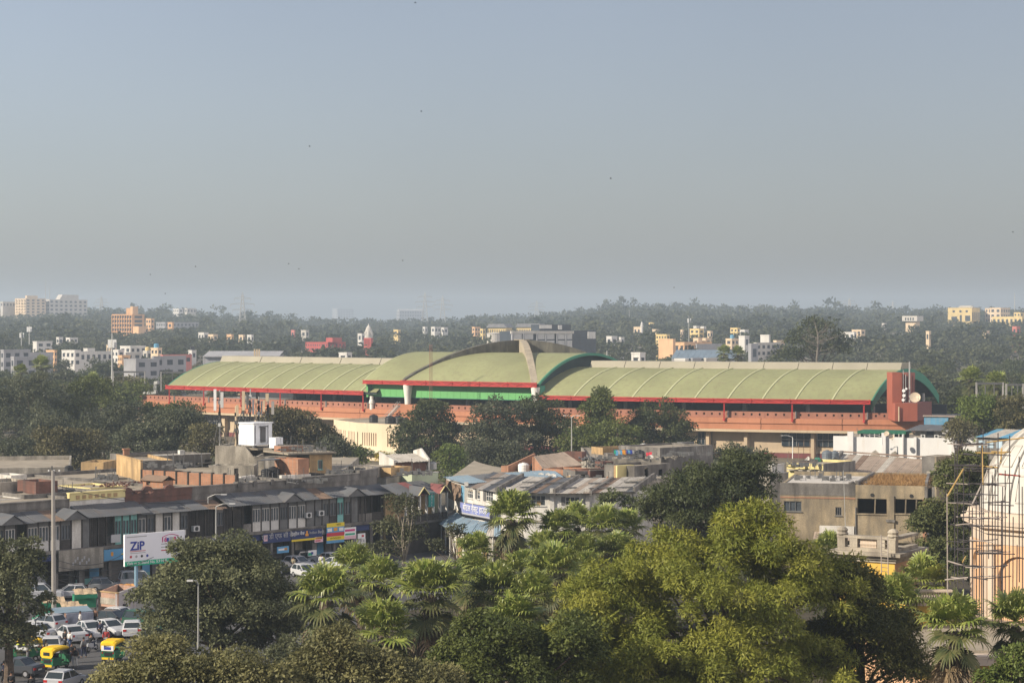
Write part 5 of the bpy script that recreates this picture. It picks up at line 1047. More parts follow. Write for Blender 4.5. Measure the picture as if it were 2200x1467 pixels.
# lean-to roof at street level
up = [pt(955, 1084, 4.4), pt(975, 1098, 4.4), pt(1000, 1112, 4.4), pt(1030, 1119, 4.4), pt(1075, 1125, 4.4)]; lo = [pt(912, 1096, 3.3), pt(934, 1118, 3.3), pt(962, 1136, 3.3), pt(1010, 1148, 3.3), pt(1078, 1153, 3.3)]
T = Thing('lean_to', 'curved lean-to with pale blue corrugated roof under the guest house', 'lean-to', (lo[2].x, lo[2].y, 0))
for k in range(4): sheet_roof(T, up[k], up[k+1], lo[k], lo[k+1], M_tinblue, 4, mats=[M_tinpale] if k == 0 else ([M_tinblue, M_tinblue, M_tin] if k < 3 else [M_tinblue, M_tinpale, M_tinbrown]))
for k in range(4):
    f = Frame(lo[k], lo[k+1]); mb = MB(); mb.fbox(f, 0, f.L, .6, .8, 0, 3.2); T.part('shop_wall', mb, M_oldlight if k % 2 else M_whitewash)
    for j in range(2): mb = MB(); a = f.L*(.2+.45*j); mb.fbox(f, a, a+f.L*.25, .5, .59, 0.1, 2.4); T.part('shop_opening', mb, M_timber if j else M_ochre)
    for j in range(3): mb = MB(); a = f.L*j/3; mb.fbox(f, a, a+.12, .2, .35, 0, 3.25); T.part('post', mb, M_whitewash)
# ================================================================ crowded roofs behind the guest house
def pitched(name, label, a, b, c, d, za, zc, m, n=5, mats=None, cat='shed'):   # a-b upper edge px, c-d lower edge px
    A, B, Cc, Dd = pt(*a, za), pt(*b, za), pt(*c, zc), pt(*d, zc); T = Thing(name, label, cat, (Cc.x, Cc.y, zc-1.4)); sheet_roof(T, A, B, Cc, Dd, m, n, mats=mats)
    f = Frame(Cc, Dd); mb = MB(); mb.fbox(f, .1, f.L-.1, .3, .55, zc-1.4, zc-.05); T.part('front_wall', mb, M_brick); g = Frame(Cc+Vector((.2, .4, 0)), A+Vector((.2, 0, 0)))
    mb = MB(); mb.prism([(0, zc-1.4), (g.L, zc-1.4), (g.L, za-.12), (0, zc-.12)], g, -.1, .15); T.part('side_wall', mb, M_brick); mb = MB(); g2 = Frame(A, B); mb.fbox(g2, 0, g2.L, .02, .25, zc-1.4, za-.1); T.part('rear_wall', mb, M_brick); return T
pitched('tin_shed', 'brick shed with broad brown pitched roof behind the blue tin roof', (1147, 980), (1212, 971), (1166, 1006), (1254, 999), 10.4, 9.0, M_tinbrown, 6, [M_tinbrown])
T, f, zt = block('brick_gable', 'low brick gable wall behind two drum tanks', 'wall', (1092, 1014), (1150, 1008), 8.0, 1001, 1.2, M_brick, para=.1)
mb = MB(); mb.prism([(0, zt+.002), (f.L, zt+.002), (f.L, zt+1.4)], f, 0, .3); T.part('gable', mb, M_brick)
tank(None, pt(1125, 1013, 8.0), .78, 1.25, M_whiteplastic, single_='white drum tank behind the blue tin roof'); tank(None, pt(1151, 1012, 8.0), .75, 1.25, M_black, single_='black drum tank beside the white drum tank')
block('roof_room', 'sunlit brick roof room beside the brown pitched roof', 'roof room', (1168, 1027), (1235, 1031), 7.9, 1006, 4, M_brick)
block('roof_room', 'dark doorway roof room beside the sunlit brick room', 'roof room', (1236, 1035), (1268, 1034), 7.9, 1012, 4, M_oldgrey, ops=[(1249, 1263, 1018, 1033, 'open')])
block('roof_room', 'patched brick and plaster roof room in the crowded roofs', 'roof room', (1268, 1035), (1328, 1033), 7.9, 1011, 4, M_brickold, cop=M_oldlight)
T, f, zt = block('chimney_stack', 'squat brick chimney with slab cap on the guest house roof', 'chimney', (1226, 1036), (1247, 1035), 7.9, 1022, .9, M_ochre, para=.1, cop=M_tinpale)
T, f, zt = block('ruined_wall', 'sunlit ochre ruined wall on the crowded roofs', 'wall', (1326, 1040), (1362, 1038), 7.9, 1000, .7, M_yellowp, para=.1, side=M_ochre)
T, f, zt = block('ruined_wall', 'tall stained concrete wall with black streaks right of the ochre ruin', 'wall', (1363, 1040), (1440, 1033), 7.9, 1001, 5, M_oldgrey, ops=[(1385, 1393, 1004, 1032, 'open'), (1415, 1423, 1008, 1035, 'open')])
T, f, zt = block('stone_parapet', 'crumbling stone parapet at the right end of the guest house', 'wall', (1358, 1062), (1440, 1050), 7.2, 1038, 1.2, M_oldlight, para=.1)
for i in range(24): mb = MB(); c = f.P(rng.uniform(0, f.L), rng.uniform(0, 1), zt); s = rng.uniform(.12, .3); mb.box(c.x-s, c.x+s, c.y-s*.7, c.y+s*.7, c.z-.05, c.z+rng.uniform(.1, .35)); T.part('stone', mb, M_oldlight)
block('roof_terrace', 'long flat dusty terrace with laundry behind the crowded roofs', 'roof terrace', (1262, 998), (1420, 998), 7.6, 985, 28, M_oldlight, base=0, para=.4)
block('roof_block', 'long dark roof wall at the right of the crowded roofs', 'wall', (1418, 991), (1532, 984), 7.6, 962, 9, M_oldgrey, para=.3, roof=M_roofdust, base=0)
block('roof_room', 'low cream roof room hung with laundry', 'roof room', (1295, 978), (1366, 976), 8.0, 962, 4, M_ochre, roof=M_roofdust)
block('roof_box', 'long grey concrete roof box before the laundry', 'roof room', (1306, 984), (1360, 983), 7.9, 974, 2, M_oldgrey, para=.05)
block('roof_box', 'small rusty roof box with green shutter', 'roof room', (1295, 1005), (1318, 1004), 7.9, 992, 2, M_brickold, ops=[(1303, 1316, 994, 1004, 'door', M_palegreen)])
block('roof_room', 'reddish weathered roof wall behind the brown pitched roof', 'wall', (1212, 990), (1250, 991), 8.0, 970, 2, M_brickold, para=.1)
tank(None, pt(1374, 992, 7.9), .82, 1.8, M_black, single_='large black tank among the crowded roofs'); tank(None, pt(1383, 966, 8.2), .85, 1.0, M_whiteplastic, single_='white tank topmost of the crowded roofs')
for px, py, lab in ((1162, 1022, 'left one of three dishes on the guest house roof'), (1177, 1023, 'middle one of three dishes on the guest house roof'), (1188, 1024, 'right one of three dishes on the guest house roof'), (1398, 983, 'white dish beside the large black tank')):
    c = pt(px, py, 8.6); T = Thing('roof_dish', lab, 'satellite dish', c, 'roof dishes'); dish(T, c, .42, -.3, .6, mat('pale_dish', (.5, .48, .44), .6, .05), 'bowl')
T = Thing('clothes_line', 'clothes line with bright garments on the terrace', 'clothes line', pt(1320, 978, 8.2)); a, b = pt(1318, 966, 9.6), pt(1366, 966, 9.6)
mb = MB(); mb.tube(a, b, .03, n=4); T.part('line', mb, M_steel)
for p in (a, b): mb = MB(); mb.tube(p-Vector((0, 0, 1.6)), p, .04, n=5); T.part('post', mb, M_steel)
for i, cn in enumerate(('green', 'cyan', 'grey', 'cyan', 'orange', 'orange', 'blue', 'cyan', 'blue', 'grey')):
    q = a.lerp(b, .06+.09*i); w = rng.uniform(.12, .22); h = rng.uniform(.5, .9); mb = MB(); mb.slab([[q+Vector((-w, 0, 0)), q+Vector((w, .02, 0))], [q+Vector((-w*1.05, .05, -h)), q+Vector((w, -.04, -h*.95))]], .03, (0, 1, 0)); T.part('garment', mb, M_ink[cn])
mb = MB(); c = pt(1388, 972, 9.0); mb.slab([[c, c+Vector((.9, 0, .1))], [c+Vector((0, -.3, -.5)), c+Vector((.8, -.3, -.4))]], .04); single('red_cloth', mb, M_ink['red'], 'red cloth hanging beside the large black tank', 'cloth')
for i, (px, py, z, m, lab) in enumerate(((1270, 990, 8.2, M_tin, 'heap of grey tin scrap before the laundry terrace'), (1275, 1004, 8.0, M_oldgrey, 'heap of grey sacks in the crowded roofs'), (1410, 1030, 8.2, M_whitewash, 'heap of white bags at the stained concrete wall'), (1320, 1036, 8.0, M_brick, 'spill of broken brick at the ochre ruin'), (1440, 985, 8.0, M_oldlight, 'clutter of planters on the long dark wall'))):
    c = pt(px, py, z); mb = MB()
    for k in range(34): q = c+Vector((rng.gauss(0, .8), rng.gauss(0, .6), rng.uniform(0, .45))); s = rng.uniform(.12, .3); mb.bar(q, q+Vector((rng.uniform(-.4, .4), rng.uniform(-.3, .3), rng.uniform(-.1, .3))), s, s*.7)
    single('rubble', mb, m, lab, 'rubble', kind='stuff')
block('roof_stack', 'stack of timber crates on the long dark wall', 'stack', (1466, 966), (1492, 965), 8.6, 950, 1.5, M_timbergrey, para=.05)
block('street_wall', 'grey service wall under the station beside the scrub', 'wall', (1440, 988), (1520, 988), 6.0, 968, 5, M_oldgrey, base=0)
# ================================================================ derelict building on the right
M_derelict = mat('derelict_plaster', (.35, .28, .18), .95, .3, .35, .95, (.085, .08, .07), fine=.4)
DF = Frame(pd(1676, 1100, 238), pd(1838, 1100, 236)); DG = Frame(pd(1838, 1100, 235.3), pd(1992, 1100, 233)); ZP = 9.8
T = Thing('derelict_building', 'derelict two-storey concrete building with gaping black openings', 'building', DF.o)
def dops(f, L):
    return [(f.u_at(a), f.u_at(b), f.z_at((a+b)/2, d), f.z_at((a+b)/2, c)) for a, b, c, d in L]
o1 = dops(DF, [(1684, 1722, 1076, 1098), (1795, 1808, 1089, 1107)]); o2 = dops(DG, [(1842, 1905, 1071, 1103), (1922, 1989, 1072, 1103)])
wall(T, DF, 0, DF.L, 0, ZP, 0, .3, M_derelict, o1); wall(T, DG, 0, DG.L, 0, ZP-.05, 0, .35, M_derelict, o2)
for o in o1: window(T, DF, *o, 0, M_timbergrey, 3, 1)
mb = MB(); mb.fbox(DF, 0, DF.L, -.05, -.003, ZP-1.75, ZP-1.6); T.part('brick_course', mb, M_brick)
mb = MB(); mb.fbox(DF, 0, DF.L-.02, -.04, -.002, ZP-1.4, ZP); T.part('parapet_render', mb, M_oldgrey)
for o in o2: mb = MB(); mb.fbox(DG, o[0]-.3, o[1]+.3, 4, 4.2, o[2]-1, o[3]+1); T.part('room_back', mb, M_blackcoat); mb = MB(); mb.fbox(DG, o[0]-.1, o[1]+.1, -.12, -.002, o[2]-.14, o[2]-.01); T.part('window_sill', mb, M_derelict)
for u in ((o2[0][0]+o2[0][1])/2+.3, o2[1][0]+1.2, o2[1][0]+2.4): mb = MB(); mb.bar(DG.P(u, .12, o2[0][2]), DG.P(u+.06, .12, o2[0][3]), .13); T.part('mullion', mb, M_derelict)
for px, py in ((1874, 1063), (1958, 1065)): c = DG.P(DG.u_at(px), -.02, DG.z_at(px, py)); mb = MB(); mb.tube(c, c-DG.v*.06, .22, .2, 12); mb2 = T.part('vent_hole', mb, M_blackcoat)
mb = MB(); mb.fbox(DG, DG.u_at(1906), DG.u_at(1921), -.16, -.003, 3.5, ZP-1.2); T.part('pilaster', mb, M_derelict); mb = MB(); mb.fbox(DG, DG.u_at(1904), DG.u_at(1923), -.3, -.161, 5.6, 5.9); T.part('bracket', mb, M_oldgrey)
EN = Frame(DG.P(DG.L, 0, 0), DG.P(DG.L, 0, 0)+Vector((3.4, 15, 0))); mb = MB(); mb.prism([(0, 0), (EN.L, 0), (EN.L, ZP+.4), (2.4, ZP+.3), (1.2, ZP-.1), (0, ZP-.05)], EN, 0, .3); T.part('end_wall', mb, M_oldgrey)
mb = MB(); mb.fbox(DG, DG.L-.5, DG.L-.05, -.05, -.004, 3.5, ZP-1.6); T.part('exposed_brick', mb, M_brick)
mb = MB(); mb.fbox(DF, .3, DF.L, .31, 16.7, ZP-.6, ZP-.3); T.part('roof_slab', mb, mat('pale_screed', (.5, .47, .42), .9, .1)); mb = MB(); mb.fbox(DG, .31, DG.L-.3, .36, 16.7, ZP-.7, ZP-.35); T.part('roof_slab', mb, M_roofdust)
mb = MB(); mb.fbox(DF, 0, .3, .31, 17, 0, ZP-.2); T.part('side_wall', mb, M_derelict); mb = MB(); mb.fbox(DF, 0, DF.L+DG.L, 17, 17.3, 0, ZP+.15); T.part('rear_wall', mb, M_derelict); mb = MB(); mb.fbox(DG, 0, .3, .36, 16.9, ZP-1, ZP+.3); T.part('dividing_wall', mb, M_oldgrey)
mb = MB(); mb.fbox(DG, DG.u_at(1965), DG.u_at(1990), 15.2, 15.95, ZP-.35, ZP+.6); T.part('roof_block', mb, M_oldlight)
mb = MB(); mb.fbox(DF, DF.u_at(1762), DF.L-.1, -.9, -.06, DF.z_at(1800, 1146), DF.z_at(1800, 1129)); T.part('white_hoarding', mb, M_whitewash); sheet_roof(T, DF.P(DF.u_at(1750), -.1, 4.2), DF.P(DF.L, -.1, 4.2), DF.P(DF.u_at(1750), -2.2, 3.5), DF.P(DF.L, -2.2, 3.5), M_tinbrown, 4)
mb = MB(); mb.fbox(DG, 0, DG.L, -.5, -.01, 3.3, 3.5); T.part('ledge', mb, M_derelict); mb = MB(); mb.tube(DG.P(.05, -.1, 3.4), DG.P(.05, -.1, 7.2), .07, n=6); T.part('drainpipe', mb, M_steel)
# ================================================================ roofs behind the derelict building
T, f, zt = block('yellow_house', 'low yellow roof house with two dark openings behind the derelict roof', 'house', (1690, 1022), (1768, 1026), 7.9, 993, 9, M_yellowp, base=0, cop=M_oldlight, ops=[(1714, 1736, 1007, 1021, 'open'), (1742, 1765, 1008, 1025, 'open')], side=M_oldgrey)
mb = MB(); mb.fbox(f, .3, f.L+.2, -.6, -.01, zt-1.0, zt-.85); T.part('sunshade', mb, M_oldlight)
block('tank_plinth', 'grey plinth with slab carrying a white trough by the mango tree', 'plinth', (1655, 1036), (1694, 1034), 7.6, 1017, 2.4, M_oldlight, cop=M_whitewash, base=0)
block('tank_plinth', 'pale trough box with rimmed top by the mango tree', 'trough', (1658, 1016), (1685, 1014), 8.8, 999, 1.8, M_whitewash, cop=M_whitewash)
block('tank_tower', 'concrete stair head carrying the grey tanks', 'roof room', (1764, 994), (1806, 994), 8.9, 0, 4, M_oldlight, base=0, z_to=9.0, para=.01)
tank(None, pt(1777, 991, 9.0), .75, 1.6, mat('grey_tank_plastic', (.12, .14, .16), .5, .1), single_='big grey tank at the head of the brown tin roof'); tank(None, pt(1793, 989, 9.0), .62, 1.4, MATS['grey_tank_plastic'], single_='second grey tank half behind the big grey one')
tank(None, pt(1756, 994, 9.2), .5, .75, mat('green_tank_plastic', (.05, .25, .16), .5, .1), single_='small green tank on the yellow roof house', ribs=False)
c = pt(1737, 990, 9.6); T = Thing('roof_dish', 'edge-on white dish on the yellow roof house', 'satellite dish', c, 'roof dishes'); dish(T, c, .6, -1.25, .35, MATS['pale_dish'], 'bowl')
T = Thing('rebar_cage', 'rusty reinforcement rods standing on the yellow roof house', 'rods', pt(1720, 992, 9.6))
for px, h in ((1697, 1.4), (1705, 1.2), (1716, 2.6), (1728, 2.8), (1742, 2.9), (1752, 2.7)): a = pt(px, 992, 9.4)+Vector((0, rng.uniform(0, 1.5), 0)); mb = MB(); mb.tube(a, a+Vector((0, 0, h)), .035, n=5); T.part('rod', mb, M_tinrust)
a, b = pt(1697, 992, 11.6), pt(1752, 992, 11.6); mb = MB(); mb.tube(a, b, .03, n=4); T.part('tie_rod', mb, M_tinrust)
# long brown tin roof
T = Thing('tin_hall', 'long hall with ribbed brown tin roof behind the derelict building', 'hall', pt(1775, 1020, 7)); A, B, Cc, Dd = pt(1812, 975, 9.6), pt(2045, 990, 9.6), pt(1772, 1019, 7.9), pt(2015, 1017, 7.9)
sheet_roof(T, A, B, Cc, Dd, M_tinbrown, 16, mats=[M_tinbrown, M_tinbrown, M_tinbrown, M_tinpale, M_tinrust], jit=.15)
sheet_roof(T, A+Vector((-.3, 5, .15)), B+Vector((-.3, 5, .15)), A+Vector((0, -.4, .25)), B+Vector((0, -.4, .25)), M_tinbrown, 12, jit=.2, mats=[M_tinbrown, M_tinrust])
f = Frame(Cc, Dd); mb = MB(); mb.fbox(f, 0, f.L, .4, .7, 0, 7.8); T.part('front_wall', mb, M_oldgrey); g = Frame(Cc+Vector((-.2, 0, 0)), A+Vector((-.2, 0, 0))); mb = MB(); mb.hexa([g.P(0, -.2, 7.0), g.P(g.L, -.2, 8.6), g.P(g.L, .2, 8.6), g.P(0, .2, 7.0), g.P(0, -.2, 8.3), g.P(g.L, -.2, 10.1), g.P(g.L, .2, 10.1), g.P(0, .2, 8.3)]); T.part('verge_wall', mb, M_oldgrey)
block('chimney_block', 'tall square concrete shaft at the right end of the brown tin roof', 'shaft', (2012, 1026), (2046, 1022), 7.6, 981, 2.2, M_derelict, base=0, side=M_oldgrey, para=.05)
# ================================================================ white compound wall
WF = Frame(pd(1790, 960, 398), pd(2098, 960, 388)); ZW = ZD(938, 395); T = Thing('compound_wall', 'long whitewashed compound wall with square pilasters before the station', 'wall', WF.o)
M_bw = mat('bright_whitewash', (.64, .63, .61), .9, .04, .5, .12, (.55, .5, .42))
cuts = [0]+[WF.u_at(p) for p in (1826, 1899, 1941, 1967, 2050)]+[WF.L]
for i in range(len(cuts)-1): mb = MB(); mb.fbox(WF, cuts[i]+.01, cuts[i+1]-.01, 0, .4, 0, ZW-(.1 if i % 2 else 0)); T.part('wall_panel', mb, M_bw)
for px, w, h in ((1822, 12, .9), (1895, 9, .8), (1939, 3, .6), (1964, 6, .1), (2045, 10, .7)): mb = MB(); a, b = WF.u_at(px), WF.u_at(px+w); mb.fbox(WF, a, b, -.6, -.005, 0, ZW+h); T.part('pilaster', mb, M_bw)
for px, py in ((1880, 972), (1922, 974)):
    mb = MB(); u, z = WF.u_at(px), WF.z_at(px, py); mb.prism([(u-.9, z-.6), (u+.9, z-.6), (u+.7, z), (u+.1, z+.5), (u-.6, z+.1)], WF, -.04, -.012); T.part('peeled_patch', mb, M_oldlight)
mb = MB(); mb.fbox(WF, WF.L-.3, WF.L, .41, 14, 0, ZW); T.part('end_wall', mb, M_oldgrey); mb = MB(); mb.fbox(WF, 0, WF.L-.31, .41, 14, ZW-.9, ZW-.5); T.part('roof_slab', mb, M_roofdust); mb = MB(); mb.fbox(WF, 0, WF.L, 14.01, 14.3, 0, ZW-.2); T.part('rear_wall', mb, M_oldgrey)
# things above the wall
def wbox(name, label, cat, a, b, pyt, pyb, v, dep, m, D=None): mb = MB(); f = WF; z1, z0 = f.z_at((a+b)/2, pyt), f.z_at((a+b)/2, pyb); mb.fbox(f, f.u_at(a), f.u_at(b), v, v+dep, z0, z1); return mb
T = Thing('net_shed', 'shed roofed with dark green netting behind the white wall', 'shed', WF.P(WF.u_at(1890), 2, 0)); T.part('net_cover', wbox('', '', '', 1838, 1942, 927, 933, 2, 6, mat('green_shade_net', (.02, .12, .07), .9, .2, 2.)), MATS['green_shade_net'])
T.part('dark_opening', wbox('', '', '', 1840, 1940, 933.2, 941, 2.6, 4, M_dark), M_dark)
for i in range(10): T.part('post', wbox('', '', '', 1842+i*10.5, 1844+i*10.5, 933, 942, 1.9, .2, M_whitewash), M_whitewash)
T = Thing('roof_office', 'grey tin-roofed hut with a dark doorway above the white wall', 'hut', WF.P(WF.u_at(1990), 2, ZW-.5)); T.part('wall', wbox('', '', '', 1962, 2040, 924, 942, 2, 5, M_oldlight), M_oldlight); T.part('doorway', wbox('', '', '', 1987, 2002, 927, 941, 1.8, .15, M_dark), M_dark)
f = WF; z1, z0 = f.z_at(1990, 916.5), f.z_at(1990, 926); sheet_roof(T, f.P(f.u_at(1960), 8, z1), f.P(f.u_at(2040), 8, z1), f.P(f.u_at(1941), .8, z0), f.P(f.u_at(2042), .8, z0), M_tin, 5)
for u in (1975, 2004): ac_unit(T, WF, WF.u_at(u), 1.95, WF.z_at(1990, 941))
T = Thing('blue_container', 'rusting pale blue corrugated cabin before the station end', 'cabin', pd(1985, 917, 405)); f = Frame(pd(1985, 917, 405), pd(2037, 917, 404)); z0, z1 = ZD(920, 405), ZD(895, 405)
rows = [[], []]
for i in range(41): u = f.L*i/40; v = .06*(i % 2); rows[0].append(f.P(u, v, z0)); rows[1].append(f.P(u, v, z1))
mb = MB(); mb.grid(rows); T.part('front_panel', mb, M_bluepaint); mb = MB(); mb.fbox(f, .05, f.L-.05, .1, 4, 0, z1-.05); T.part('body', mb, M_bluepaint); mb = MB(); mb.fbox(f, f.L, f.L+2.2, .3, 4, z0-1, z1-.3); T.part('dark_annex', mb, M_oldgrey); mb = MB(); mb.fbox(f, -.2, f.L+3.4, -.2, 4.2, z1+.02, z1+.14); T.part('roof_sheet', mb, M_tinbrown)
T = Thing('blue_shed', 'grey shed with long blue roof sheets behind the scaffolding', 'shed', pd(2098, 960, 372)); f = Frame(pd(2098, 960, 372), pd(2200, 950, 366)); z0, z1 = ZD(943, 370), ZD(932, 370)
mb = MB(); mb.fbox(f, 0, f.L, 0, 10, 0, z0+.2); T.part('wall', mb, M_oldgrey)
for i in range(5): T.part('pane', (lambda m: m.fbox(f, f.L*(.05+.19*i), f.L*(.17+.19*i), -.06, -.005, z0-1.6, z0-.3))(MB()), mat('pale_blue_panel', (.35, .45, .52), .6))
sheet_roof(T, f.P(0, 8, z1+.5), f.P(f.L, 8, z1+.5), f.P(0, -.6, z0+.3), f.P(f.L, -.6, z0+.3), M_bluepaint, 6, mats=[M_bluepaint, M_tinpale, M_bluepaint])
for px, py, r, lab in ((1905, 932, .85, 'upper tan dish above the white wall'), (1916, 939, .85, 'lower tan dish above the white wall')):
    c = pd(px, py, 390); T = Thing('roof_dish', lab, 'satellite dish', c, 'roof dishes'); dish(T, c, r*.62, -.5, .5, MATS['tan_dish'], 'bowl')
mb = MB(); c = pd(2067, 927, 388)
for k in range(30): q = c+Vector((rng.gauss(0, 1.6), rng.gauss(0, .6), rng.uniform(-1, .2))); s = rng.uniform(.15, .4); mb.bar(q, q+Vector((rng.uniform(-.6, .6), 0, rng.uniform(-.1, .3))), s, s*.7)
single('rubble', mb, M_whitewash, 'pale clutter of sheets above the white wall', 'clutter', kind='stuff')
# ================================================================ station surroundings: gantries, lamps, viaduct
def portal(pa, pb, pyt, pyb, D, label):
    a, b = pd(pa, pyb, D), pd(pb, pyb, D); T = Thing('rail_gantry', label, 'gantry', a, 'overhead line gantries'); top = ZD(pyt, D)
    for p in (a, b): mb = MB(); mb.bar(p, (p.x, p.y, top), .34, .34); T.part('mast', mb, M_greyslab)
    mb = MB(); mb.bar((a.x, a.y, top-.25), (b.x, b.y, top-.25), .3, .45); T.part('beam', mb, M_steel)
    for i in range(1, 3): q = a.lerp(b, i/3); mb = MB(); mb.tube((q.x, q.y, top-.6), (q.x, q.y, top-2.6), .12, n=6); T.part('drop_arm', mb, M_steel)
portal(243, 311, 797, 846, 560, 'left rail gantry beyond the station end'); portal(346, 420, 798, 840, 600, 'rail gantry touching the left vault'); portal(2098, 2155, 821, 880, 430, 'left of the two rail gantries at the right edge'); portal(2162, 2198, 824, 880, 440, 'rightmost rail gantry at the edge')
f = Frame(pd(120, 855, 640), pd(288, 858, 560)); T = Thing('viaduct', 'cream viaduct girder running left from the station', 'viaduct', f.o); mb = MB(); mb.fbox(f, 0, f.L, 0, 9, 6.2, 8.0); T.part('deck', mb, M_cream)
for i in range(12): mb = MB(); mb.fbox(f, f.L*i/12+.05, f.L*(i+1)/12-.05, -.25, -.02, 7.2, 9.2); T.part('parapet_panel', mb, M_cream)
for i in range(4): mb = MB(); c = f.P(f.L*(i+.5)/4, 4.5, 0); mb.lathe(c, [(1.2, -.2), (1.2, 5), (2.2, 6.18)], 12); T.part('pier', mb, M_cream)
T = Thing('cable_ducts', 'white insulated ducts at the left end of the orange band', 'ducts', st(300, -1.5, 6)); 
for a, b in ((st(300, -1.2, 6), st(300, -1.2, 9.6)), (st(300, -1.2, 9.6), st(306, -1.2, 10.4)), (st(306, .5, 10.3), st(334, .5, 10.6)), (st(330, .5, 10.5), st(330, .5, 13)), (st(330, .5, 13), st(337, .5, 13.2))): mb = MB(); mb.bar(a, b, .75, .75); T.part('duct', mb, M_pole)
def lattice_mast(px, pyt, pyb, D, label, m):
    b, t = pd(px, pyb, D), pd(px, pyt, D); T = Thing('lattice_mast', label, 'mast', b); H = t.z-b.z; 
    for i in range(3): a = i*2.094; o = Vector((math.cos(a)*.35, math.sin(a)*.35, 0)); mb = MB(); mb.tube(b+o, t+o, .04, n=5); T.part('leg', mb, m)
    mb = MB(); n = 24
    for k in range(n):
        for i in range(3): a, c = i*2.094, (i+1)*2.094; mb.tube(b+Vector((math.cos(a)*.35, math.sin(a)*.35, H*k/n)), b+Vector((math.cos(c)*.35, math.sin(c)*.35, H*(k+1)/n)), .02, n=4)
    T.part('bracing', mb, m)
lattice_mast(925, 740, 868, 462, 'thin red and white lattice mast in front of the raised hall', mat('faded_red_steel', (.3, .14, .1), .7))
# platform people glimpsed and other small station things
# ================================================================ church with dome and scaffolding
M_domew = mat('dome_white_plaster', (.5, .475, .43), .85, .12, .4, .12, (.5, .45, .38)); M_peach = mat('peach_plaster', (.6, .37, .21), .85, .06, .4, .12, (.5, .3, .18)); M_stucco = mat('cream_stucco', (.55, .45, .35), .85, .05, .5, .15, (.45, .36, .28)); M_church_y = mat('church_yellow', (.62, .4, .08), .85, .08, .5, .15, (.5, .3, .1))
CX, CD = XD(2290, 157), 157.; T = Thing('church', 'domed church in peach and cream stucco at the right edge', 'church', (CX, CD, 0)); R0 = 7.1
def octp(r, z, rot=22.5): return [Vector((CX+r*math.cos(R(rot+45*i)), CD+r*math.sin(R(rot+45*i)), z)) for i in range(8)]
def octring(levels, m, name):
    mb = MB(); rows = [octp(r, z)+[octp(r, z)[0]] for r, z in levels]; mb.grid(rows); return T.part(name, mb, m)
octring([(R0, 6.0), (R0, 11.6)], M_peach, 'drum_wall'); octring([(R0-.02, 11.6), (R0+.05, 11.62), (R0+.05, 12.4), (R0+.3, 12.42), (R0+.3, 12.6)], M_stucco, 'entablature'); octring([(R0+.2, 12.58), (R0+.75, 12.85), (R0+.75, 13.05), (R0+.9, 13.1), (R0+.9, 13.3), (R0+.5, 13.4), (R0+.3, 13.95), (5.8, 14.0)], M_stucco, 'cornice')
P8 = octp(R0, 0)
for i in range(8):
    f = Frame(P8[i], P8[(i+1) % 8]); f.v = -f.v; f = Frame(P8[(i+1) % 8], P8[i])
    nb = 13
    for j in range(nb): mb = MB(); a = f.L*(j+.25)/nb; mb.fbox(f, a, a+f.L/nb*.5, -.62, -.05, 12.62, 12.84); T.part('dentil', mb, M_stucco)
    for a in (0.05, f.L-.55): mb = MB(); mb.fbox(f, a, a+.5, -.14, .2, 6, 11.58); T.part('corner_pilaster', mb, M_stucco)
    c = f.L/2; n = 12; r = 1.75; zc = 9.1
    for rr0, rr1, vv, mm, nm in ((r, r+.28, -.16, M_stucco, 'arch_moulding'),):
        mb = MB(); pts = []
        for k in range(n+1):
            an = math.pi*k/n; pts.append((c-math.cos(an)*rr0, zc+math.sin(an)*rr0)); 
        outs = [(c-math.cos(math.pi*k/n)*rr1, zc+math.sin(math.pi*k/n)*rr1) for k in range(n+1)]
        pts = [(c-rr0, 6.05)]+pts+[(c+rr0, 6.05)]; outs = [(c-rr1, 6.05)]+outs+[(c+rr1, 6.05)]
        rows = [[f.P(u, vv, z) for u, z in outs], [f.P(u, vv, z) for u, z in pts]]; mb.grid(rows); mb.grid([[f.P(u, 0, z) for u, z in outs], [f.P(u, vv, z) for u, z in outs]]); mb.grid([[f.P(u, vv, z) for u, z in pts], [f.P(u, .25, z) for u, z in pts]]); T.part(nm, mb, mm)
    mb = MB(); ctr = f.P(c, -.03, 8.3); mb.tube(ctr, ctr-f.v*.1, .75, .68, 16); rw = T.part('round_window_frame', mb, M_stucco); mb = MB(); mb.tube(ctr-f.v*.09, ctr-f.v*.13, .55, .55, 16); T.part('round_window', mb, mat('pale_sky_glass', (.45, .5, .58), .2, .05), rw)
RD = 6.3; ZD0 = 14.0; n = 14; mb = MB(); NS = 40
rows = [[Vector((CX+RD*math.cos(t*math.pi/2/n)*math.cos(2*math.pi*i/NS), CD+RD*math.cos(t*math.pi/2/n)*math.sin(2*math.pi*i/NS), ZD0+RD*1.08*math.sin(t*math.pi/2/n))) for i in range(NS+1)] for t in range(n+1)]
mb.grid(rows); T.part('dome_shell', mb, M_domew, smooth=True)
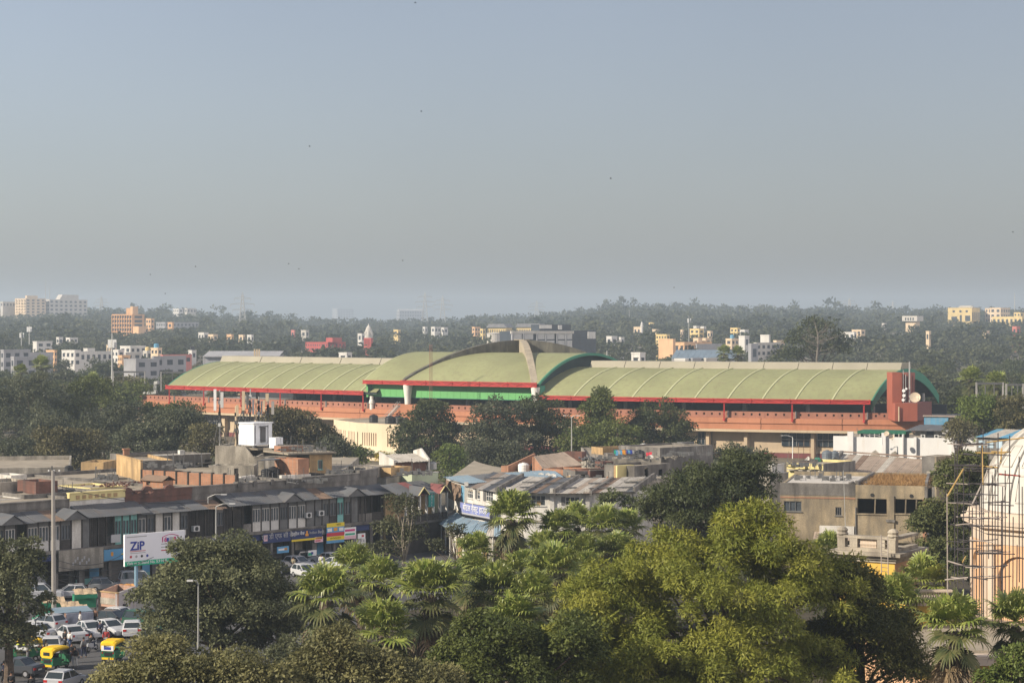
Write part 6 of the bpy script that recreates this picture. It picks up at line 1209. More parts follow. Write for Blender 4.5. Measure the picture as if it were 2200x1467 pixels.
for i in range(16):
    a = 2*math.pi*(i+.5)/16; mb = MB(); rr = [[], [], [], []]
    for t in range(n+1):
        e = t*math.pi/2/n*.94; w = .22/max(.25, math.cos(e))/RD
        for r_, (da, k) in zip(rr, ((-w, 1.0), (-w, 1.028), (w, 1.028), (w, 1.0))): r_.append(Vector((CX+RD*k*math.cos(e)*math.cos(a+da*.6), CD+RD*k*math.cos(e)*math.sin(a+da*.6), ZD0+RD*1.08*k*math.sin(e))))
    mb.grid(rr); T.part('dome_rib', mb, M_domew)
    for e0, e1 in ((.12, .42), (.52, .8)):
        a0, a1 = a+.09, a+2*math.pi/16-.09; mb = MB()
        def Pq(aa, e, k=1.006): return Vector((CX+RD*k*math.cos(e)*math.cos(aa), CD+RD*k*math.cos(e)*math.sin(aa), ZD0+RD*1.08*k*math.sin(e)))
        for (p, q) in (((a0, e0), (a1, e0)), ((a1, e0), (a1, e1)), ((a1, e1), (a0, e1)), ((a0, e1), (a0, e0))): mb.bar(Pq(*p), Pq(*q), .1, .1)
        T.part('dome_panel_moulding', mb, M_domew)
mb = MB(); mb.lathe((CX, CD, 0), [(1.2, ZD0+6.6), (1.2, ZD0+8), (1.5, ZD0+8.1), (.9, ZD0+9.4), (.1, ZD0+10.5)], 14); T.part('lantern', mb, M_domew)
# lower church body
f = Frame(pd(1975, 1467, 138), pd(2300, 1467, 138)); mb = MB(); mb.fbox(f, 0, f.L, 0, 22, 0, 5.6); T.part('nave_wall', mb, M_peach)
mb = MB(); mb.fbox(f, -.4, f.L, -.5, -.01, 5.2, 5.6); T.part('cornice', mb, M_stucco); mb = MB(); mb.fbox(f, .02, f.L, -.06, -.004, 4.2, 5.15); T.part('yellow_frieze', mb, M_church_y); mb = MB(); mb.fbox(f, -.3, f.L, -.4, 1, 5.62, 5.8); T.part('coping', mb, M_stucco); mb = MB(); mb.fbox(f, 0, f.L, 1.05, 21, 5.61, 6.0); T.part('terrace', mb, M_roofdust)
mb = MB(); mb.fbox(f, .6, 1.0, -.25, -.07, 0, 4.1); T.part('pilaster', mb, M_stucco)
mb = MB(); n = 12; c = 2.6; rr0, rr1 = 1.1, 1.3; ins = [(c-math.cos(math.pi*k/n)*rr0, 2.6+math.sin(math.pi*k/n)*rr0) for k in range(n+1)]; outs = [(c-math.cos(math.pi*k/n)*rr1, 2.6+math.sin(math.pi*k/n)*rr1) for k in range(n+1)]; mb.grid([[f.P(u, -.12, z) for u, z in outs], [f.P(u, -.12, z) for u, z in ins]]); mb.grid([[f.P(u, 0, z) for u, z in outs], [f.P(u, -.12, z) for u, z in outs]]); T.part('arch_moulding', mb, M_stucco)
g = Frame(pd(1955, 1292, 151), pd(2040, 1292, 151)); z0 = ZD(1300, 151); mb = MB(); mb.fbox(g, 0, g.L, 0, 4, 0, z0); T.part('porch_wall', mb, M_church_y); mb = MB(); mb.fbox(g, -.2, g.L+.2, -.2, .3, z0+1.0, z0+1.15); T.part('balustrade_rail', mb, M_stucco); mb = MB(); mb.fbox(g, -.3, g.L+.3, -.3, 4.2, z0+.002, z0+.2); T.part('porch_slab', mb, M_stucco)
for i in range(16): mb = MB(); mb.lathe(g.P(g.L*(i+.5)/16, .02, z0+.2), [(.05, 0), (.1, .2), (.09, .4), (.04, .55), (.07, .8)], 7); T.part('baluster', mb, M_stucco)
# scaffolding
M_sc = mat('scaffold_tube', (.055, .048, .052), .6, .2, 2.); M_bamboo = mat('yellow_bamboo', (.42, .28, .1), .7, .15, 2.); M_scpale = mat('pale_scaffold_tube', (.36, .31, .27), .6, .15, 2.)
T = Thing('scaffolding', 'spindly scaffolding of dark tubes and bamboo around the church dome', 'scaffolding', pd(2110, 1400, 146)*1)
vt = [(2036, 146.5, 1060, 1290), (2051, 148.5, 945, 1310), (2058, 148.5, 945, 1300), (2070, 147, 1005, 1310), (2082, 149, 985, 1200), (2098, 146, 1055, 1320), (2109, 145, 950, 1400), (2113, 148, 930, 1330), (2124, 149.2, 945, 1200), (2132, 146, 1020, 1340), (2144, 145, 930, 1330), (2152, 147, 1075, 1400), (2154, 144.6, 1045, 1310), (2168, 145, 935, 1330), (2176, 146.5, 1110, 1320), (2184, 144.4, 1170, 1330), (2197, 145, 1045, 1340), (2138, 147.5, 1000, 1340), (2160, 146.4, 1010, 1320), (2190, 147, 980, 1250), (2104, 147.2, 1060, 1330), (2090, 145.6, 1090, 1320)]
for px, D, a, b in vt: mb = MB(); mb.tube(pd(px, b, D), pd(px+rng.uniform(-1.5, 1.5), a, D+.1), .04, n=5); T.part('scaffold_standard', mb, M_sc if px > 2050 else M_scpale)
for i in range(84):
    py = rng.choice([955, 975, 1000, 1008, 1040, 1062, 1078, 1085, 1100, 1112, 1128, 1160, 1173, 1180, 1188, 1216, 1240]); a = rng.uniform(2030, 2130); l = rng.uniform(22, 60); D = rng.choice([144.8, 146.2, 147.6, 148.6]); mb = MB(); mb.tube(pd(a, py+rng.uniform(-3, 3), D), pd(min(a+l, 2205), py+rng.uniform(-4, 5), D-.6), .038, n=5); T.part('scaffold_ledger', mb, M_sc if rng.random() < .75 else M_scpale)
for a, b, m in (((2071, 1005), (2035, 1066), M_bamboo), ((2124, 1008), (2088, 1085), M_scpale), ((2110, 955), (2112, 1040), M_bamboo), ((2152, 963), (2150, 995), M_bamboo), ((2096, 972), (2160, 974), M_bamboo), ((2104, 1000), (2144, 1004), M_bamboo), ((2120, 950), (2202, 940), M_bamboo), ((2130, 970), (2172, 971), M_bamboo), ((2034, 1204), (2075, 1216), M_scpale), ((2030, 1245), (2080, 1240), M_scpale), ((2075, 1195), (2068, 1207), M_bamboo), ((2146, 1018), (2192, 1022), M_redd)): mb = MB(); mb.tube(pd(*a, 146), pd(*b, 145.4), .055, n=6); T.part('scaffold_brace', mb, m)
# ================================================================ yellow pavilion
PF = Frame(pd(1803, 1200, 167), pd(1922, 1203, 164.5)); PS = Frame(PF.P(PF.L, 0, 0), PF.P(PF.L, 5, 0)); T = Thing('gate_pavilion', 'yellow gate pavilion crowned by a stone balustrade beside the huge tree', 'pavilion', PF.o); zz = lambda py: PF.z_at(1865, py)
M_wstone = mat('weathered_stone', (.42, .37, .29), .95, .2, .6, .75, (.14, .12, .1), fine=.3); W5 = 5.0
wall(T, PF, 0, PF.L, 0, zz(1206), 0, .4, M_church_y, [(PF.L*.42, PF.L*.62, 0, zz(1250))]); mb = MB(); mb.fbox(PF, 0, PF.L, .41, W5, 0, zz(1206)); T.part('core', mb, M_church_y); mb = MB(); mb.fbox(PS, 0.02, W5, -.03, -.004, 0, zz(1207)); T.part('side_panel', mb, M_peach)
for py0, py1, o, m in ((1206, 1200, .15, M_wstone), (1199.5, 1192, .35, M_wstone), (1191.5, 1184, .75, M_wstone)): mb = MB(); mb.fbox(PF, -o, PF.L+o, -o, W5+o, zz(py0)+.003, zz(py1)); T.part('cornice', mb, M_wstone)
zb = zz(1184); mb = MB(); mb.fbox(PF, -.1, PF.L+.1, -.1, .5, zb+.003, zb+.28); T.part('plinth', mb, M_wstone); mb = MB(); mb.fbox(PF, PF.L-.5, PF.L+.1, .51, W5, zb+.003, zb+.28); T.part('plinth', mb, M_wstone)
zr = zz(1157); mb = MB(); mb.fbox(PF, -.15, PF.L+.15, -.15, .55, zr, zr+.22); T.part('rail', mb, M_wstone); mb = MB(); mb.fbox(PF, PF.L-.55, PF.L+.15, .56, W5, zr, zr+.215); T.part('rail', mb, M_wstone)
for a in (-.12, .95, PF.L-1.45, PF.L-.55): mb = MB(); mb.fbox(PF, a, a+.66, -.12, .52, zb+.282, zr-.004); T.part('pier', mb, M_wstone)
for i in range(11): mb = MB(); c = PF.P(1.75+(PF.L-3.35)*(i+.5)/11, .2, zb+.283); h = zr-zb-.29; mb.lathe(c, [(.09, 0), (.1, h*.08), (.06, h*.14), (.13, h*.42), (.06, h*.75), (.1, h*.92), (.1, h)], 8); T.part('baluster', mb, M_stucco)
for a in (.2, PF.L-.2): mb = MB(); mb.lathe(PF.P(a, .2, zr+.22), [(.45, 0), (.5, .1), (.4, .22), (.48, .4), (.3, .6), (.1, .68)], 10); T.part('finial', mb, M_wstone)
T = Thing('ladder', 'long thin ladder leaning on the yellow pavilion', 'ladder', pd(1902, 1265, 163)); a0, a1 = pd(1894, 1270, 163), pd(1893, 1148, 163.6); b0, b1 = pd(1909, 1270, 163), pd(1907, 1152, 163.6)
for a, b in ((a0, a1), (b0, b1)): mb = MB(); mb.tube(a, b, .04, n=6); T.part('rail', mb, M_scpale)
for i in range(1, 14): mb = MB(); mb.tube(a0.lerp(a1, i/14), b0.lerp(b1, i/14), .025, n=5); T.part('rung', mb, M_scpale)
mb = MB(); mb.tube(pd(1817, 1150, 167), pd(1812, 1010, 167), .035, .02, 6); single('flag_pole', mb, M_pole, 'thin bare pole rising from the yellow pavilion', 'pole')
# ================================================================ street: vehicles
CARM = {k: mat('car_paint_'+k, c, .3, .03, spec=.6) for k, c in {'white': (.5, .51, .52), 'silver': (.4, .41, .43), 'dark': (.05, .055, .065), 'green': (.03, .09, .06), 'grey': (.2, .21, .22), 'maroon': (.18, .03, .04)}.items()}
M_carglass = mat('car_glass', (.03, .04, .045), .08, .05, spec=.8); M_tyre = mat('tyre_rubber', (.02, .02, .02), .9); M_rim = mat('wheel_rim', (.4, .4, .42), .35, metal=.6); M_lamp = mat('lamp_glass', (.65, .66, .68), .15); M_tail = mat('tail_lamp', (.4, .02, .02), .25); M_plate = mat('number_plate', (.6, .6, .55), .6)
def loft(secs, n=None):
    mb = MB(); rows = [[Vector((x, y, z)) for y, z in s] for x, s in secs]; mb.grid([r+[r[0]] for r in rows]); k = len(rows[0]); mb.add(rows[0], [tuple(range(k-1, -1, -1))]); mb.add(rows[-1], [tuple(range(k))]); return mb
def sect(hw, z0, z1, r=.12): return [(-hw+r, z0), (hw-r, z0), (hw, z0+r), (hw, z1-r*.6), (hw-r, z1), (-hw+r, z1), (-hw, z1-r*.6), (-hw, z0+r)]
PROTO = {}
def car_proto(kind, col):
    key = (kind, col)
    if key in PROTO: return PROTO[key]
    root = link('car_proto', None); m = CARM[col]
    L = {'sedan': 4.4, 'hatch': 3.7, 'suv': 4.4, 'van': 3.6}[kind]; h = {'sedan': 1.46, 'hatch': 1.5, 'suv': 1.8, 'van': 1.85}[kind]; hw = .86 if kind != 'van' else .76; belt = {'sedan': .95, 'hatch': .95, 'suv': 1.15, 'van': 1.1}[kind]; x0, x1 = -L/2, L/2
    if kind == 'sedan': deck = [(x0, .84), (x0+.12, .98), (x0+.75, 1.0), (x0+1.1, belt), (x1-1.45, belt), (x1-1.0, .93), (x1-.3, .8), (x1, .62)]; cab = (x0+.72, x0+1.35, x1-2.05, x1-1.25)
    elif kind == 'hatch': deck = [(x0, .9), (x0+.1, 1.0), (x0+.4, belt), (x1-1.2, belt), (x1-.9, .92), (x1-.25, .8), (x1, .62)]; cab = (x0+.12, x0+.5, x1-1.75, x1-1.0)
    elif kind == 'suv': deck = [(x0, 1.05), (x0+.1, 1.15), (x0+.4, belt), (x1-1.4, belt), (x1-1.1, 1.1), (x1-.2, 1.0), (x1, .75)]; cab = (x0+.1, x0+.4, x1-1.9, x1-1.25)
    else: deck = [(x0, 1.0), (x0+.1, 1.1), (x1-.7, belt), (x1-.4, 1.0), (x1, .75)]; cab = (x0+.08, x0+.25, x1-.95, x1-.4)
    link('body', loft([(x, sect(hw*(.93 if i in (0, len(deck)-1) else 1), .28, z)) for i, (x, z) in enumerate(deck)]).mesh('body', m), root)
    a, b, c, d = cab; zt = h-.06; tw = hw*.76
    link('glasshouse', loft([(a, [(-hw*.9, belt-.08), (hw*.9, belt-.08), (hw*.88, belt), (-hw*.88, belt)]), (b, [(-hw*.92, belt-.08), (hw*.92, belt-.08), (tw, zt), (-tw, zt)]), (c, [(-hw*.92, belt-.08), (hw*.92, belt-.08), (tw, zt), (-tw, zt)]), (d, [(-hw*.9, belt-.08), (hw*.9, belt-.08), (hw*.88, belt), (-hw*.88, belt)])]).mesh('glasshouse', M_carglass), root)
    mb = MB(); mb.hexa([(b-.06, -tw-.02, zt-.02), (c+.06, -tw-.02, zt-.02), (c+.06, tw+.02, zt-.02), (b-.06, tw+.02, zt-.02), (b+.08, -tw+.08, h), (c-.08, -tw+.08, h), (c-.08, tw-.08, h), (b+.08, tw-.08, h)]); link('roof', mb.mesh('roof', m), root)
    for s in (-1, 1):
        for xa, xb in ((a, b), ((a+d)/2, (b+c)/2+.05), (d, c)): mb = MB(); mb.bar((xa, s*hw*.9, belt-.02), (xb, s*(tw+.01), zt), .09, .06); link('pillar', mb.mesh('pillar', m), root)
        for xw in (x0+.75, x1-.8):
            mb = MB(); mb.tube((xw, s*(hw-.2), .31), (xw, s*(hw+.015), .31), .31, n=14); w = link('wheel', mb.mesh('wheel', M_tyre), root); mb = MB(); mb.tube((xw, s*(hw+.012), .31), (xw, s*(hw+.03), .31), .19, .17, 10); link('rim', mb.mesh('rim', M_rim), w)
        zl = deck[-1][1]; mb = MB(); mb.box(x1-.28, x1-.02, s*(hw*.55) if s > 0 else -hw*.9, s*hw*.9 if s > 0 else -hw*.55, zl-.05, zl+.09); link('headlight', mb.mesh('headlight', M_lamp), root)
        zt_ = deck[0][1]; mb = MB(); mb.box(x0-.02, x0+.2, s*(hw*.58) if s > 0 else -hw*.94, s*hw*.94 if s > 0 else -hw*.58, zt_-.2, zt_-.02); link('tail_light', mb.mesh('tail_light', M_tail), root)
        mb = MB(); mb.box(d-.25, d-.08, min(s*hw, s*(hw+.18)), max(s*hw, s*(hw+.18)), belt-.02, belt+.11); link('wing_mirror', mb.mesh('wing_mirror', m), root)
    for xx, nm in ((x0-.06, 'bumper'), (x1-.06, 'bumper')): mb = MB(); mb.box(xx, xx+.12, -hw*.88, hw*.88, .3, .52); link(nm, mb.mesh(nm, m), root)
    mb = MB(); mb.box(x0-.08, x0-.055, -.25, .25, .56, .68); link('number_plate', mb.mesh('number_plate', M_plate), root)
    PROTO[key] = root; return root
def car(kind, col, px, py, rz, label, s=1.):
    p = pt(px, py); c = place(car_proto(kind, col), (p.x, p.y, .004), R(rz), s, label, 'cars parked along the street'); c.name = {'sedan': 'parked_car', 'hatch': 'parked_car', 'suv': 'parked_car', 'van': 'parked_van'}[kind]; c['category'] = 'car' if kind != 'van' else 'van'; return c
car('sedan', 'white', 150, 1376, 126, 'white sedan seen from behind right, in the middle of the parked row'); car('sedan', 'white', 194, 1368, -52, 'white sedan facing the camera behind the standing man'); car('sedan', 'white', 236, 1364, -46, 'white sedan at the right of the parked row beside the brick kiosk'); car('hatch', 'white', 284, 1366, 100, 'white hatchback half hidden by the roadside tree')
car('suv', 'green', 314, 1352, -25, 'dark green jeep half hidden by the roadside tree'); car('hatch', 'dark', 248, 1345, -22, 'dark car behind the white sedans by the kiosk'); car('hatch', 'white', 262, 1338, -22, 'small white car roof just below the brick kiosk'); car('hatch', 'white', 112, 1402, 98, 'white car seen from behind next to the rickshaws'); car('hatch', 'white', 62, 1402, 150, 'white car with pink and yellow cloth tied on it'); car('sedan', 'dark', 34, 1450, 160, 'black sedan at the left edge')
car('hatch', 'silver', 140, 1477, 72, 'pale car cut by the bottom edge'); car('sedan', 'silver', 75, 1372, 150, 'silver car glimpsed under the left edge tree'); car('hatch', 'silver', 100, 1352, 150, 'pale car under the left tree beside the pole')
car('suv', 'silver', 90, 1290, 8, 'silver jeep behind the green stall near the shops'); car('hatch', 'silver', 150, 1286, -170, 'silver car parked before the leftmost shops'); car('van', 'white', 292, 1262, 20, 'white van under the billboard'); car('hatch', 'grey', 228, 1270, 10, 'grey car parked behind the stalls')
car('hatch', 'silver', 642, 1222, -35, 'silver car at the shop row beside the roadside tree'); car('hatch', 'white', 655, 1240, -55, 'white car at the tree edge below the silver one'); car('sedan', 'white', 702, 1212, 150, 'white sedan parked before the bank'); car('sedan', 'white', 716, 1222, 155, 'second white sedan in front of the one at the bank'); car('hatch', 'dark', 660, 1208, 35, 'dark car before the bank doorway'); car('hatch', 'silver', 768, 1205, 30, 'silver car at the row corner'); car('hatch', 'dark', 612, 1232, 40, 'dark car half hidden behind the roadside tree near the bank')
for i, (cl, z) in enumerate((('magenta', 1.52), ('yellow', 1.22))):
    p = pt(62, 1402); mb = MB(); f = Frame((p.x-1.3, p.y-.55), (p.x+.5, p.y-1.02)); mb.slab([[f.P(0, -.08, z+.02), f.P(f.L, -.08, z+.02)], [f.P(0, .5, z+.1), f.P(f.L, .5, z+.1)]] if i == 0 else [[f.P(0, -.22, z-.35), f.P(f.L, -.22, z-.35)], [f.P(0, .0, z+.2), f.P(f.L, .0, z+.2)]], .05); single('draped_cloth', mb, M_ink[cl] if cl != 'yellow' else mat('yellow_green_cloth', (.45, .5, .06)), ['pink cloth tied over the car roof', 'yellow-green cloth hung on the car side'][i], 'cloth')
# auto rickshaws
M_rgreen = mat('rickshaw_green', (.02, .13, .06), .5, .08); M_ryel = mat('rickshaw_yellow', (.75, .48, .015), .6, .1, 2.)
def rickshaw(px, py, rz, label, banner=False, load=False):
    p = pt(px, py); T = Thing('auto_rickshaw', label, 'auto rickshaw', (0, 0, 0), 'yellow and green auto rickshaws')
    T.part('rear_body', loft([(-1.25, sect(.6, .42, 1.0, .06)), (-.3, sect(.64, .3, 1.0, .06))]), M_rgreen); T.part('floor', loft([(-.3, sect(.62, .3, .42, .04)), (.75, sect(.5, .3, .42, .04))]), M_rgreen); T.part('front_panel', loft([(.72, sect(.5, .32, 1.05, .1)), (1.05, sect(.38, .35, 1.0, .1)), (1.3, sect(.15, .45, .85, .06))]), M_rgreen)
    T.part('canopy', loft([(-1.3, sect(.6, 1.0, 1.62, .16)), (-1.05, sect(.66, 1.35, 1.78, .2)), (-.2, sect(.68, 1.5, 1.82, .14)), (.5, sect(.62, 1.5, 1.76, .12)), (.72, sect(.52, 1.5, 1.66, .06))]), M_ryel)
    mb = MB(); mb.box(-1.33, -1.29, -.3, .3, 1.2, 1.45); T.part('rear_window', mb, M_carglass); mb = MB(); mb.hexa([(1.0, -.42, 1.03), (1.02, -.42, 1.03), (1.02, .42, 1.03), (1.0, .42, 1.03), (.72, -.45, 1.55), (.74, -.45, 1.55), (.74, .45, 1.55), (.72, .45, 1.55)]); T.part('windscreen', mb, M_carglass)
    for y in (-.6, .6): mb = MB(); mb.bar((-.3, y, .95), (-.35, y, 1.6), .05); T.part('post', mb, M_steel); mb = MB(); mb.bar((.95, y*.75, 1.0), (.68, y*.85, 1.6), .05); T.part('post', mb, M_steel)
    mb = MB(); mb.box(-.55, -.1, -.55, .55, .62, .78); mb.box(-.6, -.5, -.55, .55, .78, 1.15); T.part('seat', mb, M_blackcoat); mb = MB(); mb.box(.1, .4, -.3, .3, .6, .72); T.part('driver_seat', mb, M_blackcoat)
    for x, y in ((-.75, -.58), (-.75, .58), (1.05, 0)): mb = MB(); mb.tube((x, y-.06, .23), (x, y+.06, .23), .23, n=12); w = T.part('wheel', mb, M_tyre); mb = MB(); mb.tube((x, y-.07, .23), (x, y+.07, .23), .11, n=8); T.part('rim', mb, M_rim, w)
    mb = MB(); mb.box(-1.3, -1.26, -.5, .5, .34, .5); T.part('bumper', mb, M_ryel); mb = MB(); mb.box(-1.29, -1.26, -.35, .3, .62, .9); T.part('rear_board', mb, M_black)
    for y in (-.5, .42): mb = MB(); mb.box(-1.28, -1.25, y, y+.08, .8, .92); T.part('tail_light', mb, M_tail)
    mb = MB(); mb.tube((1.28, 0, .78), (1.34, 0, .78), .1, n=10); T.part('headlight', mb, M_lamp)
    if banner: mb = MB(); mb.box(-1.33, -1.31, -.52, .52, 1.02, 1.42); T.part('rear_banner', mb, M_ink['white']); mb = MB(); mb.box(-1.345, -1.332, -.3, .3, 1.12, 1.32); T.part('rear_print', mb, M_ink['blue'])
    T.o.location = (p.x, p.y, .004); T.o.rotation_euler = (0, 0, R(rz)); T.o.scale = (1.06, 1.06, 1.06)
rickshaw(124, 1436, 62, 'yellow and green auto rickshaw in the centre of the road'); rickshaw(247, 1420, 75, 'auto rickshaw with a printed white rear banner by the olive treetop', True); rickshaw(55, 1418, -165, 'auto rickshaw at left with dark open side beside the dressed car')
# scooter and rider, people
def skin_mesh(name, joints, edges, m, parent, root=0):
    me = bpy.data.meshes.new(name); me.from_pydata([j[:3] for j in joints], edges, []); me.materials.append(m); o = link(name, me, parent)
    md = o.modifiers.new('skin', 'SKIN'); md.use_smooth_shade = True
    for i, sv in enumerate(me.skin_vertices[0].data): r = joints[i][3]; sv.radius = (r, r*.85) if not isinstance(r, tuple) else r; sv.use_root = (i == root)
    s = o.modifiers.new('sub', 'SUBSURF'); s.levels = 1; s.render_levels = 1; return o
M_skin = mat('brown_skin', (.22, .12, .075), .6, .05); M_hair = mat('black_hair', (.012, .01, .01), .7)
CLO = {k: mat('cloth_'+k, c, .9, .1, 3.) for k, c in {'black': (.02, .02, .022), 'white': (.6, .59, .56), 'navy': (.025, .03, .06), 'brown': (.16, .09, .06), 'grey': (.2, .2, .21), 'khaki': (.25, .22, .15), 'red': (.35, .05, .05), 'blue': (.06, .1, .2)}.items()}
def person(px, py, rz, label, top, legs, bag=False, step=.14, D=None, seat=None, h=1.7):
    p = pt(px, py) if seat is None else Vector(seat); T = Thing('person', label, 'person', (0, 0, 0)); s = h/1.7
    if seat is None:
        body = [(0, 0, .95, .13), (0, 0, 1.15, .125), (0, 0, 1.36, .14), (0, 0, 1.47, .06), (.02, 0, 1.56, .085), (.025, 0, 1.64, .085), (.02, 0, 1.69, .05),
                (0, .19, 1.38, .06), (.03, .25, 1.12, .045), (.1, .24, .9, .036), (.13, .23, .8, .03), (0, -.19, 1.38, .06), (-.02, -.25, 1.12, .045), (.06, -.24, .9, .036), (.1, -.23, .8, .03),
                (step*.3, .09, .88, .09), (step, .1, .5, .065), (step*.8, .1, .09, .045), (step*.8+.15, .11, .04, .035), (-step*.3, -.09, .88, .09), (-step*.5, -.1, .5, .065), (-step*1.4, -.1, .1, .045), (-step*1.4+.15, -.11, .04, .035)]
    else:
        body = [(0, 0, .8, .13), (.03, 0, 1.0, .125), (.08, 0, 1.2, .14), (.1, 0, 1.31, .06), (.12, 0, 1.4, .085), (.125, 0, 1.48, .085), (.12, 0, 1.53, .05),
                (.08, .19, 1.22, .06), (.25, .25, 1.02, .045), (.42, .22, 1.0, .036), (.5, .2, 1.0, .03), (.08, -.19, 1.22, .06), (.25, -.25, 1.02, .045), (.42, -.22, 1.0, .036), (.5, -.2, 1.0, .03),
                (.05, .1, .76, .09), (.38, .14, .72, .07), (.36, .15, .34, .05), (.48, .15, .28, .035), (.05, -.1, .76, .09), (.38, -.14, .72, .07), (.36, -.15, .34, .05), (.48, -.15, .28, .035)]
    ed = [(0, 1), (1, 2), (2, 3), (3, 4), (4, 5), (5, 6), (2, 7), (7, 8), (8, 9), (9, 10), (2, 11), (11, 12), (12, 13), (13, 14), (0, 15), (15, 16), (16, 17), (17, 18), (0, 19), (19, 20), (20, 21), (21, 22)]
    skin_mesh('body', body, ed, M_skin, T.o)
    gr = lambda j, k: (j[0], j[1], j[2], j[3]+k)
    sh = [0, 1, 2, 7, 8, 9, 11, 12, 13]; mp = {a: i for i, a in enumerate(sh)}; skin_mesh('shirt', [gr(body[i], .05) for i in sh], [(mp[a], mp[b]) for a, b in ed if a in mp and b in mp], CLO[top], T.o)
    tr = [0, 15, 16, 17, 19, 20, 21]; mp = {a: i for i, a in enumerate(tr)}; skin_mesh('trousers', [gr(body[i], .04) for i in tr], [(mp[a], mp[b]) for a, b in ed if a in mp and b in mp], CLO[legs], T.o)
    hx, hz = body[5][0], body[5][2]; mb = MB(); mb.lathe((hx-.015, 0, hz-.02), [(.098, -.02), (.105, .03), (.085, .09), (.03, .118)], 10); T.part('hair', mb, M_hair, smooth=True)
    for y in (.035, -.035): mb = MB(); mb.box(hx+.078, hx+.092, y-.012, y+.012, hz-.005, hz+.012); T.part('eye', mb, M_hair)
    mb = MB(); mb.add([(hx+.08, -.014, hz-.05), (hx+.08, .014, hz-.05), (hx+.112, 0, hz-.045), (hx+.082, 0, hz)], [(0, 1, 2), (0, 2, 3), (1, 3, 2)]); T.part('nose', mb, M_skin)
    if bag: mb = MB(); mb.lathe((-.22, 0, 1.0), [(.08, 0), (.16, .06), (.17, .3), (.12, .42), (.05, .46)], 10); T.part('backpack', mb, M_black)
    T.o.location = (p.x, p.y, p.z if seat else .006); T.o.rotation_euler = (0, 0, R(rz)); T.o.scale = (s, s, s); return T
person(161, 1433, 120, 'person in white trousers walking with a big black backpack', 'brown', 'white', True); person(154, 1424, 100, 'person in a dark jacket walking just left of the backpacker', 'black', 'navy'); person(150, 1396, 60, 'person in white standing behind the central rickshaw', 'white', 'blue'); person(140, 1394, 60, 'person in black standing beside the white car', 'black', 'black')
person(215, 1374, -95, 'person in dark clothes standing by the white sedans', 'navy', 'black', step=.05); person(111, 1352, -60, 'person in black at the foot of the tall pole', 'black', 'black', step=.05); person(8, 1466, 20, 'person in dark clothes at the bottom left corner', 'navy', 'black'); person(24, 1490, 90, 'person seen from behind at the very bottom left', 'black', 'black'); person(60, 1420, 200, 'person in grey beside the left rickshaw', 'grey', 'grey', step=.05); person(67, 1497, 90, 'dark-haired person cut off at the bottom edge', 'black', 'black')
for i, (px, py, rz, tp, lg, lab) in enumerate(((690, 1222, 100, 'white', 'navy', 'person in white walking past the bank sedans'), (742, 1214, 200, 'red', 'black', 'person in red beside the parked scooters'), (775, 1208, 90, 'blue', 'khaki', 'person in blue at the row corner'), (630, 1228, 60, 'khaki', 'black', 'person in khaki by the silver car at the row'), (180, 1412, 150, 'grey', 'navy', 'person in grey crossing the road behind the scooter'), (228, 1392, -80, 'red', 'grey', 'person in red by the banner rickshaw'), (98, 1418, 40, 'khaki', 'brown', 'person in khaki between the two left rickshaws'), (172, 1352, 10, 'white', 'grey', 'person in white at the mural kiosk'), (205, 1345, -100, 'brown', 'black', 'person in brown beside the brick kiosk doorway'))): person(px, py, rz, lab, tp, lg)
def two_wheeler(px, py, rz, label, col):
    p = pt(px, py); T = Thing('scooter', label, 'scooter', (0, 0, 0), 'scooters on the street')
    for x in (-.6, .62): mb = MB(); mb.tube((x, -.05, .25), (x, .05, .25), .25, n=14); w = T.part('wheel', mb, M_tyre); mb = MB(); mb.tube((x, -.06, .25), (x, .06, .25), .13, n=8); T.part('rim', mb, M_rim, w)
    T.part('rear_body', loft([(-.85, sect(.1, .5, .72, .04)), (-.5, sect(.2, .36, .8, .06)), (0, sect(.17, .3, .75, .06))]), col); T.part('footboard', loft([(0, sect(.17, .26, .36, .03)), (.38, sect(.15, .26, .36, .03))]), col); T.part('front_shield', loft([(.36, sect(.2, .3, .95, .06)), (.5, sect(.14, .35, .98, .05))]), col)
    mb = MB(); mb.bar((.42, -.33, 1.05), (.42, .33, 1.05), .04); mb.bar((.62, 0, .3), (.42, 0, 1.05), .06); T.part('handlebar', mb, M_steel); mb = MB(); mb.box(-.7, .05, -.14, .14, .78, .86); T.part('seat', mb, M_blackcoat); mb = MB(); mb.tube((.5, 0, .95), (.56, 0, .95), .08, n=8); T.part('headlight', mb, M_lamp)
    T.o.location = (p.x, p.y, .004); T.o.rotation_euler = (0, 0, R(rz)); return p
p = two_wheeler(198, 1398, 70, 'grey scooter ridden away up the road', CARM['silver']); person(0, 0, 70, 'person in black riding the grey scooter', 'black', 'navy', seat=(p.x-.1, p.y-.2, .02))
for i, (px, py, rz, lab) in enumerate(((738, 1212, 40, 'leftmost scooter parked at the bank'), (746, 1208, 45, 'second scooter parked at the bank'), (754, 1206, 40, 'third scooter parked at the bank'), (782, 1202, 60, 'scooter parked at the row corner'))): two_wheeler(px, py, rz, lab, CARM[['dark', 'maroon', 'grey', 'dark'][i]])
p = pt(72, 1418); T = Thing('hand_cart', 'loaded green cart behind the left rickshaw', 'cart', (p.x, p.y, 0)); 
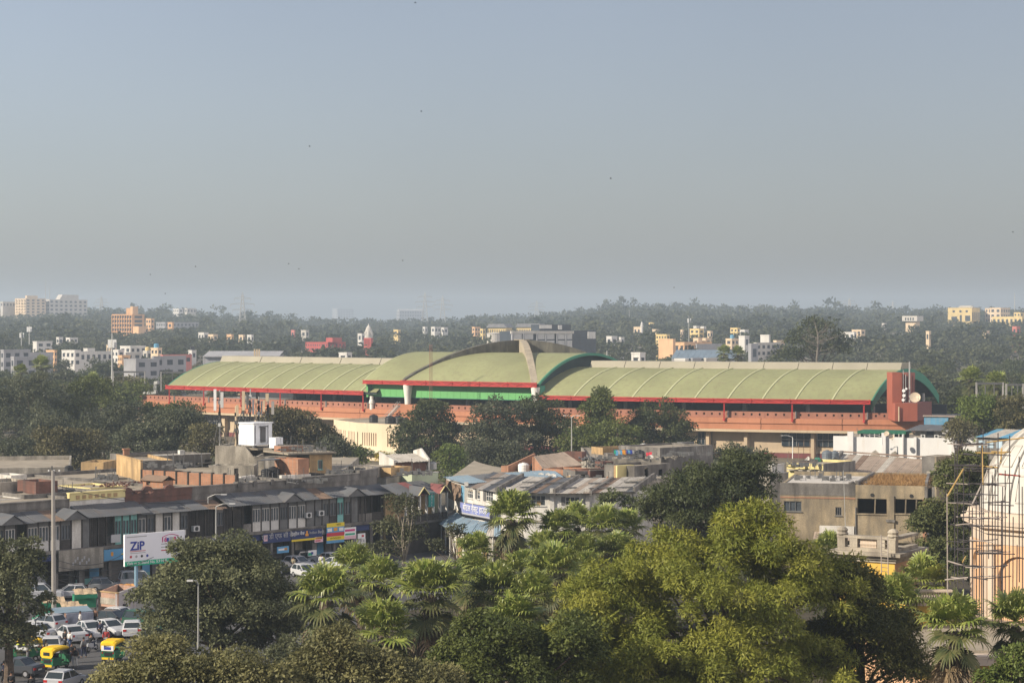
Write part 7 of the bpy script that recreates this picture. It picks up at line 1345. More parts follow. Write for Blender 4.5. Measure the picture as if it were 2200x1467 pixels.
mb = MB(); mb.box(p.x-.4, p.x+1.3, p.y-.4, p.y+.5, .5, .62); T.part('bed', mb, M_rgreen); mb = MB(); mb.tube((p.x+.9, p.y-.45, .3), (p.x+.9, p.y-.38, .3), .3, n=12); T.part('wheel', mb, M_tyre); mb = MB(); mb.tube((p.x+.9, p.y+.5, .3), (p.x+.9, p.y+.57, .3), .3, n=12); T.part('wheel', mb, M_tyre); mb = MB(); mb.lathe((p.x+.3, p.y, .62), [(.4, 0), (.45, .2), (.25, .4)], 9); T.part('sack', mb, CLO['grey'])
# ================================================================ kiosks and stalls
M_kiosk = mat('salmon_brick_kiosk', (.45, .26, .18), .9, .12, .8, .3, brick=(.4, .3, .24)); M_tarp = mat('green_tarpaulin', (.02, .2, .11), .7, .15, 1.2); M_tarptan = mat('tan_tarpaulin', (.45, .34, .22), .8, .2, 1.5)
f = Frame(pt(211, 1331), pt(252, 1336)); T = Thing('brick_kiosk', 'open-topped brick kiosk with an arched doorway behind the parked cars', 'kiosk', f.o); zt = ZD(1270, f.o.y)
wall(T, f, 0, f.L, 0, zt, 0, .2, M_kiosk, [(f.L*.12, f.L*.88, 0, 1.35)]); mb = MB(); mb.fbox(f, f.L*.1, f.L*.9, 1.5, 1.6, 0, 1.5); T.part('dark_inside', mb, M_dark)
g = Frame(f.P(f.L, 0, 0), pt(292, 1318)); mb = MB(); mb.fbox(g, .01, g.L, 0, .2, 0, zt); T.part('side_wall', mb, mat('pale_mural_wall', (.4, .37, .36), .9, .1, .8, .2)); h_ = g.P(g.L, 0, 0)-g.P(0, 0, 0); f2 = Frame(f.o+h_, f.P(f.L, 0, 0)+h_); mb = MB(); mb.fbox(f2, 0, f.L, -.2, 0, 0, zt-.02); T.part('rear_wall', mb, M_kiosk); g2 = Frame(f.o, f.o+h_); mb = MB(); mb.fbox(g2, .01, g2.L, -.2, 0, 0, zt-.01); T.part('side_wall', mb, M_kiosk)
mb = MB(); mb.fbox(f, f.L*.08, f.L*.92, -.05, -.003, 1.6, 2.2); T.part('white_plaque', mb, M_oldlight); mb = MB(); mb.fbox(f, -.05, f.L+.05, -.08, .25, zt+.002, zt+.09); T.part('coping', mb, M_ochre)
f = Frame(pt(143, 1350), pt(201, 1346)); T = Thing('mural_kiosk', 'low kiosk with painted blue-grey side and rounded salmon end', 'kiosk', f.o); zt = ZD(1318, f.o.y); mb = MB(); mb.fbox(f, 0, f.L, 0, 2, 0, zt); T.part('painted_wall', mb, mat('blue_grey_mural', (.3, .32, .38), .9, .35, 1.5, .2)); e = Frame(pt(124, 1346), pt(143, 1350)); n = 8
mb = MB(); mb.prism([(0, 0), (e.L, 0), (e.L, zt-.2)]+[(e.L/2+math.cos(math.pi*k/n)*e.L/2, zt-.2+math.sin(math.pi*k/n)*.35) for k in range(1, n)]+[(0, zt-.2)], e, -.1, .1); T.part('rounded_end', mb, M_kiosk); mb = MB(); mb.slab([[f.P(-1, .2, zt+.1), f.P(f.L, .2, zt+.1)], [f.P(-1, 2.2, zt+.35), f.P(f.L, 2.2, zt+.35)]], .06); T.part('roof_sheet', mb, M_tinblue)
def stall(px0, px1, pyb, pyt, label, m, m2, dep=2.2, cat='stall'):
    f = Frame(pt(px0, pyb), pt(px1, pyb-2)); zt = ZD(pyt, f.o.y); T = Thing('market_stall', label, cat, f.o, 'street stalls behind the parked cars'); nb = 5
    for i in range(nb): mb = MB(); a, b = f.L*i/nb, f.L*(i+1)/nb-.02; s = .07*(i % 2); mb.slab([[f.P(a, -.5, zt-.35+s), f.P(b, -.5, zt-.3-s)], [f.P(a, dep/2, zt+s), f.P(b, dep/2, zt+.04)], [f.P(a, dep, zt-.2), f.P(b, dep, zt-.2)]], .04); T.part('tarp_panel', mb, m)
    mb = MB(); mb.fbox(f, 0, f.L, .1, dep-.1, 0, zt-.6); T.part('counter', mb, m2)
    mb = MB(); mb.fbox(f, 0, f.L, -.52, -.48, zt-.75, zt-.36); T.part('valance', mb, M_tarp)
    for a in (0.02, f.L-.08): mb = MB(); mb.bar(f.P(a, -.4, 0), f.P(a, -.4, zt-.4), .06); T.part('post', mb, M_steel)
stall(92, 140, 1316, 1286, 'stall with tan sheet and green valance left of the pole', M_tarptan, M_tarp); stall(160, 208, 1306, 1268, 'taller green walled stall behind the mural kiosk', M_tarptan, M_tarp); stall(132, 172, 1322, 1296, 'low tan-roofed stall between the pole and the green stall', M_tarptan, M_oldgrey); stall(145, 190, 1328, 1303, 'low stall with rumpled tan cover in front of the green stall', M_tarptan, M_timber); stall(78, 112, 1340, 1318, 'dark green stall at the foot of the tall pole', M_tarp, M_tarp); stall(256, 292, 1286, 1258, 'orange-topped stall behind the brick kiosk', mat('orange_tarpaulin', (.5, .25, .08), .8), M_timber); stall(200, 240, 1344, 1330, 'flat tan table in front of the brick kiosk', M_tarptan, M_timber)
# ================================================================ poles, lamps, billboard, wires
def lamp(px, pyb, pyt, label, arms=((1, 2.2),), r=.11, D=None, m=None, group='street lamps'):
    b = pt(px, pyb) if D is None else pd(px, pyb, D); t = pd(px, pyt, b.y); T = Thing('street_lamp', label, 'street lamp', b, group); mb = MB(); mb.tube(b, t, r, r*.6, 8); T.part('pole', mb, m or M_pole)
    for s, l in arms: mb = MB(); e = t+Vector((s*l, -.2, .35)); mb.path([t, t.lerp(e, .5)+Vector((0, 0, .15)), e], [.05, .045, .04], 6); a = T.part('arm', mb, m or M_pole); mb = MB(); mb.hexa([e+Vector((x, y, z)) for z in (-.07, .05) for x, y in ((-.1, -.12), (.55*s, -.1), (.55*s, .1), (-.1, .12))]); T.part('lamp_head', mb, M_acwhite, a)
lamp(447, 1230, 1068, 'tall lamp with one arm before the sooty brick shop', ((1, 1.6),)); lamp(464, 1245, 1088, 'shorter lamp with one arm just right of the tall one', ((1, 1.6),)); lamp(426, 1395, 1256, 'lamp pole in front of the roadside tree', ((-1, .25),), D=150, r=.075); lamp(1228, 985, 897, 'lamp standing between the clump and the crowded roofs', ((-1, .8), (1, .8)), D=335); lamp(1703, 985, 939, 'pale curved lamp before the cream station wall', ((-1, 1.8),), D=400, m=M_whiteplastic); lamp(1895, 955, 938, 'slim white lamp arm over the white wall', ((-1, 2.2),), D=392, m=M_whiteplastic)
b = pt(116, 1337); t = pd(114, 1010, b.y); T = Thing('utility_pole', 'tall grey concrete pole rising over the left shops', 'pole', b); mb = MB(); mb.tube(b, t, .24, .16, 10); T.part('shaft', mb, mat('pole_concrete', (.3, .28, .25), .9, .1)); mb = MB(); mb.bar(t+Vector((-.5, 0, -.2)), t+Vector((.7, 0, -.2)), .1); mb.bar(t+Vector((-.1, 0, -.3)), t+Vector((-.1, 0, .4)), .12); T.part('cross_arm', mb, M_steel)
for k in range(3): mb = MB(); c = t+Vector((-.4+.5*k, 0, -.12)); mb.lathe(c, [(.06, 0), (.09, .08), (.05, .16)], 8); T.part('insulator', mb, M_whiteplastic)
for i, (a, e, lab) in enumerate((((116, 1200), (268, 1188), 'topmost sagging wire from the tall pole to the shops'), ((116, 1215), (330, 1196), 'second sagging wire from the tall pole to the shops'), ((116, 1228), (300, 1210), 'third sagging wire from the tall pole to the shops'), ((116, 1240), (250, 1232), 'lowest sagging wire from the tall pole to the shops'), ((116, 1040), (447, 1075), 'high wire between the tall pole and the lamp'), ((116, 1190), (10, 1180), 'wire running left from the tall pole'))):
    A = pd(*a, b.y-.1); E = pd(*e, 216 if e[0] < 400 else 228); mb = MB(); mb.path([A.lerp(E, k/10)-Vector((0, 0, .9*4*(k/10)*(1-k/10))) for k in range(11)], .03, 4); single('overhead_wire', mb, M_black, lab, 'wire', 'overhead wires', org=A)
# billboard
f = Frame(pd(268, 1178, 214), pd(397, 1177, 219)); z1, z0 = f.z_at(332, 1143.5), f.z_at(332, 1211); H = z1-z0
T = Thing('billboard', 'white billboard with blue lettering and a green lower strip before the shops', 'billboard', f.P(f.L*.22, .4, 0)); mb = MB(); mb.fbox(f, 0, f.L, 0, .25, z0, z1); bd = T.part('panel', mb, mat('billboard_white', (.8, .8, .82), .6, .02))
mb = MB(); mb.fbox(f, 0, f.L, -.02, -.004, z0, z0+H*.15); T.part('green_strip', mb, mat('billboard_green', (.01, .42, .22), .6, .02), bd)
P_ = lambda u, z: f.P(f.L*u, -.03, z0+H*z)
T.text('lettering', 'ZiP', P_(.09, .5), f.u, 1.25, M_ink['blue'], bd, bold=.035); mb = MB(); mb.fbox(f, f.L*.09, f.L*.34, -.03, -.012, z0+H*.45, z0+H*.468); T.part('underline', mb, M_ink['red'], bd)
T.text('lettering', '16', P_(.6, .68), f.u, .72, M_ink['magenta'], bd, bold=.02); T.text('lettering', 'Visit us at Stand No. 5.9 Hall', P_(.03, .045), f.u, .42, M_ink['white'], bd, bold=.008)
mb = MB(); n = 10; mb.path([f.P(f.L*(.62+.28*k/n), -.03, z0+H*(.83+.08*math.sin(math.pi*k/n))) for k in range(n+1)], .035, 4); T.part('car_outline', mb, M_ink['magenta'], bd)
for a, b_, c, d, mm in ((.69, .73, .68, .8, 'blue'), (.74, .8, .68, .82, 'grey'), (.81, .85, .7, .82, 'magenta'), (.6, .88, .6, .63, 'grey'), (.6, .8, .5, .53, 'grey'), (.6, .84, .4, .43, 'red'), (.03, .36, .9, .93, 'grey'), (.09, .34, .39, .41, 'grey')): mb = MB(); mb.fbox(f, f.L*a, f.L*b_, -.02, -.006, z0+H*c, z0+H*d); T.part('print_block', mb, M_ink[mm], bd)
for k, mm in enumerate(('red', 'grey', 'black', 'blue')): mb = MB(); c = f.P(f.L*(.1+.09*k), -.004, z0+H*.29); mb.tube(c, c-f.v*.02, .14, n=12); T.part('icon', mb, M_ink[mm], bd)
mb = MB(); c = f.P(f.L*.22, .4, 0); mb.tube(c, c+Vector((0, 0, z1-.3)), .2, .17, 10); T.part('post', mb, M_bluepaint)
for z in (z0+.3, z1-.4): mb = MB(); mb.fbox(f, .1, f.L-.1, .26, .36, z, z+.12); T.part('rear_rail', mb, M_steel)
# road edge kerb and painted line
mb = MB(); f = ROW.shifted(-2.2); mb.fbox(f, -14, 41, 0, 2.2, 0, .13); struct('pavement', mb, M_greyslab)
M_line = mat('worn_white_paint', (.5, .5, .47), .8, .2, 2.)
for i in range(5): a = pt(120+i*40, 1455-i*3); mb = MB(); mb.box(a.x-.9, a.x+.9, a.y-.06, a.y+.06, .006, .009); struct('road_marking', mb, M_line)
# ================================================================ vegetation
def fastmesh(name, V, Q, m, tint=None):
    me = bpy.data.meshes.new(name); V = np.asarray(V, dtype=np.float32); Q = np.asarray(Q, dtype=np.int32)
    me.vertices.add(len(V)); me.vertices.foreach_set('co', V.ravel()); me.loops.add(Q.size); me.loops.foreach_set('vertex_index', Q.ravel())
    me.polygons.add(len(Q)); me.polygons.foreach_set('loop_start', np.arange(0, Q.size, Q.shape[1], dtype=np.int32))
    me.materials.append(m); me.update(calc_edges=True)
    if tint is not None:
        a = me.attributes.new('tint', 'FLOAT', 'FACE'); a.data.foreach_set('value', np.asarray(tint, dtype=np.float32))
    return me
def unit(a): return a/np.maximum(np.linalg.norm(a, axis=1, keepdims=True), 1e-6)
def leaves(cl, per, ln, wd, droop=.4, rg=nrg, flat=.75):
    """cl: (n,4) clump centres and radii. Rhombic leaves spread through every clump."""
    n = len(cl); cnt = np.maximum(6, (per*(cl[:, 3]/cl[:, 3].mean())**2)).astype(int); idx = np.repeat(np.arange(n), cnt); N = len(idx)
    d = unit(rg.normal(size=(N, 3))); d[:, 2] = np.where(d[:, 2] < -.35, -d[:, 2], d[:, 2]); d = unit(d)
    r = cl[idx, 3]*rg.random(N)**.28; c = cl[idx, :3]+d*r[:, None]*np.array([1, 1, flat])
    ax = unit(d*.7+rg.normal(size=(N, 3))*.6+np.array([0, 0, -droop])); nr = unit(d*1.1+rg.normal(size=(N, 3))*.42+np.array([0, 0, .3]))
    sd = unit(np.cross(ax, nr)); L = ln*rg.uniform(.6, 1.35, N)[:, None]; W = wd*rg.uniform(.6, 1.3, N)[:, None]
    up = np.cross(sd, ax)
    V = np.stack([c, c+ax*L*.5+sd*W*.5+up*W*.12, c+ax*L, c+ax*L*.5-sd*W*.5+up*W*.12], 1).reshape(-1, 3)
    ct = rg.random(n); t = np.clip(ct[idx]*.65+rg.random(N)*.35, 0, 1)
    return V, np.arange(N*4).reshape(-1, 4), t
def clumps(lobes, rg=nrg, fill=.25):
    out = []
    for cx, cy, cz, rx, ry, rz, n, cr in lobes:
        d = unit(rg.normal(size=(n, 3))); d[:, 2] = np.where(d[:, 2] < -.45, -d[:, 2], d[:, 2]); q = np.where(rg.random(n) < fill, rg.uniform(.3, .75, n), rg.uniform(.7, 1.1, n))[:, None]
        p = d*q*np.array([rx, ry, rz])+np.array([cx, cy, cz]); out.append(np.concatenate([p, cr*rg.uniform(.55, 1.45, n)[:, None]], 1))
    return np.concatenate(out)
def trunk_mb(base, H, r, cl, k=14, rg=rng, lean=(0, 0)):
    mb = MB(); b = Vector(base); top = b+Vector((lean[0], lean[1], H*.55))
    mb.path([b-Vector((0, 0, .4)), b.lerp(top, .3)+Vector((rg.uniform(-.2, .2), rg.uniform(-.2, .2), 0)), b.lerp(top, .65), top], [r*1.35, r, r*.85, r*.6], 8)
    ids = sorted(range(len(cl)), key=lambda i: rg.random())[:k]
    for i in ids:
        e = Vector(cl[i][:3]); s = b.lerp(top, rg.uniform(.45, 1)); m = s.lerp(e, .5)+Vector((rg.uniform(-.4, .4), rg.uniform(-.4, .4), rg.uniform(-.2, .5)))
        mb.path([s, m, e], [r*.42, r*.26, r*.08], 5)
    return mb
M_bark = mat('grey_brown_bark', (.1, .075, .055), .95, .3, 2., fine=.5)
M_barkdim = mat('dim_bark', (.15, .13, .105), .95)
M_barkpale = mat('pale_bark', (.3, .26, .2), .95, .2, 2.)
L_neem = leafmat('neem_leaf', (.112, .138, .02), (.275, .27, .045)); L_dark = leafmat('dark_leaf', (.03, .044, .016), (.11, .125, .045)); L_dusty = leafmat('dusty_leaf', (.048, .058, .03), (.18, .185, .09), rough=.6)
L_green = leafmat('green_leaf', (.042, .062, .014), (.14, .16, .04)); L_olive = leafmat('olive_leaf', (.1, .105, .044), (.3, .275, .115)); L_bright = leafmat('bright_leaf', (.07, .11, .02), (.19, .23, .055)); L_dry = leafmat('dry_leaf', (.09, .055, .02), (.2, .125, .045))
L_ivy = leafmat('climber_leaf', (.04, .056, .018), (.14, .145, .05)); L_far = leafmat('far_leaf', (.03, .045, .022), (.125, .13, .06))
L_mid = leafmat('mid_leaf', (.038, .05, .03), (.13, .138, .075)); L_midolive = leafmat('mid_olive_leaf', (.05, .052, .024), (.165, .145, .06))
def hero(name, label, cat, px, D, lobes_px, lm, per, ln, wd, cr, droop=.4, group=None, tr=.35, fill=.3, bark=None, seed=1, base_z=0., k=16):
    """lobes_px: (px, py, half width px, half height px, number of clumps) measured at distance D."""
    rg = np.random.default_rng(seed); k_ = D/FOC; lob = []
    for lp in lobes_px:
        x, y, hw, hh, n = lp[:5]; dd = lp[5] if len(lp) > 5 else rg.uniform(-.25, .25)*hw*k_
        lob.append((XD(x, D+dd), D+dd, ZD(y, D+dd), hw*k_, min(hw, hh*1.5)*k_, hh*k_, n, cr))
    cl = clumps(lob, rg, fill); b = Vector((XD(px, D), D, base_z)); H = cl[:, 2].max()-base_z; T = Thing(name, label, cat, b, group)
    V, Q, t = leaves(cl, per, ln, wd, droop, rg); me = fastmesh('crown', V-np.array(b), Q, lm, t); link('crown', me, T.o)
    T.part('trunk', trunk_mb(b, H, tr, cl, k), bark or M_bark); return T
# ---- the great yellow-green neem and its neighbours
hero('neem_tree', 'huge yellow-green leafy tree filling the lower right foreground', 'tree', 1560, 128,
     [(1615, 1225, 125, 122, 70), (1420, 1255, 108, 110, 56), (1710, 1290, 125, 120, 52), (1530, 1330, 165, 130, 66, -4), (1300, 1340, 118, 112, 52, -3), (1250, 1420, 80, 80, 34, -4), (1400, 1450, 190, 115, 70, -5), (1640, 1450, 180, 110, 60, -5), (1270, 1285, 60, 50, 14), (1520, 1480, 200, 90, 50, -6)],
     L_neem, 260, .3, .085, .84, .6, tr=.5, seed=3, k=40)
hero('neem_tree', 'darker neem crown at the right flank of the huge tree', 'tree', 1850, 131,
     [(1830, 1280, 55, 70, 46), (1855, 1395, 95, 100, 76), (1780, 1420, 80, 90, 50), (1925, 1360, 36, 44, 24), (1930, 1440, 55, 66, 36)], leafmat('dull_neem_leaf', (.06, .075, .016), (.19, .185, .042)), 190, .3, .1, .85, .5, seed=4)  # duller, darker leaf tone than the main neem crown
hero('foreground_tree', 'pale olive treetop with broad leaves at the bottom left edge of the grove', 'tree', 400, 104,
     [(400, 1472, 140, 78, 80), (275, 1500, 80, 55, 40), (530, 1482, 90, 66, 46), (340, 1412, 45, 36, 16)], L_olive, 150, .2, .12, .72, .3, seed=5, base_z=0)
hero('foreground_tree', 'pale olive treetop at the bottom edge under the fan palms', 'tree', 790, 106,
     [(780, 1480, 120, 72, 70), (660, 1490, 90, 60, 40), (905, 1488, 90, 50, 40), (730, 1400, 50, 50, 22), (690, 1440, 50, 50, 20)], L_olive, 150, .2, .12, .7, .3, seed=6)
hero('foreground_tree', 'dense dark green treetop at the bottom centre beside the palms', 'tree', 1080, 118,
     [(1060, 1420, 110, 95, 85), (1170, 1450, 95, 80, 60), (980, 1460, 60, 60, 30), (1230, 1400, 60, 70, 40)], L_green, 170, .24, .12, .75, .35, seed=7)
hero('foreground_tree', 'small bright treetop at the bottom right corner below the church', 'tree', 2175, 108, [(2180, 1455, 55, 55, 45), (2140, 1475, 45, 40, 25)], L_bright, 80, .18, .11, .4, .3, seed=8)
hero('roadside_tree', 'dusty grey-green tree in front of the shop row by the road', 'tree', 465, 158,
     [(470, 1275, 125, 92, 100), (395, 1318, 105, 88, 80), (560, 1300, 80, 95, 70), (450, 1375, 150, 70, 80), (590, 1365, 48, 60, 30), (420, 1215, 60, 48, 30), (500, 1205, 60, 45, 30)], L_dusty, 150, .25, .16, .85, .25, seed=9, tr=.4, k=30)
hero('roadside_tree', 'dark tree leaning in at the left edge over the parked cars', 'tree', 20, 160, [(20, 1230, 75, 75, 45), (10, 1310, 85, 75, 55), (-30, 1260, 70, 90, 40), (60, 1225, 36, 36, 20), (5, 1370, 75, 45, 34), (45, 1385, 40, 36, 20)], L_dusty, 85, .26, .17, .6, .25, seed=10)
hero('mango_tree', 'dark glossy round tree between the white guest house and the derelict building', 'tree', 1530, 205,
     [(1520, 1080, 95, 75, 90), (1600, 1035, 58, 62, 55), (1440, 1100, 62, 62, 50), (1540, 1140, 95, 45, 45), (1600, 1100, 50, 60, 30)], L_dark, 170, .34, .14, 1.0, .5, seed=11, tr=.4, k=24)
hero('street_tree', 'sparse dusty tree with visible limbs in front of the lean-to roof', 'tree', 868, 214,
     [(865, 1095, 48, 34, 24), (840, 1155, 42, 42, 22), (890, 1150, 30, 38, 16), (820, 1185, 36, 26, 14)], L_dusty, 46, .3, .17, .6, .2, seed=12, tr=.2, bark=M_barkpale, fill=.5, k=22)
hero('street_tree', 'small sparse dusty tree at the edge of the lean-to roof', 'tree', 980, 212, [(980, 1150, 26, 24, 14), (940, 1175, 22, 22, 10)], L_dusty, 46, .28, .16, .5, .2, seed=13, tr=.12, fill=.5)
hero('street_shrub', 'low grey shrub under the fan palms at lower left', 'shrub', 640, 140, [(630, 1420, 55, 50, 40), (600, 1440, 50, 40, 30)], L_dusty, 70, .2, .1, .5, .2, seed=14, tr=.1)
hero('street_shrub', 'dark shrub between the roadside tree and the leftmost fan palm', 'shrub', 650, 172, [(650, 1315, 40, 48, 36), (670, 1270, 24, 22, 14)], L_dark, 90, .3, .14, .7, .3, seed=18, tr=.1)
hero('vine_mass', 'climber smothering the wall behind the scaffolding', 'climber', 2030, 205,
     [(2060, 1060, 52, 60, 50), (2040, 1150, 55, 70, 60), (1985, 1215, 50, 45, 45), (2075, 1010, 40, 30, 24), (2000, 1130, 34, 40, 30), (2050, 1230, 60, 40, 40)], L_ivy, 150, .3, .2, .85, .6, seed=15, tr=.15)
hero('wall_shrub', 'thin pale shrub growing on the derelict building ledge', 'shrub', 1968, 222, [(1965, 1140, 26, 24, 18)], L_olive, 40, .25, .15, .5, .2, seed=16, tr=.08, base_z=2, fill=.5)
hero('wall_shrub', 'leafy growth at the right end of the white guest house', 'shrub', 1322, 236, [(1318, 1080, 30, 24, 20), (1345, 1090, 18, 22, 10)], L_dark, 60, .3, .16, .5, .2, seed=17, tr=.1)
# ---- trees between the town and the station
tb = [ # px, D, lobes, leaf, label, per
 (925, 405, [(925, 915, 62, 48, 60), (880, 945, 40, 32, 30), (960, 955, 45, 35, 30), (930, 885, 35, 24, 20)], L_dark, 'big dark tree in front of the cream slotted building'),
 (1060, 400, [(1060, 905, 60, 42, 50), (1100, 960, 62, 42, 45), (1030, 945, 40, 36, 30)], L_mid, 'grey-green tree left in the clump before the station'),
 (1150, 408, [(1150, 895, 62, 38, 55), (1190, 935, 60, 45, 50)], L_dark, 'broad dark tree in the middle of the clump before the station'),
 (1285, 395, [(1285, 905, 36, 50, 50), (1285, 868, 20, 24, 18), (1280, 950, 45, 34, 30)], L_green, 'tall green pointed tree before the right vault'),
 (1412, 400, [(1410, 915, 62, 45, 60), (1455, 935, 36, 36, 30), (1370, 930, 36, 38, 28)], L_dark, 'rounded grey-green tree covering the parapet before the right vault'),
 (1330, 385, [(1330, 945, 60, 32, 45), (1250, 960, 50, 28, 34)], L_green, 'low green trees behind the crowded roofs'),
 (960, 372, [(970, 998, 34, 32, 34)], L_bright, 'small bright yellow-green tree behind the hotel'),
 (1030, 380, [(1035, 985, 46, 36, 40), (1085, 990, 40, 30, 30)], L_mid, 'brownish thin tree behind the blue tin roof'),
 (640, 360, [(640, 925, 60, 34, 50), (690, 955, 50, 28, 36), (600, 905, 40, 26, 26)], L_midolive, 'olive tree behind the telecom cabin'),
 (700, 345, [(710, 968, 36, 22, 26)], L_mid, 'small grey-green tree beside the telecom roof'),
 (450, 352, [(440, 945, 36, 26, 26)], L_midolive, 'small dry olive tree left of the telecom poles'),
 (345, 360, [(350, 935, 70, 42, 60), (290, 955, 50, 34, 36), (400, 915, 40, 28, 26)], L_mid, 'brown-grey tree behind the ochre roof cube'),
 (160, 345, [(170, 965, 60, 40, 50), (120, 955, 44, 40, 30)], L_midolive, 'yellowing olive tree behind the left roofs'),
 (225, 375, [(220, 930, 60, 40, 45), (260, 905, 44, 30, 30)], L_mid, 'dusty tree between the yellowing tree and the station end'),
 (30, 350, [(30, 985, 60, 40, 40)], L_mid, 'grey tree at the left edge behind the flat roofs'),
 (60, 420, [(60, 860, 78, 52, 70), (20, 900, 60, 50, 40)], L_mid, 'large round dusty tree at the left edge before the viaduct'),
 (185, 425, [(190, 862, 62, 44, 50), (150, 900, 50, 40, 36)], L_green, 'round green tree hiding the viaduct left of the station'),
 (110, 390, [(100, 925, 55, 40, 40)], L_mid, 'low dusty tree under the large left tree'),
 (395, 430, [(390, 890, 50, 20, 26), (330, 895, 44, 20, 24)], L_green, 'green bushy tree against the left end of the orange band'),
 (2110, 385, [(2105, 880, 46, 30, 36), (2150, 900, 44, 30, 30)], L_bright, 'light green tree beside the red pylon block'),
 (2170, 380, [(2175, 885, 34, 32, 24), (2190, 920, 30, 26, 16)], L_midolive, 'thin olive tree at the right edge beside the gantry'),
 (2060, 375, [(2065, 925, 26, 20, 16)], L_midolive, 'small olive tree above the blue tin shelter'),
 (765, 400, [(765, 980, 24, 12, 16)], L_bright, 'small rounded green bush at the foot of the cream slotted building'),
 (1575, 350, [(1580, 985, 40, 20, 20)], L_mid, 'low scrub before the cream station wall'),
]
for i, (px, D, lob, lm, lab) in enumerate(tb):
    lob = lob+[(x, y+hh*1.15, hw*.95, hh*.95, int(n*.6)) for x, y, hw, hh, n in lob]
    hero('mid_tree' if 'bush' not in lab and 'scrub' not in lab else 'bush', lab, 'tree' if 'bush' not in lab and 'scrub' not in lab else 'bush', px, D, lob, lm, 80, .5, .28, 1.35, .3, 'trees between the town and the station', seed=40+i, tr=.3)
hero('bush', 'yellow flowering bush at the foot of the cream slotted building', 'bush', 824, 395, [(824, 985, 18, 10, 14)], leafmat('yellow_flower', (.3, .25, .02), (.55, .42, .03)), 40, .4, .25, .8, .2, seed=80, tr=.1)
# bare pale tree beyond the right vault
b = Vector((XD(1757, 640), 640, 0)); T = Thing('bare_tree', 'bare pale-limbed tree beyond the right vault', 'tree', b); mb = MB(); top = pd(1757, 712, 640)
mb.path([b, pd(1755, 770, 640), pd(1758, 735, 640), top], [.5, .42, .3, .08], 6); T.part('trunk', mb, M_barkdim)
for i in range(26):
    t = rng.uniform(.3, .98); s = pd(1757, 712+(1-t)*75, 640); a = rng.uniform(-1.2, 1.2); l = rng.uniform(3, 7); e = s+Vector((math.sin(a)*l*1.2, rng.uniform(-2, 2), l*.6*math.cos(a)+.5)); mb = MB(); m_ = s.lerp(e, .5)+Vector((0, 0, -.4)); mb.path([s, m_, e], [.14, .09, .03], 4)
    for j in range(3): q = s.lerp(e, rng.uniform(.4, 1)); mb.tube(q, q+Vector((rng.uniform(-1.6, 1.6), rng.uniform(-1, 1), rng.uniform(.2, 1.6))), .05, .015, 4)
    T.part('limb', mb, M_barkdim)
KEEP.append((1735, 1785, 745, 640))
# ---- countable trees of the wood behind the station: variants shared by copies
def variant(seed, lm, lobes, n_leaf, ln, wd, cr):
    rg = np.random.default_rng(seed); cl = clumps(lobes, rg, .3); V, Q, t = leaves(cl, n_leaf, ln, wd, .3, rg); 
    e = link('wood_tree', None); link('crown', fastmesh('crown', V, Q, lm, t), e); mb = trunk_mb((0, 0, 0), 9, .3, cl, 8); link('trunk', mb.mesh('trunk', M_bark), e); e['category'] = 'tree'; return e
round_l = [(0, 0, 6.3, 4.6, 4.6, 3.4, 60, 1.0), (2.2, 1, 5, 2.6, 2.6, 2.6, 22, .9), (-2.2, -1, 5.4, 2.8, 2.8, 2.8, 24, .9)]
tall_l = [(0, 0, 6.5, 3.2, 3.2, 3.6, 55, .9), (.6, 0, 3.6, 2.8, 2.8, 2.4, 24, .9)]
wide_l = [(-2.4, 0, 6.2, 3, 3, 2.6, 34, 1.), (2.6, .5, 6.6, 2.8, 2.8, 2.8, 34, 1.), (0, -1, 5, 4, 3, 2.8, 34, 1.)]
VARS = [variant(200+i, lm, lb, 34, .52, .32, 1) for i, (lm, lb) in enumerate(((L_dark, round_l), (L_mid, round_l), (L_green, wide_l), (L_dark, tall_l), (L_midolive, wide_l), (L_mid, tall_l), (L_dark, wide_l)))]
VN = ['round dark tree', 'round dusty tree', 'broad green tree', 'slim dark tree', 'broad olive tree', 'slim dusty tree', 'broad dark tree']
def blocked(px, D, w_px, py_top):
    for a, b, pv, Dh in KEEP:
        if D < Dh+4 and a-w_px*.5 < px < b+w_px*.5 and py_top < pv: return pv
    return None
def on_station(x, y):
    for p in range(200, 2080, 24):
        c = st_base(p); ac = st_across(p); d = Vector((x, y, 0))-c; w = d.dot(ac)
        if -8 < w < 50 and abs(d.x*ac.y-d.y*ac.x) < 10: return True
    return False
zones = [((-260, 330), (460, 620), 44, 'tree of the wood left of the station'), ((-260, 560), (620, 900), 74, 'hazy tree of the wood behind the left vault and left houses'),
         ((560, 1250), (620, 900), 60, 'hazy tree of the wood behind the raised hall'), ((1240, 1900), (560, 900), 64, 'hazy tree of the wood behind the right vault'), ((1880, 2260), (440, 900), 76, 'tree of the dense wood right of the station end')]
first = set()
for (pa, pb), (da, db), n, lab in zones:
    got = 0; tries = 0
    while got < n and tries < n*30:
        tries += 1; D = da+(db-da)*rng.random()**1.2; px = rng.uniform(pa, pb); x = XD(px, D); h = rng.uniform(8.5, 14); w = h*rng.uniform(.95, 1.35)
        if on_station(x, D): continue
        pyt = 700+(28-h)*FOC/D; pv = blocked(px, D, w*FOC/D, pyt)
        if pv:
            h = 28-(pv-700+rng.uniform(0, 6))*D/FOC; w = max(7, h*1.4)
            if h < 4: continue
        i = rng.randrange(len(VARS)); s = h/9.8; c = place(VARS[i], (x, D, 0), rng.uniform(0, 6.28), w/10, VN[i]+lab[lab.index(' of the'):], 'trees of the wood around the station', sz=s); got += 1
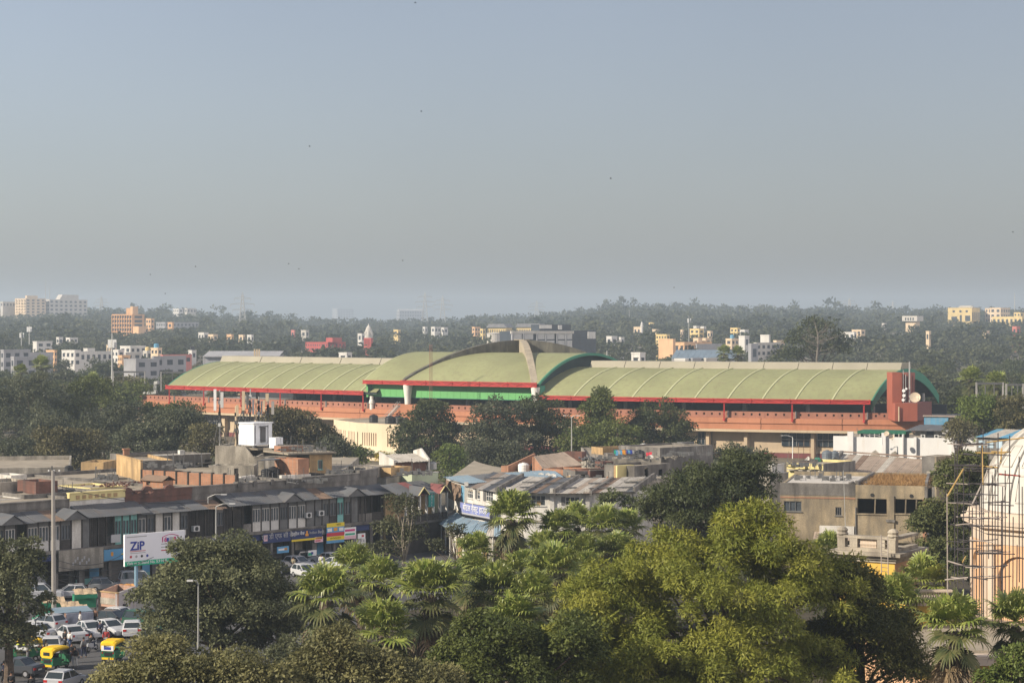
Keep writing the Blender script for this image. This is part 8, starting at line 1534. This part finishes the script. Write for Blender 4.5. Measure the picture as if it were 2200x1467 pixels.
# the great dark tree right of centre
hero('great_tree', 'great dark domed tree standing above the right vault', 'tree', 1755, 660, [(1755, 722, 58, 36, 60), (1720, 750, 50, 34, 40), (1800, 752, 44, 30, 34), (1700, 770, 44, 20, 24)], L_dark, 30, .9, .5, 1.6, .3, seed=90, tr=.5)
# ---- the far wood on the slope and ridge: one mass
rg = np.random.default_rng(5); pts = []
for k in range(6600):
    D = 880+(2790-880)*rg.random()**.8; px = rg.uniform(-330, 2530); pts.append((px, D, rg.uniform(6, 11)+(rg.random() < .16)*rg.uniform(2, 7), rg.uniform(.85, 1.6)))
for k in range(330): pts.append((rg.uniform(-100, 2300), rg.uniform(2640, 2790), rg.uniform(9, 17), 1.1))
for px, py in ((470, 660), (580, 672), (628, 676), (672, 682), (1250, 664), (1302, 648), (1335, 642), (1360, 645), (1490, 645), (1710, 650), (1783, 645), (1800, 652), (1880, 652), (2010, 657), (355, 656), (290, 657), (160, 660), (1290, 655), (1320, 648), (1420, 655)):
    D = 2700; x = XD(px, D); pts.append((px, D, ZD(py, D)-float(ridge_z(np.array([x]), np.array([D]))[0]), 1.0 if py > 650 else .7))
base_q = []
for s in range(10):
    g = np.random.default_rng(300+s); nr_ = s < 5; cl = clumps([(0, 0, .62, .46, .46, .36, 15 if nr_ else 8, .18), (0, 0, .35, .36, .36, .25, 4 if nr_ else 2, .17)], g, .1); V, Q, t = leaves(cl, 7 if nr_ else 6, .14 if nr_ else .21, .11 if nr_ else .15, .1, g); base_q.append((V, t))
VV, TT = [], []
for px, D, h, w in pts:
    x = XD(px, D); z = float(ridge_z(np.array([x]), np.array([D]))[0]); pyt = 700-(z+h-28)*FOC/D; pv = blocked(px, D, h*FOC/D, pyt)
    if pv:
        h2 = 28-(pv-700+2)*D/FOC-z
        if h2 < 3: continue
        h = min(h, h2)
    V, t = base_q[rg.integers(5)+(5 if D > 1500 else 0)]; a = rg.uniform(0, 6.28); ca, sa = math.cos(a), math.sin(a); W = max(h, 6)*w
    P = np.stack([x+(V[:, 0]*ca-V[:, 1]*sa)*W, D+(V[:, 0]*sa+V[:, 1]*ca)*W, z+V[:, 2]*h-.3], 1); VV.append(P); TT.append(np.clip(t*.45+rg.random()**1.5*.6, 0, 1))
VV = np.concatenate(VV); o = link('far_wood', fastmesh('far_wood', VV, np.arange(len(VV)).reshape(-1, 4), L_far, np.concatenate(TT))); tag(o, 'hazy blue-green wood covering the slope and ridge to the skyline', 'wood', kind='stuff')
for v in VARS: cleanup_unused(v)
# ---- fan palms: every frond is an object, shapes shared
L_palm = leafmat('palm_leaf', (.13, .19, .03), (.31, .33, .085), spec=.5, rough=.4); L_palmold = leafmat('old_palm_leaf', (.055, .078, .026), (.15, .145, .058)); L_palmdead = leafmat('dead_palm_leaf', (.1, .075, .045), (.22, .16, .09), trans=.1)
M_palmtrunk = mat('fibrous_palm_trunk', (.13, .1, .075), .95, .3, 4., fine=.6); M_petiole = mat('palm_petiole', (.16, .17, .06), .6)
def frond_mesh(elev, seed, lm, pet=1.3, blade=1.4, fold=.15):
    rg = np.random.default_rng(seed); e = R(elev); ax = Vector((math.cos(e), 0, math.sin(e))); up = Vector((-math.sin(e), 0, math.cos(e))); sd = Vector((0, 1, 0))
    V, Q, t = [], [], []
    def quad(a, b, c, d, v): n = len(V); V.extend([tuple(a), tuple(b), tuple(c), tuple(d)]); Q.append((n, n+1, n+2, n+3)); t.append(v)
    hub = ax*pet-Vector((0, 0, .12*pet)); w = .035
    quad(-sd*w, sd*w, hub+sd*w*.6, hub-sd*w*.6, .9); quad(-up*w, up*w, hub+up*w*.6, hub-up*w*.6, .9)
    n = 22; span_ = R(125)
    for i in range(n):
        a = -span_+2*span_*(i+.5)/n; da = span_/n*1.02; L = blade*(1-.25*(abs(a)/span_)**2)*rg.uniform(.88, 1.1)
        def P(ang, r): return hub+(ax*math.cos(ang)+sd*math.sin(ang))*r+up*(fold*abs(math.sin(ang))*r)
        g = Vector((0, 0, -1)); z1 = .02; dr1, dr2 = .05*L, rg.uniform(.12, .42)*L
        m0, m1 = P(a-da, L*.52)+g*dr1*.4, P(a+da, L*.52)+g*dr1*.4; mid = P(a, L*.56)+up*.03+g*dr1*.4
        q0, q1 = P(a-da*.45, L*.8)+g*dr2*.45, P(a+da*.45, L*.8)+g*dr2*.45; tip = P(a, L*.95)+g*dr2*1.15; v = rg.random()
        quad(hub, m0, mid, m1, v) if False else (quad(hub, m0, mid, hub, v), quad(hub, mid, m1, hub, v))
        quad(m0, q0, q1, m1, v*.8+.1); quad(q0, tip, tip+sd*.01, q1, v*.6+.4)
    me = fastmesh('frond', np.array(V), np.array(Q), lm, np.array(t)); return me
FR = {}
for e, lm, k in ((78, L_palm, 3), (55, L_palm, 3), (32, L_palm, 3), (8, L_palm, 3), (-18, L_palmold, 3), (-45, L_palmold, 2), (-72, L_palmdead, 3)): FR[e] = [frond_mesh(e, 1500+e*7+i, lm) for i in range(k)]
def palm(px, py, D, label, s=1., dead=8, seed=0, base_z=0.):
    r_ = random.Random(seed*31+7); top = pd(px, py, D); b = Vector((top.x+r_.uniform(-.9, .9), top.y+r_.uniform(-.6, .6), base_z)); s *= r_.uniform(.86, 1.12); H = top.z-base_z
    T = Thing('fan_palm', label, 'palm', b, 'fan palms of the garden grove'); mb = MB(); prof = []; n = 14
    rows = []; lean = Vector((top.x-b.x, top.y-b.y, 0))
    for i in range(n+1):
        t = i/n; r = (.34*(1-t)+.2*t+.05*(i % 2)+(.12 if t > .8 else 0))*s; c = b+lean*t+Vector((0, 0, H*t-.2)); rows.append([c+Vector((math.cos(j*math.pi/5)*r, math.sin(j*math.pi/5)*r, 0)) for j in range(11)])
    mb.grid(rows); T.part('trunk', mb, M_palmtrunk)
    g = 2.39996; k = 0
    for e, cnt in ((78, 7), (55, 10), (32, 9), (8, 6), (-18, 5), (-45, 5), (-72, dead)):
        for i in range(cnt):
            a = k*g+r_.uniform(-.3, .3); k += 1; o = link('frond', r_.choice(FR[e]), T.o); ss = s*r_.uniform(.78, 1.12)
            o.rotation_euler = (r_.uniform(-.22, .22), r_.uniform(-.2, .2), a); o.scale = (ss, ss, ss); o.location = (lean.x, lean.y, H+.15*s-(.5*s if e < -30 else 0)-(r_.uniform(.2, 1.1)*s if e < -60 else 0))
pl = [ # px, py of the crown heart, D, scale, label, dead fronds
 (700, 1262, 146, 1.08, 'leftmost fan palm, with yellowed hanging fronds', 16), (828, 1338, 134, 1.0, 'low front fan palm left of the thick-trunked one', 7), (818, 1230, 158, 1.0, 'fan palm second from left in the back row of the grove', 6),
 (925, 1252, 150, 1.15, 'fan palm with the thick shaggy trunk at grove centre', 22), (1020, 1220, 158, 1.0, 'fan palm just right of the thick-trunked palm', 8), (1105, 1312, 132, .95, 'low front fan palm before the dark round bush', 4),
 (1098, 1095, 196, 1.12, 'tall lone fan palm in front of the guest house sign', 14), (1118, 1212, 170, 1.0, 'fan palm below the tall lone palm', 6), (1190, 1214, 166, 1.05, 'fan palm of the middle grove beside the neem', 8),
 (1262, 1214, 176, .95, 'fan palm touching the upper left of the huge tree', 6), (1195, 1125, 196, 1.0, 'left palm of the dense back clump under the guest house', 8), (1240, 1112, 200, 1.05, 'tallest palm of the dense back clump', 6),
 (1292, 1120, 196, 1.0, 'palm in the middle of the dense back clump', 8), (1345, 1120, 198, 1.0, 'right palm of the dense back clump beside the dark tree', 8), (1172, 1172, 186, .9, 'lower palm of the dense back clump', 8), (1320, 1176, 188, .95, 'lowest palm of the dense back clump, right side', 8),
 (1255, 1174, 186, .95, 'lower middle palm of the dense back clump', 8), (1022, 1170, 182, .85, 'small fan palm left of the tall lone palm', 4),
 (762, 1205, 172, 1.0, 'palm behind and right of the leftmost palm', 6), (1068, 1255, 152, 1.0, 'middle palm left of the low front palm by the dark bush', 10), (1145, 1262, 150, 1.0, 'middle palm touching the left edge of the huge tree', 8), 
 (2052, 1322, 122, .98, 'dark-skirted fan palm in front of the church', 26), (2182, 1312, 124, 1.0, 'fan palm at the right edge in front of the church', 14), (1985, 1232, 160, .95, 'fan palm between the yellow pavilion and scaffold', 4), (1925, 1280, 150, .95, 'fan palm right below the yellow pavilion', 4), (1785, 1165, 200, .8, 'fan palm peeping behind the huge tree by the pavilion', 3),
]
for i, (px, py, D, s, lab, dead) in enumerate(pl): palm(px, py+22*150/D, D, lab, s*1.06, dead, i)
# distant palms in the left and right wood
for px, py, D, lab in ((45, 800, 560, 'small distant palm before the pink framed house'), (90, 785, 590, 'distant palm silhouetted left of the white columned house'), (200, 820, 520, 'distant palm above the round tree by the viaduct'), (1556, 758, 690, 'left one of two dark palms before the blue shed'), (1585, 760, 690, 'right one of two dark palms before the blue shed'), (2085, 815, 470, 'feathery palm behind the right gantry'), (2140, 822, 465, 'second feathery palm behind the right gantry')): palm(px, py, D, lab, 1.3, 3, px)

# ---- undergrowth: low ground cover nobody could count
def cover(name, label, pts, lm, per, ln, wd, seed):
    rg = np.random.default_rng(seed); V, Q, t = leaves(np.array(pts), per, ln, wd, .1, rg); tag(link(name, fastmesh(name, V, Q, lm, t)), label, 'undergrowth', kind='stuff')
cover('undergrowth', 'dark low undergrowth on the ground beneath the fan palms', [(rng.uniform(-19+max(0, (D-160)*.2), 45), D, rng.uniform(.1, .9), rng.uniform(.5, 1.1)) for D in [rng.uniform(125, 228) for k in range(520)]], L_dark, 26, .4, .16, 71)
cover('scrub', 'dusty scrub filling the ground before the station', [(XD(px, D), D, rng.uniform(.2, 2.2), rng.uniform(1.2, 2.4)) for px, D in [(rng.choice([rng.uniform(-60, 700), rng.uniform(850, 1500), rng.uniform(1500, 1640), rng.uniform(2040, 2240)]), rng.uniform(318, 420)) for k in range(620)]], L_mid, 26, .8, .4, 72)
# ================================================================ dry growth on roofs, birds
cl = np.array([[*DG.P(DG.L*x, y, ZP-.3), .75] for x in np.linspace(.14, .93, 12) for y in np.linspace(1, 16, 11)]); V, Q, t = leaves(cl, 60, .5, .06, -.5, np.random.default_rng(3), .35)
o = link('dry_grass', fastmesh('dry_grass', V, Q, leafmat('dry_grass_blade', (.24, .13, .05), (.42, .26, .11), .15), t)); tag(o, 'brown dry grass covering the derelict roof', 'grass', kind='stuff')
mb = MB()
for k in range(60): q = DG.P(rng.gauss(.6, .7), rng.uniform(.6, 8), ZP-.4+rng.uniform(0, .5)); s = rng.uniform(.12, .3); mb.bar(q, q+Vector((rng.uniform(-.3, .3), rng.uniform(-.3, .3), rng.uniform(-.1, .2))), s, s*.7)
single('rubble', mb, M_oldgrey, 'heap of broken masonry on the derelict roof', 'rubble', kind='stuff')
M_bird = mat('dark_bird', (.03, .03, .03), .8)
for px, py, D, lab in ((892, 7, 400, 'tiny dark bird at the very top of the sky'), (905, 240, 420, 'tiny dark bird high in the middle sky'), (665, 315, 450, 'tiny dark bird left of the middle sky'), (1312, 384, 400, 'dark bird right of the middle sky'), (420, 573, 500, 'dark bird low over the left ridge'), (620, 567, 520, 'left bird of a pair low over the ridge'), (642, 578, 520, 'right bird of a pair low over the ridge'), (865, 560, 520, 'bird low above the raised hall'), (323, 590, 560, 'bird low above the orange office block'), (2176, 499, 480, 'bird low at the right edge of the sky'), (355, 631, 600, 'bird skimming the left ridge trees'), (1448, 618, 560, 'bird skimming the right ridge trees')):
    c = pd(px, py, D); T = Thing('bird', lab, 'bird', c, 'birds in the sky'); mb = MB(); mb.path([c+Vector((-.2, 0, 0)), c+Vector((.05, 0, 0)), c+Vector((.22, 0, .02))], [.02, .07, .03], 6); T.part('body', mb, M_bird)
    for s in (-1, 1): mb = MB(); mb.add([c+Vector((.1, 0, .02)), c+Vector((-.1, 0, .02)), c+Vector((-.1, s*.32, .16)), c+Vector((-.02, s*.5, .1)), c+Vector((.1, s*.28, .18))], [(0, 1, 2), (0, 2, 4), (2, 3, 4)]); T.part('wing', mb, M_bird)
for r in PROTO.values(): cleanup_unused(r)
# ================================================================ haze
hm = bpy.data.materials.new('haze_air'); hm.use_nodes = True; nt = hm.node_tree; nt.nodes.clear()
pv = nt.nodes.new('ShaderNodeVolumePrincipled'); out = nt.nodes.new('ShaderNodeOutputMaterial'); nt.links.new(pv.outputs[0], out.inputs['Volume'])
pv.inputs['Color'].default_value = (.69, .82, .95, 1); pv.inputs['Density'].default_value = HAZE_D; pv.inputs['Anisotropy'].default_value = .2
mb = MB(); mb.box(-4300, 4300, -300, 6900, -50, 125); o = struct('haze', mb, hm, 'stuff')
